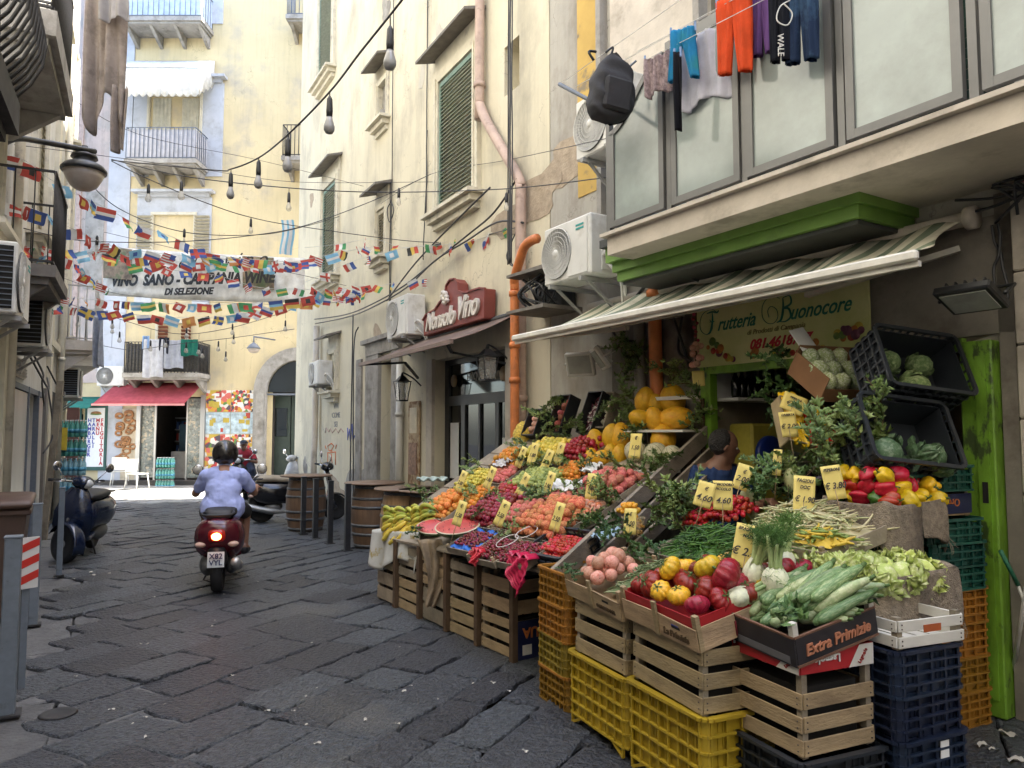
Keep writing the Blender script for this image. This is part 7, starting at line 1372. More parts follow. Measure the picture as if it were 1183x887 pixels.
# ---------------------------------------------------------------- price cards
paper = M('card_yellow', (.72, .58, .17), rough=.7, var=.05); ink = M('ink', (.03, .025, .03), rough=.7)
def card_(px, py, Y, w, h, yaw, roll, lab, lines=None, tilt=-.25):
    T = Matrix.Translation(P(px, py, Y)) @ Matrix.Rotation(yaw, 4, 'Z') @ Matrix.Rotation(tilt, 4, 'X') @ Matrix.Rotation(roll, 4, 'Y')
    t = thing('price_card', lab, 'price card', group='yellow handwritten price cards', mtx=T); m = MB(); m.grid(lambda u, v: ((u - .5) * w, .006 * math.sin(u * 3 + v * 2), (v - .5) * h), 6, 6); solid(m.build('card', paper, t), .0015)
    m = MB(); m.tube([(0, .006, -h / 2 - .14), (0, .006, h * .2)], .003, 5); m.build('stick', wood_pale, t); B_ = Matrix(((1, 0, 0, 0), (0, 0, -1, 0), (0, 1, 0, 0), (0, 0, 0, 1)))
    for (s, z, sz) in lines or [('CASA', .30, .16), ('1.50', -.05, .34)]: text(s, sz * h if lines is None else sz * h, 'handwriting', ink, t, Matrix.Translation((0, -.010, z * h)) @ B_, shear=.25, ext=.0008, bold=.0008, sx=min(1, w / h * 1.6))
ST = -.75
LC = [(531, 599, 6.05, 'price card stuck among the apricots'), (533, 562, 6.95, 'price card at the far left edge over the yellow plums'), (566, 558, 6.65, 'narrow price card behind the dark plums'), (580, 599, 5.75, 'price card over the plums by the cherries'), (604, 566, 6.3, 'price card leaning left of the green figs'), (602, 534, 7.0, 'price card leaning before the golden oranges'), (616, 530, 6.9, 'price card second in the row under the yellow apples'), (632, 538, 6.7, 'price card third in the row under the yellow apples'), (646, 530, 6.7, 'price card fourth in the row under the yellow apples'), (634, 565, 6.1, 'price card over the right side of the green figs'), (684, 568, 5.75, 'tall price card beside the pale pink peaches'), (644, 603, 5.3, 'price card over the large orange peaches'), (734, 521, 6.0, 'price card in front of the pale ribbed melon')]
for k, (px, py, Y, lab) in enumerate(LC): card_(px, py - 6, Y - .16, .095, .20, ST + (.3 if k in (10, 12) else rb.uniform(-.1, .25)), rb.uniform(.15, .4) if k not in (10, 12) else .05, lab, [('€', .30, .20), (('1.50', '2.00', '1.80', '2.50')[k % 4], -.08, .24)])
card_(728, 602, 4.65, .075, .16, -.2, .05, 'small price card in front of the clear tub', [('€', .25, .2), ('2.00', -.1, .25)])
card_(814, 571, 4.35, .10, .15, -.2, .30, 'tilted price card left of a pair over the green beans', [('€', .22, .2), ('4.60', -.15, .34)]); card_(835, 572, 4.35, .11, .17, -.1, .05, 'price card right of the pair over the green beans', [('POMODORO', .36, .12), ('PICCOLO', .2, .12), ('4.60', -.2, .28)])
card_(858, 551, 4.5, .09, .16, -.1, .35, 'price card beside the seated vendor elbow', [('€', .2, .2), ('2.00', -.1, .3)]); card_(929, 571, 4.0, .11, .20, -.1, .12, 'price card standing in the cream beans', [('FAGIOLI', .36, .13), ('DOC', .18, .13), ('€ 1.90', -.15, .22)]); card_(963, 557, 3.95, .10, .18, -.05, -.12, 'price card left of the glossy peppers', [('PEPERONI', .36, .12), ('€ 3.80', -.12, .26)])
card_(863, 631, 3.45, .12, .20, -.15, .22, 'price card leaning on the fennel', [('BRASILIANA', .38, .10), ('MARO', .22, .10), ('€ 2.40', -.15, .26)]); card_(898, 534, 4.5, .05, .16, -.3, .1, 'narrow price card under the leaning pepper tray', [('€', .2, .2), ('1.50', -.1, .3)]); card_(917, 466, 4.7, .15, .12, .0, .45, 'wide tilted price card above the leaning pepper tray', [('PEPERONI', .25, .14), ('€ 3.00', -.1, .3)]); card_(911, 490, 4.6, .10, .16, .0, -.05, 'price card in front of the leaning pepper tray', [('CASERTA', .36, .12), ('€ 2.00', -.1, .25)])
card_(807, 437, 6.1, .10, .13, .0, .0, 'blank yellow card hanging under the onion braid', [(' ', 0, .1)])
# hanging braid of onions
c = P(804, 410, 6.0); t = thing('onion_braid', 'braid of small red onions hanging beside the shop sign', 'onions', c); m = MB(); rg = random.Random(5)
m.tube([(0, 0, .45), (0, 0, -.08)], .012, 6); m.build('braid', stemb, t)
for k in range(18): a = rg.uniform(0, 6.28); r = rg.uniform(.015, .055); ob('onion', me['onion'], t, (r * math.cos(a), r * math.sin(a), rg.uniform(-.08, .09)), (rg.uniform(0, 3), 0, a), scale=.052)
for k in range(9): ob('onion', me['plum'], t, (rg.uniform(-.02, .02), rg.uniform(-.03, 0), .12 + k * .035), (1, k, 0), scale=.03)
# inside the shop: shelf of bottles, drink cooler with round sign, against the side wall of the room
t = on(F1, 'wall_shelf', 'pale shelf with a row of dark bottles inside the shop', 'shelf', 2.08, -.48, 1.90, rz=R(90)); m = MB(); m.box((0, 0, -.02), (.80, .24, .025)); m.build('board', plastic_white, t); m = MB(); m.box((0, -.12, .14), (.80, .01, .34)); m.build('back_panel', plastic_white, t)
for k in (-.22, -.08): m = MB(); m.box((k, .124, -.075), (.09, .004, .08)); m.build('shelf_tag', paper, t)
me['bottle'] = BM(lambda m: m.lathe([(.033, 0), (.036, .02), (.036, .17), (.014, .24), (.013, .30), (.016, .30), (.016, .315), (0, .315)], n=12), M('bottle_dark', (.008, .010, .008), rough=.12), 'wine_bottle')
for k in range(9): ob('wine_bottle', me['bottle'], None, label='dark glass bottle in the row on the shelf inside the shop', cat='bottle', group='dark bottles on the shop shelf', mtx=F1 @ Matrix.Translation((2.04, -.14 - k * .078, 1.895)) @ Matrix.Diagonal((1, 1, .8, 1)))
t = on(F1, 'drinks_cooler', 'yellow and white drinks cooler inside the shop with a round blue emblem', 'cooler', 1.98, -.62, 0, rz=R(90)); m = MB(); m.b2((-.5, -.2, 0), (.42, .05, 1.68), bev=.02); m.build('cabinet', M('cooler_yellow', (.45, .38, .06), rough=.5), t); m = MB()
for z in (.95, 1.15, 1.38, 1.55): m.b2((-.48, .05, z), (-.02, .13, z + .02))
m.b2((-.48, .052, .9), (-.02, .06, 1.6)); m.build('shelf_rack', M('rack_grey', (.35, .38, .36)), t)
m = MB(); m.lathe([(.0, 0), (.16, 0), (.16, .03), (.145, .045), (0, .045)], (.24, .06, 1.42), 28, rot=Matrix.Rotation(R(-90), 3, 'X')); m.build('round_emblem', M('emblem_blue', (.012, .03, .20), rough=.35), t); text('quila', .12, mat=MATS['letter_white'], parent=t, mtx=tmtx(.24, .112, 1.38), bold=.004)
# ---------------------------------------------------------------- street furniture
def bollard(px, py, h, w, mat, lab, grp, tilt=0, z=0):
    p = PZ(px, py); t = thing('bollard', lab, 'bollard', (p.x, p.y, z), R(30), group=grp); m = MB(); m.box((0, 0, h / 2), (w, w, h), bev=.006); m.build('post', mat, t); m = MB(); m.box((0, 0, .006), (w * 1.7, w * 1.7, .012)); m.build('base_plate', iron, t); m = MB(); m.box((0, 0, h + .004), (w + .008, w + .008, .012), bev=.003); m.build('cap', mat, t)
grey_post = M('post_grey', (.14, .165, .19), rough=.5, var=.12, scale=20, col2=(.08, .085, .09), s2=8, t2=(.6, .72))
for (px, py, lab) in ((350, 617, 'black bollard nearest the parked black scooter'), (364, 622, 'black bollard second from the parked black scooter'), (381, 628, 'black bollard third from the parked black scooter'), (401, 636, 'black bollard nearest the wine barrels')): bollard(px, py, .90, .075, black_paint, lab, 'black bollards along the right side')
bollard(7, 826, 1.0, .085, grey_post, 'grey bollard in front of the striped warning plate', 'grey bollards along the left kerb'); bollard(38, 722, 1.0, .07, grey_post, 'grey bollard standing in front of the brown wheelie bin', 'grey bollards along the left kerb'); bollard(68, 665, .98, .06, grey_post, 'grey bollard in front of the blue scooter wheel', 'grey bollards along the left kerb')
p = PZ(14, 800); t = thing('warning_plate', 'red and white diagonally striped warning plate on a post at the left', 'warning plate', (p.x + .02, p.y + .06, 0), R(56)); m = MB(); m.box((0, 0, .78), (.13, .012, .32)); m.build('plate', plastic_white, t); m = MB()
for k in range(3): z = .635 + k * .10; m.prism([(-.065, z), (.065, z + .05), (.065, z + .10), (-.065, z + .05)], -.0075, -.0085)
m.build('stripes', M('stripe_red', (.50, .03, .02), rough=.5), t); m = MB(); m.b2((-.02, .006, 0), (.02, .04, .9)); m.build('post', grey_post, t)
p = PZ(8, 716); t = thing('wheelie_bin', 'brown wheelie bin with closed lid against the left wall', 'bin', (p.x - .17, p.y, 0), R(30)); brn = M('bin_brown', (.085, .05, .035), rough=.5, var=.15)
m = MB(); m.add([(sx * w_ / 2, sy * d_ / 2, z) for z, w_, d_ in ((.05, .42, .44), (.95, .54, .58)) for sx, sy in ((-1, -1), (1, -1), (1, 1), (-1, 1))], [(0, 3, 2, 1), (4, 5, 6, 7), (0, 1, 5, 4), (1, 2, 6, 5), (2, 3, 7, 6), (3, 0, 4, 7)]); m.box((0, 0, .93), (.60, .64, .05), bev=.01); m.build('body', brn, t)
m = MB(); m.loft([(-.34, 0, .985, .30, .02), (-.30, 0, 1.0, .31, .035), (.2, 0, 1.03, .31, .045), (.32, 0, 1.01, .30, .03)], 20, e=5); m.build('lid', brn, t); m = MB(); m.tube([(-.24, .36, 1.0), (.24, .36, 1.0)], .014, 8); m.build('handle', brn, t)
for sx in (-1, 1): m = MB(); m.lathe([(.10, -.025), (.10, .025)], (sx * .23, .24, .10), 18, rot=Matrix.Rotation(R(90), 3, 'Y')); m.build('wheel', plastic_black, t)
oak = M('barrel_oak', (.16, .095, .055), rough=.65, var=.3, scale=4, stretch=(4, 4, .6), bump=.4, bscale=20); oakl = M('barrel_oak_pale', (.36, .22, .11), rough=.65, var=.3, scale=4, stretch=(4, 4, .6), bump=.4, bscale=20); hoop = M('hoop', (.13, .135, .14), rough=.5, metal=.5, var=.3, scale=20)
def barrel(px, py, lab, mat, top=None, h=.88, r=.27):
    p = PZ(px, py); t = thing('wine_barrel', lab, 'barrel', (p.x, p.y + .25, 0), group='wine barrels used as tables'); m = MB(); f = lambda z: r * (1 + .20 * math.sin(math.pi * z / h)); m.lathe([(f(z), z) for z in [h * k / 12 for k in range(13)]] + [(f(h) - .02, h - .02), (0, h - .02)], n=24, rib=lambda a: 1 - .012 * abs(math.sin(12 * a)) ** 8); m.build('staves', mat, t)
    for k in (.04, .22, .36, .64, .78, .96): m = MB(); m.lathe([(f(h * k) + .004, h * k - .02), (f(h * k) + .008, h * k), (f(h * k) + .004, h * k + .02)], n=28); m.build('hoop', hoop, t)
    q = thing('table_top', 'thin round wooden table top lying on ' + lab, 'table top', (p.x, p.y + .25, h + .002)); m = MB(); m.lathe([(0, 0), (.42, 0), (.43, .012), (.42, .025), (0, .025)], n=28); m.build('board', M('board_brown', (.20, .13, .085), rough=.5, var=.25, scale=5), q); return t
barrel(348, 614, 'the barrel behind the black bollards', oak); barrel(428, 634, 'the dark barrel left of the pale one', oak); barrel(467, 650, 'the pale barrel behind the bananas', oakl, r=.29); barrel(497, 655, 'the dark barrel nearest the fruit bank', oak)
t = thing('folded_awning_cloth', 'pale folded plastic sheet lying on a barrel table by the fruit', 'sheet', P(500, 556, 8.9)); m = MB(); m.grid(lambda u, v: ((u - .5) * .36, (v - .5) * .22, .03 + .02 * math.sin(u * 20 + v * 5)), 20, 8); solid(m.build('sheet', M('sheet_mint', (.45, .55, .50), rough=.4), t), .02)
# plastic chairs, water bottles and table at the end of the street
t = thing('plastic_chair', 'white plastic chair in front of the ring biscuit poster', 'chair', PZ(158, 565), R(160)); m = MB(); m.box((0, 0, .44), (.42, .42, .02)); m.build('seat', plastic_white, t); m = MB(); m.box((0, .20, .68), (.40, .02, .38), rot=(.15, 0, 0)); m.build('backrest', plastic_white, t)
for sx in (-1, 1):
    for sy in (-1, 1): m = MB(); m.tube([(sx * .18, sy * .18, .44), (sx * .23, sy * .23, 0)], .016, 6); m.build('leg', plastic_white, t)
dup(t, loc=PZ(138, 561), rot=(0, 0, R(200)), label='white plastic chair at the left by the menu board')
me['water'] = BM(lambda m: (m.lathe([(.04, 0), (.042, .05), (.039, .12), (.042, .2), (.015, .27), (.015, .29)], n=10), m.lathe([(.017, .29), (.017, .31), (0, .31)], n=10, mi=1), m.lathe([(.0425, .08), (.0425, .15)], n=10, mi=2)), [M('water_plastic', (.25, .45, .50), rough=.1, spec=.9), M('cap_white', (.6, .6, .6)), M('water_label', (.08, .30, .42), var=.3, scale=20)], 'water_bottle')
me['water_g'] = me['water'].copy(); me['water_g'].materials[0] = M('water_green', (.08, .32, .26), rough=.1, spec=.9)
for (px, py, Y, lab, n, gr) in ((86, 505, 13.3, 'water bottle stacked behind the blue scooter', 5, 0), (192, 540, 22.6, 'water bottle below the snack shop window', 6, 1)):
    b = P(px, py, Y); rg = random.Random(px)
    for k in range(4 if Y < 20 else 3):
        for i in range(n):
            for j in range(2): ob('water_bottle', me['water_g' if (gr or k < 2) else 'water'], None, (b.x + (i - n / 2) * .09, b.y + j * .09, b.z + (.0 - k * .34)), label=lab + ', %s row down, %s from left%s' % (('top', 'second', 'third', 'bottom')[k], ORL[i], (', front', ', back')[j]), cat='bottle', group=lab)
b = P(86, 505, 13.3); t = thing('stool', 'low dark stand carrying the stacked water bottles', 'stand', (b.x, b.y + .04, 0)); m = MB(); m.box((-.04, 0, b.z - 1.07), (.5, .24, .04)); m.build('shelf', wood_dark, t); m = MB(); m.box((-.04, 0, (b.z - 1.09) / 2), (.44, .2, b.z - 1.09)); m.build('base', wood_dark, t)
t = thing('leaning_plank', 'long pale wooden plank leaning against the left wall', 'plank', PZ(50, 625)); a = P(70, 440, 11.2) - PZ(50, 625); m = MB(); m.bar((0, 0, .02), a, .10, .03); m.build('board', wood_grey, t)
t = thing('brown_door_leaf', 'red brown door leaf standing open past the left wall', 'door', PZ(76, 580), R(20)); m = MB(); m.box((0, 0, 1.1), (.42, .05, 2.2)); m.box((0, -.03, 1.6), (.3, .01, .8)); m.build('leaf', M('leaf_brown', (.10, .035, .02), rough=.5), t)
t = thing('notice_sign', 'small yellow notice on the brown door leaf', 'sign', P(68, 507, 13.2), R(20)); m = MB(); m.box((0, 0, 0), (.26, .02, .40)); m.build('plate', M('notice_yellow', (.62, .46, .04)), t); m = MB(); m.ball((0, -.012, -.02), (.04, .004, .07), 10, 6); m.build('print', plastic_black, t)
# broom and dustpan at the right edge, litter
t = thing('broom', 'white handled broom leaning on the stone wall by the green board', 'broom', PZ(1166, 820)); a = P(1190, 655, 3.95) - PZ(1166, 820); m = MB(); m.tube([(0, 0, .06), a * 1.2], .012, 8); m.build('handle', plastic_white, t); m = MB(); m.box((0, 0, .035), (.34, .07, .07), rot=(0, 0, -.4), bev=.01); m.build('head', plastic_black, t)
t = thing('pole_handle', 'thin green and white pole resting against the stone wall', 'pole', P(1160, 640, 4.15)); m = MB(); m.tube([(-.02, 0, .02), (.07, 0, -.17)], .012, 6, 0); m.tube([(.07, 0, -.17), (.12, 0, -.33)], .009, 6, 1); m.build('rod', [M('rod_green', (.02, .14, .08)), plastic_white], t)
rg = random.Random(31); m0 = M('litter_white', (.55, .52, .45), rough=.8); lab = 'small scrap of litter on the dark stone paving'; lm = BM(lambda m: m.grid(lambda u, v: ((u - .5) * .07, (v - .5) * .03, .012 + .008 * math.sin(u * 6 + v * 4)), 4, 3), m0, 'litter')
for (px, py, s) in [(rg.uniform(60, 620), rg.uniform(640, 870), rg.uniform(.25, .6)) for _ in range(46)] + [(1133, 862, 1.0), (1165, 850, 1.2), (1172, 880, 1.2), (105, 662, 1), (107, 665, .8), (1145, 866, .6)]: q = PZ(px, py); ob('litter_scrap', lm, None, (q.x, q.y, .0), (0, 0, rg.uniform(0, 6)), lab, 'litter', 'scraps of litter on the paving', scale=s)
t = thing('drain_cover', 'small round sunken iron cover in the paving at the lower left', 'drain cover', PZ(67, 825)); m = MB(); m.lathe([(0, .004), (.07, .004), (.09, .010), (.10, .002)], n=24); m.build('plate', iron, t)
# ---------------------------------------------------------------- scooters
chrome = M('chrome', (.55, .55, .56), metal=1, rough=.2, var=.05); rub = M('rubber', (.016, .016, .017), rough=.8, var=.3, scale=30); seatm = M('seat_black', (.02, .019, .02), rough=.55)
def wheel(t, y, r, w, steer=0, x=0):
    Rz = Matrix.Rotation(steer, 3, 'Z'); RT = Rz @ Matrix.Rotation(R(90), 3, 'Y'); o = ob('wheel', None, t); c = Vector((x, y, r)); m = MB(); pr = [(r * .68, -w * .35), (r * .74, -w * .5), (r * .93, -w * .48), (r, -w * .2), (r, w * .2), (r * .93, w * .48), (r * .74, w * .5), (r * .68, w * .35)]
    m.lathe(pr, c, 28, rot=RT); m.build('tyre', rub, o); m = MB(); m.lathe([(r * .70, -w * .3), (r * .62, -w * .32), (r * .60, 0), (r * .62, w * .32), (r * .70, w * .3)], c, 24, rot=RT); m.lathe([(0, -w * .4), (.045, -w * .4), (.045, w * .4), (0, w * .4)], c, 12, rot=RT)
    for k in range(5): a = k * 1.2566; d = RT @ Vector((math.cos(a), math.sin(a), 0)); m.bar(c + d * .03, c + d * r * .64, .028, w * .35, up=Rz @ Vector((1, 0, 0)))
    m.build('rim', alu_grey, o)
def scooter(name, lab, loc, rz, paint, lean=0, steer=0, seat=seatm, plate=None, lit=False, trim=chrome):
    t = thing(name, lab, 'scooter', loc, (0, lean, rz)); 
    wheel(t, -.62, .235, .11); wheel(t, .66, .235, .10, steer)
    m = MB(); m.loft([(-.86, 0, .62, .08, .05), (-.82, 0, .60, .17, .12), (-.70, 0, .55, .225, .20), (-.50, 0, .53, .24, .22), (-.25, 0, .54, .21, .20), (-.05, 0, .52, .15, .22), (.05, 0, .45, .12, .20)], 22, e=2.6); m.build('body', paint, t)
    m = MB(); m.loft([(.0, 0, .29, .17, .04), (.30, 0, .27, .19, .035), (.44, 0, .30, .19, .05)], 16, e=4); m.build('footboard', paint, t)
    m = MB(); m.add([(x * w_, y, z) for (y, z, w_) in ((.40, .28, .19), (.52, .45, .22), (.56, .62, .21), (.50, .84, .15), (.47, .92, .09)) for x in (-1, -.6, 0, .6, 1)] + [(x * w_, y + (.07 if abs(x) < 1 else .02), z) for (y, z, w_) in ((.40, .28, .19), (.52, .45, .22), (.56, .62, .21), (.50, .84, .15), (.47, .92, .09)) for x in (-1, -.6, 0, .6, 1)], [(j * 5 + i, j * 5 + i + 1, j * 5 + i + 6, j * 5 + i + 5) for j in range(4) for i in range(4)] + [(25 + j * 5 + i, 25 + j * 5 + i + 5, 25 + j * 5 + i + 6, 25 + j * 5 + i + 1) for j in range(4) for i in range(4)], 0, True)
    m.build('leg_shield', paint, t)
    m = MB(); m.loft([(-.72, 0, .76, .10, .03), (-.66, 0, .78, .14, .05), (-.45, 0, .79, .16, .055), (-.2, 0, .77, .145, .055), (.0, 0, .76, .11, .045), (.06, 0, .75, .06, .03)], 18, e=3); m.build('seat', seat, t)
    Rz = Matrix.Rotation(steer, 3, 'Z'); c = Vector((0, .66, 0)); m = MB()
    m.grid(lambda u, v: c + Rz @ Vector(((v - .5) * .15 * (1 - .1 * abs(u - .5)), math.cos(-.3 + u * 3.0) * .275, .235 + math.sin(-.3 + u * 3.0) * .275)) + Vector((0, 0, -.03 * (2 * v - 1) ** 2)), 16, 6); solid(m.build('front_fender', paint, t), .006)
    m = MB(); m.tube([c + Rz @ Vector((.06, 0, .235)), (.03, .52, .75), (0, .47, .95)], .022, 8); m.tube([c + Rz @ Vector((-.06, 0, .235)), (-.03, .52, .75)], .018, 8); m.build('fork', trim, t)
    H0 = Vector((0, .46, .98)); m = MB(); m.tube([H0 + Rz @ Vector(q) for q in ((-.32, -.06, .02), (-.22, -.02, .02), (0, .03, 0), (.22, -.02, .02), (.32, -.06, .02))], .013, 8); o = m.build('handlebar', trim, t)
    for sx in (-1, 1):
        m = MB(); m.tube([H0 + Rz @ Vector((sx * .24, -.025, .02)), H0 + Rz @ Vector((sx * .37, -.08, .02))], .019, 8); m.build('grip', rub, o); m = MB(); m.tube([H0 + Rz @ Vector((sx * .2, .06, .02)), H0 + Rz @ Vector((sx * .35, -.0, .01))], .006, 5); m.build('lever', trim, o)
        q = MB(); a = H0 + Rz @ Vector((sx * .20, 0, .02)); b = H0 + Rz @ Vector((sx * .33, .02, .17)); q.tube([a, b], .006, 6); q.lathe([(0, -.01), (.055, -.01), (.06, 0), (.055, .008)], b + Vector((sx * .02, 0, .03)), 16, rot=Rz @ Matrix.Rotation(R(90), 3, 'X')); mo = q.build('mirror', trim, t); q = MB(); q.lathe([(0, 0), (.05, 0), (.05, .003), (0, .003)], b + Rz @ Vector((sx * .02, -.010, .03)), 16, rot=Rz @ Matrix.Rotation(R(90), 3, 'X')); q.build('glass', M('mirror_glass', (.50, .47, .40), rough=.15, spec=.8), mo)
    m = MB(); m.ball(H0 + Rz @ Vector((0, .05, .01)), (.13, .12, .085), 16, 10); m.build('headset', paint, t); m = MB(); m.ball(H0 + Rz @ Vector((0, .13, .0)), (.075, .05, .06), 14, 8); m.build('headlight', M('headlight_glass', (.55, .56, .55), rough=.08, spec=.9), t)
    m = MB(); m.loft([(-.885, 0, .585, .02, .02), (-.875, 0, .585, .075, .055), (-.84, 0, .60, .09, .07)], 14, e=3.5); tl = m.build('tail_light', M('tail_red', (.45, .015, .01), rough=.15), t)
    if lit: m = MB(); m.ball((0, -.888, .585), (.045, .016, .035), 12, 8); m.build('bulb_glow', M('tail_glow', (1, .30, .05), emis=7), tl)
    for sx in (-1, 1): m = MB(); m.ball((sx * .15, -.80, .50), (.055, .05, .03), 12, 8); m.build('indicator', M('indicator', (.60, .40, .32), rough=.12), t)
    m = MB(); m.tube(smoothpath([(-.12, -.55, .80), (-.15, -.78, .80), (-.10, -.86, .79), (.10, -.86, .79), (.15, -.78, .80), (.12, -.55, .80)], 4), .013, 8); m.build('grab_rail', seatm, t)
    m = MB(); m.loft([(-.84, 0, .36, .04, .11), (-.80, 0, .36, .09, .12), (-.70, 0, .34, .10, .08)], 12, e=4); m.build('rear_mudguard', seatm, t); m = MB(); m.ball((-.10, -.50, .27), (.09, .25, .12), 14, 10); m.ball((.11, -.45, .25), (.06, .16, .10), 12, 8); m.build('engine', alu_grey, t)
    m = MB(); m.tube(smoothpath([(.13, -.15, .20), (.17, -.4, .22), (.18, -.65, .27), (.18, -.86, .33)], 3), [.02, .025, .035, .05, .055, .055, .055, .055, .052, .045], 10); m.build('exhaust', alu_light if trim is chrome else trim, t)
    m = MB(); m.tube([(-.1, -.12, .22), (-.2, -.05, .02), (-.1, -.2, .02)], .01, 6); m.build('kickstand', seatm, t)
    if plate:
        m = MB(); m.box((0, -.875, .36), (.155, .008, .15), rot=(-.12, 0, 0)); po = m.build('number_plate', M('plate_white', (.68, .70, .70), rough=.4), t); B_ = Matrix(((1, 0, 0, 0), (0, 0, -1, 0), (0, 1, 0, 0), (0, 0, 0, 1)))
        for k, s in enumerate(plate): text(s, .072, 'plate_letters', M('letter_navy', (.01, .02, .10)), po, Matrix.Translation((0, -.886 - .006 * k, .392 - .062 * k)) @ B_, bold=.001)
    return t
maroon = M('paint_maroon', (.085, .006, .014), rough=.18, spec=.7, var=.05); navy = M('paint_navy', (.007, .014, .038), rough=.18, spec=.7, var=.05); blkp = M('paint_black', (.012, .012, .014), rough=.15, spec=.7, var=.05)
rp = PZ(252, 683); RZ = R(16); scooter('motor_scooter', 'dark red motor scooter riding away with its tail light on', (rp.x - .17, rp.y + .58, 0), RZ, maroon, plate=('X82', 'VYL'), lit=True)
q = PZ(78, 652); scooter('motor_scooter', 'dark blue scooter parked at the left wall with its front wheel turned', (q.x - .30, q.y + .72, 0), R(196), navy, lean=R(-7), steer=R(48))
q = PZ(330, 604); scooter('motor_scooter', 'black scooter with a tan seat parked behind the wine barrel', (q.x + .12, q.y + .3, 0), R(-72), blkp, lean=R(5), steer=R(10), seat=M('seat_tan', (.30, .25, .18), rough=.6))
q = PZ(350, 574); scooter('motor_scooter', 'pale scooter parked beside the stone arch corner', (q.x + .1, q.y, 0), R(160), M('paint_silver', (.40, .40, .39), rough=.25), lean=R(5), steer=R(-20))
q = PZ(284, 580); scooter('motor_scooter', 'black scooter under the man in the red shirt', (q.x - .1, q.y, 0), R(-170), blkp)
# ---------------------------------------------------------------- people: one remeshed body each, clothes as children
skin = M('skin_tan', (.30, .155, .10), rough=.5, var=.08, sss=.08); skin2 = M('skin_brown', (.20, .10, .065), rough=.5, var=.08)
def capsules(segs, balls=(), n=14):
    m = MB()
    for a, b, r0, r1 in segs:
        a, b = Vector(a), Vector(b); L = (b - a).length; k = 5; m.tube([a.lerp(b, i / k) for i in range(k + 1)], [r0 + (r1 - r0) * i / k for i in range(k + 1)], n); m.ball(a, r0, n, 8); m.ball(b, r1, n, 8)
    for c, r in balls: m.ball(c, r, 18, 12)
    return m
def blob(name, mb, mat, parent, vox, sm=4, wr=0):
    o = mb.build(name, mat, parent); r = o.modifiers.new('fuse', 'REMESH'); r.mode = 'VOXEL'; r.voxel_size = vox; r.use_smooth_shade = True
    s = o.modifiers.new('soft', 'SMOOTH'); s.iterations = sm; s.factor = .6
    if wr: tx = bpy.data.textures.get('creases') or bpy.data.textures.new('creases', 'CLOUDS'); tx.noise_scale = .09; tx.noise_depth = 2; d = o.modifiers.new('creases', 'DISPLACE'); d.texture = tx; d.strength = wr; d.mid_level = .5; d.texture_coords = 'LOCAL'
    return o
def fingers(h, d, side, curl, sc=1.0):
    # five fingers from a palm at h, pointing along d, curling towards curl
    d = Vector(d).normalized(); c = Vector(curl).normalized(); s = d.cross(c).normalized() * side; out = [(h, h + d * .055 * sc, .026 * sc, .030 * sc)]
    for k, L in enumerate((.068, .078, .073, .058)):
        b = h + d * .065 * sc + s * (.030 - .020 * k) * sc; p1 = b + (d * .8 + c * .5).normalized() * L * .45 * sc; p2 = p1 + (d * .1 + c).normalized() * L * .35 * sc; p3 = p2 + (c * .8 - d * .6).normalized() * L * .3 * sc; out += [(b, p1, .0095 * sc, .009 * sc), (p1, p2, .009 * sc, .008 * sc), (p2, p3, .008 * sc, .0065 * sc)]
    b = h + s * .03 * sc + d * .01 * sc; p1 = b + (s + d * .8 + c * .4).normalized() * .04 * sc; out += [(b, p1, .012 * sc, .010 * sc), (p1, p1 + (d + c).normalized() * .03 * sc, .010 * sc, .008 * sc)]
    return out
def head(c, fwd, r=.1, up=(0, 0, 1)):
    f = Vector(fwd).normalized(); s = f.cross(Vector(up)).normalized(); u = s.cross(f); c = Vector(c)
    sg = [(c - u * .10, c - u * .17 - f * .01, .055, .058), (c + f * .065 - u * .035, c + f * .105 - u * .015, .018, .012), (c + f * .105 - u * .015, c + f * .095 - u * .03, .014, .013), (c + f * .05 - u * .085, c + f * .07 - u * .10, .03, .022)]
    sg += [(c + s * q * .078 - u * .0, c + s * q * .086 - u * .03 - f * .01, .014, .012) for q in (-1, 1)] + [(c + f * .078 - u * .062 - s * .018, c + f * .078 - u * .062 + s * .018, .010, .010), (c + f * .078 - u * .078 - s * .014, c + f * .078 - u * .078 + s * .014, .011, .011), (c + f * .075 + u * .022 - s * .04, c + f * .075 + u * .022 + s * .04, .012, .012)]
    return sg, [(c + u * .02, (.078, .092, .105)), (c - u * .03 + f * .02, (.062, .075, .085))]
def eyes(t, c, fwd):
    f = Vector(fwd).normalized(); s = f.cross(Vector((0, 0, 1))).normalized(); m = MB()
    for q in (-1, 1): m.ball(Vector(c) + f * .082 + s * q * .03 + Vector((0, 0, .002)), (.011, .011, .008), 8, 6)
    m.build('eyes', M('eye_white', (.5, .48, .45), rough=.2), t); m = MB()
    for q in (-1, 1): m.ball(Vector(c) + f * .0915 + s * q * .03 + Vector((0, 0, .002)), .005, 8, 6)
    m.build('pupils', plastic_black, t)
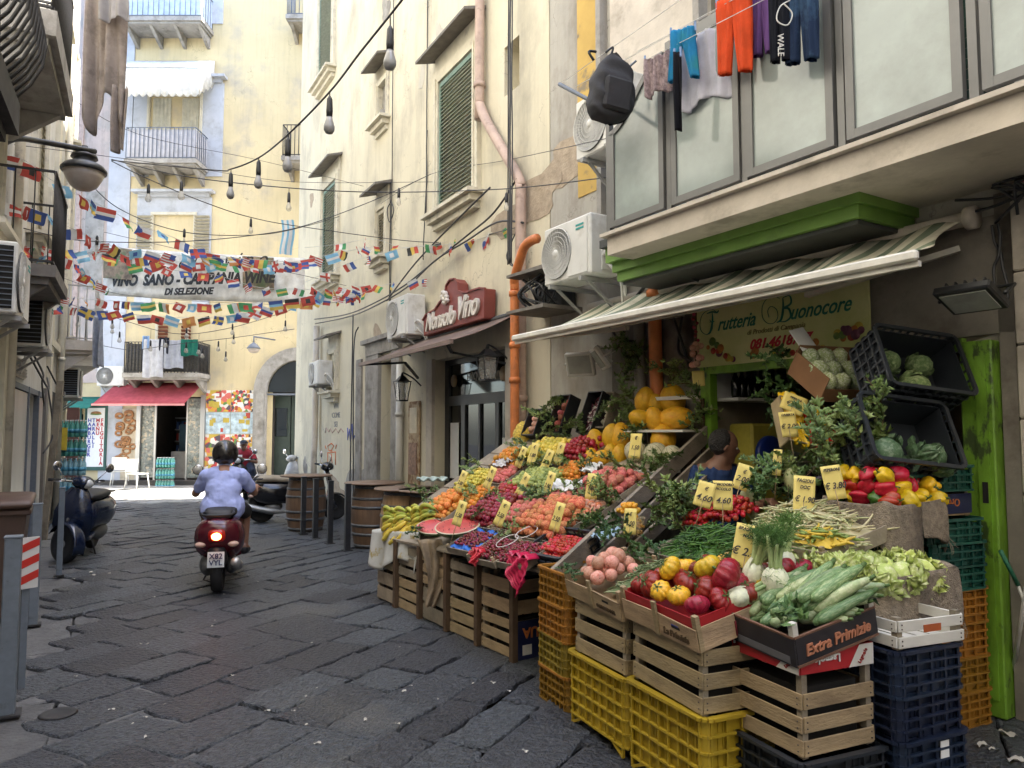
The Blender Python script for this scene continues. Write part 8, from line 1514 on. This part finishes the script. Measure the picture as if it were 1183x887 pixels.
# the rider, seen from behind
W = thing('person', 'rider in a white t-shirt and black helmet sitting on the dark red scooter', 'person', (rp.x - .17, rp.y + .58, 0), RZ)
hc = Vector((0, -.18, 1.36)); hs, hb = head(hc, (0, 1, 0)); segs = [((0, -.30, .88), (0, -.28, 1.0), .155, .14), ((0, -.28, 1.0), (0, -.23, 1.14), .14, .125), ((-.12, -.23, 1.16), (.12, -.23, 1.16), .075, .075), ((0, -.2, 1.18), (0, -.19, 1.28), .06, .055)] + hs
for sx in (-1, 1):
    sh, el, ha = Vector((sx * .185, -.22, 1.15)), Vector((sx * .30, -.06, .95)), Vector((sx * .30, .27, .985)); segs += [(sh, el, .055, .042), (el, ha, .042, .028)] + fingers(ha, (0, 1, .05), -sx, (0, .2, -1))
    hp, kn, an = Vector((sx * .10, -.30, .84)), Vector((sx * .20, .10, .72)), Vector((sx * .20, .10, .37)); segs += [(hp, kn, .10, .07), (kn, an, .062, .04), (an + Vector((0, -.03, -.03)), an + Vector((sx * .02, .16, -.06)), .038, .03)]
blob('body', capsules(segs, hb), skin, W, .010, 3); eyes(W, hc, (0, 1, 0))
wsh = M('shirt_white', (.40, .46, .78), rough=.9, var=.06, scale=6, bump=2.5, bscale=7)
sg = [((0, -.33, .80), (0, -.30, .95), .178, .165), ((-.05, -.34, .80), (.05, -.34, .80), .165, .165), ((0, -.29, .95), (0, -.24, 1.10), .160, .145), ((-.10, -.24, 1.14), (.10, -.24, 1.14), .105, .105), ((-.04, -.29, 1.0), (.04, -.29, 1.0), .145, .145), ((0, -.21, 1.16), (0, -.20, 1.23), .08, .068)]
for sx in (-1, 1): sg += [((sx * .17, -.23, 1.15), (sx * .255, -.13, 1.02), .078, .066), ((sx * .10, -.30, .82), (sx * .05, -.28, .9), .13, .13)]
blob('t_shirt', capsules(sg), wsh, W, .010, 5, .022)
sg = []
for sx in (-1, 1): sg += [((sx * .09, -.30, .83), (sx * .19, .06, .735), .105, .088)]
blob('shorts', capsules(sg + [((-.05, -.34, .83), (.05, -.34, .83), .125, .125)]), M('shorts_dark', (.03, .028, .03), rough=.9), W, .014, 4)
m = MB(); m.ball((0, -.18, 1.385), (.135, .155, .145), 26, 18, fn=lambda d, p, t: 1 if d.z > -.75 else .93); hm = m.build('helmet', M('helmet_black', (.018, .016, .014), rough=.22, spec=.7), W); m = MB(); m.grid(lambda u, v: (.137 * math.sin((u - .5) * 2.4), -.18 + .160 * math.cos((u - .5) * 2.4), 1.33 + v * .09), 14, 4); m.build('visor', glass_dark, hm)
for sx in (-1, 1): blob('shoe', capsules([((sx * .20, .06, .305), (sx * .22, .28, .285), .045, .038)]), seatm, W, .01, 2)
# the vendor behind the planks
vp = P(826, 560, 5.75); V = thing('person', 'vendor in a dark blue shirt looking down behind the planks of the fruit bank', 'person', (vp.x + .03, vp.y + .02, 0), R(8))
hc = Vector((.03, -.08, 1.50)); fw = Vector((.95, -.3, -.22)); hs, hb = head(hc, fw); hb = [(hb[0][0], (.092, .080, .105)), (hb[1][0], (.078, .062, .085))]
segs = [((0, 0, .92), (0, 0, 1.14), .15, .14), ((0, 0, 1.14), (0, -.01, 1.30), .14, .12), ((-.13, 0, 1.30), (.13, 0, 1.30), .07, .07), ((0, -.01, 1.3), (.01, -.03, 1.42), .058, .054)] + hs
for sx in (-1, 1):
    sh, el, ha = Vector((sx * .19, 0, 1.29)), Vector((sx * .26, -.08, 1.06)), Vector((sx * .06 + .18, -.34, 1.10)); segs += [(sh, el, .052, .040), (el, ha, .040, .028)] + fingers(ha, (0, -1, .05), sx, (0, -.2, -1)); segs += [((sx * .1, 0, .9), (sx * .11, 0, .5), .10, .065), ((sx * .11, 0, .5), (sx * .11, 0, .09), .06, .042), ((sx * .11, .02, .05), (sx * .11, -.15, .04), .04, .032)]
blob('body', capsules(segs, hb), skin2, V, .010, 3); eyes(V, hc, fw)
sg = [((0, 0, .92), (0, 0, 1.15), .172, .165), ((-.11, 0, 1.26), (.11, 0, 1.26), .105, .105), ((0, 0, 1.1), (0, 0, 1.25), .165, .15)] + [((sx * .18, 0, 1.28), (sx * .245, -.06, 1.12), .075, .062) for sx in (-1, 1)]; blob('t_shirt', capsules(sg), M('shirt_navy', (.012, .035, .12), rough=.9, bump=.5, bscale=10), V, .010, 4, .035)
sg = [((sx * .1, 0, .9), (sx * .11, 0, .15), .12, .07) for sx in (-1, 1)]; blob('trousers', capsules(sg), M('trousers_grey', (.05, .05, .055), rough=.9), V, .015, 3)
hr = MB(); hr.ball(hc + Vector((-.028, .012, .030)), (.100, .098, .105), 24, 16, fn=lambda d, p, t: 1 + .05 * math.sin(9 * t + 7 * p) * math.sin(5 * p)); blob('hair', hr, M('hair_black', (.018, .016, .015), rough=.6, bump=2, bscale=90), V, .008, 1)
# the man in red, sitting astride a scooter
q = PZ(284, 580); G_ = thing('person', 'man in a red shirt and dark cap sitting on a scooter, reading something white', 'person', (q.x - .1, q.y, 0), R(-170))
hc = Vector((0, -.10, 1.32)); fw = Vector((0, 1, -.5)); hs, hb = head(hc, fw); segs = [((0, -.28, .88), (0, -.2, 1.12), .15, .13), ((-.12, -.18, 1.12), (.12, -.18, 1.12), .07, .07), ((0, -.16, 1.15), (0, -.12, 1.25), .056, .052)] + hs
for sx in (-1, 1):
    sh, el, ha = Vector((sx * .19, -.18, 1.12)), Vector((sx * .30, -.05, .92)), Vector((sx * .07, .18, 1.0)); segs += [(sh, el, .052, .04), (el, ha, .04, .028)] + fingers(ha, (-sx * .4, 1, .1), sx, (0, .1, -1)); segs += [((sx * .1, -.28, .86), (sx * .24, .08, .72), .1, .07), ((sx * .24, .08, .72), (sx * .26, .04, .22), .06, .042), ((sx * .26, .02, .08), (sx * .28, .18, .05), .04, .032), ((sx * .26, .04, .22), (sx * .26, .03, .08), .042, .04)]
blob('body', capsules(segs, hb), skin2, G_, .012, 3); eyes(G_, hc, fw)
sg = [((0, -.28, .86), (0, -.2, 1.1), .175, .155), ((-.11, -.18, 1.11), (.11, -.18, 1.11), .10, .10)] + [((sx * .18, -.18, 1.12), (sx * .26, -.10, .99), .075, .062) for sx in (-1, 1)]; blob('t_shirt', capsules(sg), M('shirt_red', (.28, .02, .035), rough=.9), G_, .014, 4, .03)
blob('jeans', capsules([((sx * .1, -.28, .86), (sx * .24, .08, .72), .12, .085) for sx in (-1, 1)] + [((sx * .24, .08, .72), (sx * .26, .04, .2), .08, .06) for sx in (-1, 1)]), M('jeans_dark', (.03, .04, .07), rough=.9), G_, .016, 3)
m = MB(); m.ball((0, -.11, 1.375), (.092, .105, .07), 18, 10, fn=lambda d, p, t: 1 if d.z > -.1 else .85); m.ball((0, .0, 1.355), (.07, .075, .012), 14, 6); m.build('cap', M('cap_navy', (.03, .04, .06), rough=.8), G_)
m = thing('paper_bag', 'small white paper held by the man in the red shirt', 'paper', (q.x - .1, q.y - .22, 1.02), R(-170)); mm = MB(); mm.grid(lambda u, v: ((u - .5) * .13, .02 * math.sin(v * 5), (v - .5) * .16), 6, 6); solid(mm.build('sheet', MATS['paper_white'], m), .004)
# ---------------------------------------------------------------- washing
def garment(name, label, cat, a, b, fn, mat, nu=24, nv=24, th=.006, extra=None):
    # hangs between two points a (left) and b (right); fn(u, v) -> (x along, drop, bulge) or None in m, v downwards
    t = thing(name, label, cat, a); ax = (b - a); L = ax.length; ax.normalize(); n = Vector((-ax.y, ax.x, 0)).normalized(); m = MB(); vs = {}; 
    def pt(u, v): x, dz, y = fn(u, v); return ax * x * L + Vector((0, 0, -dz)) - n * y
    m.grid(pt, nu, nv); o = m.build('fabric', mat, t); solid(o, th); return t
def fold(u, v, k=18, a=.012, ph=0): return a * math.sin(u * k + ph + 2 * v) + a * .7 * math.sin(u * k * 2.3 + ph * 2 - v)
def leg_pair(tot, split, w0=1, taper=.25, gap=.06, amp=.03):
    def mk(side):
        def f(u, v):
            if v * tot < split: x = (u * .5 if side < 0 else .5 + u * .5)
            else: k = (v * tot - split) / (tot - split); c = (.25 - gap * k if side < 0 else .75 + gap * k); x = c + (u - .5) * .5 * (1 - taper * k)
            return x, v * tot, amp * math.sin(math.pi * u) + fold(u, v, 9, .008, side)
        return f
    return mk(-1), mk(1)
def pants(label, a, b, tot, split, mat, cat='trousers', **k):
    t = thing('trousers', label, cat, a, group='clothes hung out on the glazed balcony'); ax = b - a; L = ax.length; ax.normalize(); n = Vector((-ax.y, ax.x, 0)).normalized()
    m = MB()
    for f in leg_pair(tot, split, **k):
        for sg in (1, -1): m.grid(lambda u, v: (lambda q: ax * q[0] * L + Vector((0, 0, -q[1])) - n * (q[2] * sg + .0))(f(u, v)), 14, 22)
    o = m.build('fabric', mat, t); solid(o, .003); return t
def peg(p): ob('clothes_peg', me.setdefault('peg', BM(lambda m: m.box((0, 0, 0), (.012, .02, .07)), M('peg_blue', (.2, .3, .5)), 'clothes_peg')), None, p, label='clothes peg gripping the washing above the street', cat='clothes peg', group='clothes pegs on the balcony line')
def hang(px0, py0, Y0, px1, py1, Y1): a, b = P(px0, py0, Y0), P(px1, py1, Y1); peg(a); peg(b); return a, b
CL = lambda n, c, **k: cloth(n, c, **k)
pants('bright blue trousers hanging upside down beside the black backpack', *hang(775, 38, 5.05, 803, 30, 4.9), .36, .10, CL('cloth_blue', (.03, .26, .52), col2=(.05, .30, .36), s2=6, t2=(.5, .7)), taper=.3, gap=.22)
pants('orange red tracksuit trousers, the largest hanging garment', *hang(828, 4, 4.75, 868, -8, 4.5), .50, .16, CL('cloth_orange', (.75, .10, .03)), taper=.25, gap=.05)
pants('purple trousers partly behind the dark jeans', *hang(866, -6, 4.6, 896, -16, 4.45), .42, .15, CL('cloth_purple', (.20, .10, .30)), taper=.2, gap=.02)
pants('black tracksuit trousers with white print by the jeans', *hang(888, -14, 4.3, 912, -20, 4.2), .47, .2, CL('cloth_black', (.018, .02, .03)), taper=.2, gap=.02)
pants('dark blue jeans at the right end of the washing', *hang(905, -18, 4.25, 944, -30, 4.1), .50, .2, CL('cloth_denim', (.025, .045, .10), col2=(.06, .12, .22), s2=5, t2=(.5, .65)), taper=.15, gap=.03)
def sheet(name, label, a, b, drop, mat, k=16, amp=.02, hem=.0): garment(name, label, 'clothing', a, b, lambda u, v: (u, v * (drop + hem * math.sin(u * 9)), fold(u, v, k, amp)), mat)['group'] = 'clothes hung out on the glazed balcony'
sheet('white_sheet', 'large white sheet hanging behind the orange trousers', *hang(783, 50, 5.15, 850, 20, 4.75), .50, CL('cloth_white', (.70, .70, .78)), hem=.03)
sheet('spotted_cloth', 'grey pink patterned top hanging left of the blue trousers', *hang(745, 70, 5.3, 775, 58, 5.15), .28, CL('cloth_dots', (.42, .33, .34), var=.5, scale=40), hem=.02); sheet('lilac_top', 'lilac top hanging above the purple trousers', *hang(866, -12, 4.65, 898, -26, 4.5), .32, CL('cloth_lilac', (.45, .22, .60)))
sheet('dark_strap', 'thin black strapped garment hanging in front of the first frosted pane', *hang(779, 62, 4.98, 786, 60, 4.95), .55, CL('cloth_black2', (.02, .02, .025)), k=4)
m = MB(); m.tube(smoothpath([(0, 0, 0), (.05, 0, -.06), (.02, 0, -.13), (-.04, 0, -.10), (-.02, 0, -.02), (.04, 0, .02)], 6), .004, 5); t = thing('drawstring', 'white drawstring looped over the dark jeans', 'cord', P(905, 4, 4.15)); m.build('cord', plastic_white, t)
text('WALE', .05, 'letter_print', MATS['letter_white'], t, Matrix.Translation((-.03, -.02, -.26)) @ Matrix(((1, 0, 0, 0), (0, 0, -1, 0), (0, 1, 0, 0), (0, 0, 0, 1))) @ Matrix.Rotation(R(-90), 4, 'Z'))
c = P(703, 100, 5.35); t = thing('backpack', 'black backpack hung by its loop from the balcony washing pole', 'backpack', c, .35); m = MB(); sq = lambda a: math.copysign(abs(a) ** .55, a); ws = (.02, .13, .165, .175, .175, .17, .165, .155, .14, .115, .07, .01)
m.grid(lambda u, v: ((lambda i, f: (ws[i] * (1 - f) + ws[min(i + 1, 11)] * f))(min(10, int(v * 11)), v * 11 - min(10, int(v * 11))) * sq(math.cos(u * 6.2832)) * (1 + .04 * math.sin(v * 17 + u * 9)) + .05 * v, (lambda i, f: (ws[i] * (1 - f) + ws[min(i + 1, 11)] * f))(min(10, int(v * 11)), v * 11 - min(10, int(v * 11))) * .62 * sq(math.sin(u * 6.2832)) + .012 * math.sin(v * 23 + u * 14), -.29 + .56 * v), 32, 33); m.build('bag', M('bag_black', (.022, .022, .026), rough=.8, bump=1, bscale=12), t); m = MB(); m.box((.02, -.105, -.10), (.22, .05, .24), rot=(.1, .1, 0), bev=.02); m.build('pocket', MATS['bag_black'], t); m = MB(); m.tube(smoothpath([(-.12, 0, .18), (-.16, 0, .24), (-.10, 0, .25)], 5), .010, 6); m.tube(smoothpath([(.02, 0, .24), (.04, 0, .31), (-.02, 0, .26)], 5), .009, 6); m.build('strap', plastic_black, t)
t = thing('washing_pole', 'dark pole and white lines carrying the washing on the glazed balcony', 'washing line', P(646, 97, 5.9)); o0 = P(646, 97, 5.9); m = MB(); m.tube([(0, 0, 0), P(712, 132, 5.5) - o0], .016, 8); m.tube([P(735, 70, 5.5) - o0, P(690, 110, 5.6) - o0], .008, 6); m.build('pole', iron_grey, t); m = MB()
for a, b in (((648, 96, 5.9), (800, -10, 4.9)), ((665, 100, 5.8), (830, 10, 4.8)), ((745, 70, 5.3), (960, -40, 3.9)), ((735, 60, 5.4), (920, -40, 4.2))): m.tube([P(*a) - o0, P(*b) - o0], .0025, 5)
m.build('line', plastic_white, t)
# big cloths hanging high at the left, washing on the dark balcony
def farcloth(name, lab, px0, py0, px1, py1, Y, drop, mat, k=14, amp=.03, grp=None, hem=.02): t = garment(name, lab, 'clothing', P(px0, py0, Y), P(px1, py1, Y), lambda u, v: (u + .0, v * (drop + hem * math.sin(u * 7)), fold(u, v, k, amp)), mat); t['group'] = grp or 'washing hung at the end of the street'
farcloth('hanging_blanket', 'long grey brown blanket hanging from high up at the left', 102, -30, 146, -30, 8.0, 1.62, CL('cloth_taupe', (.40, .34, .30), col2=(.28, .24, .21), s2=3, t2=(.5, .6)), 10, .05, hem=.22); farcloth('hanging_blanket', 'pale grey cloth doubled over the long blanket', 116, -30, 150, -30, 7.85, .52, CL('cloth_pale', (.40, .38, .38)), 9, .03); farcloth('hanging_blanket', 'lower tail of the grey brown blanket ending in a dark tip', 131, 100, 147, 100, 8.05, .74, CL('cloth_taupe', (.26, .22, .20)), 6, .04)
for (x0, x1, y, d, n_, c_, lab) in ((166, 189, 392, 1.15, 'cloth_grey_white', (.55, .56, .60), 'pale towel at the left of the dark balcony washing'), (190, 212, 393, .85, 'cloth_grey_blue', (.38, .40, .46), 'grey towel in the middle of the dark balcony washing'), (184, 196, 390, .5, 'cloth_black', (.02, .02, .03), 'black shirt on the dark balcony washing'), (209, 229, 392, .5, 'cloth_green_dark', (.02, .15, .11), 'dark green towel at the right of the dark balcony washing'), (165, 173, 388, .4, 'cloth_sky', (.25, .38, .60), 'light blue shirt at the left end of the dark balcony')): farcloth('washing', lab, x0, y, x1, y, 22.3, d, CL(n_, c_), 8, .03)
farcloth('washing', 'blue and white striped cloth over the pale balcony rail at the left', 110, 365, 120, 365, 13.0, .9, CL('cloth_stripe', (.45, .48, .55), var=.3, scale=8), 8, .05)
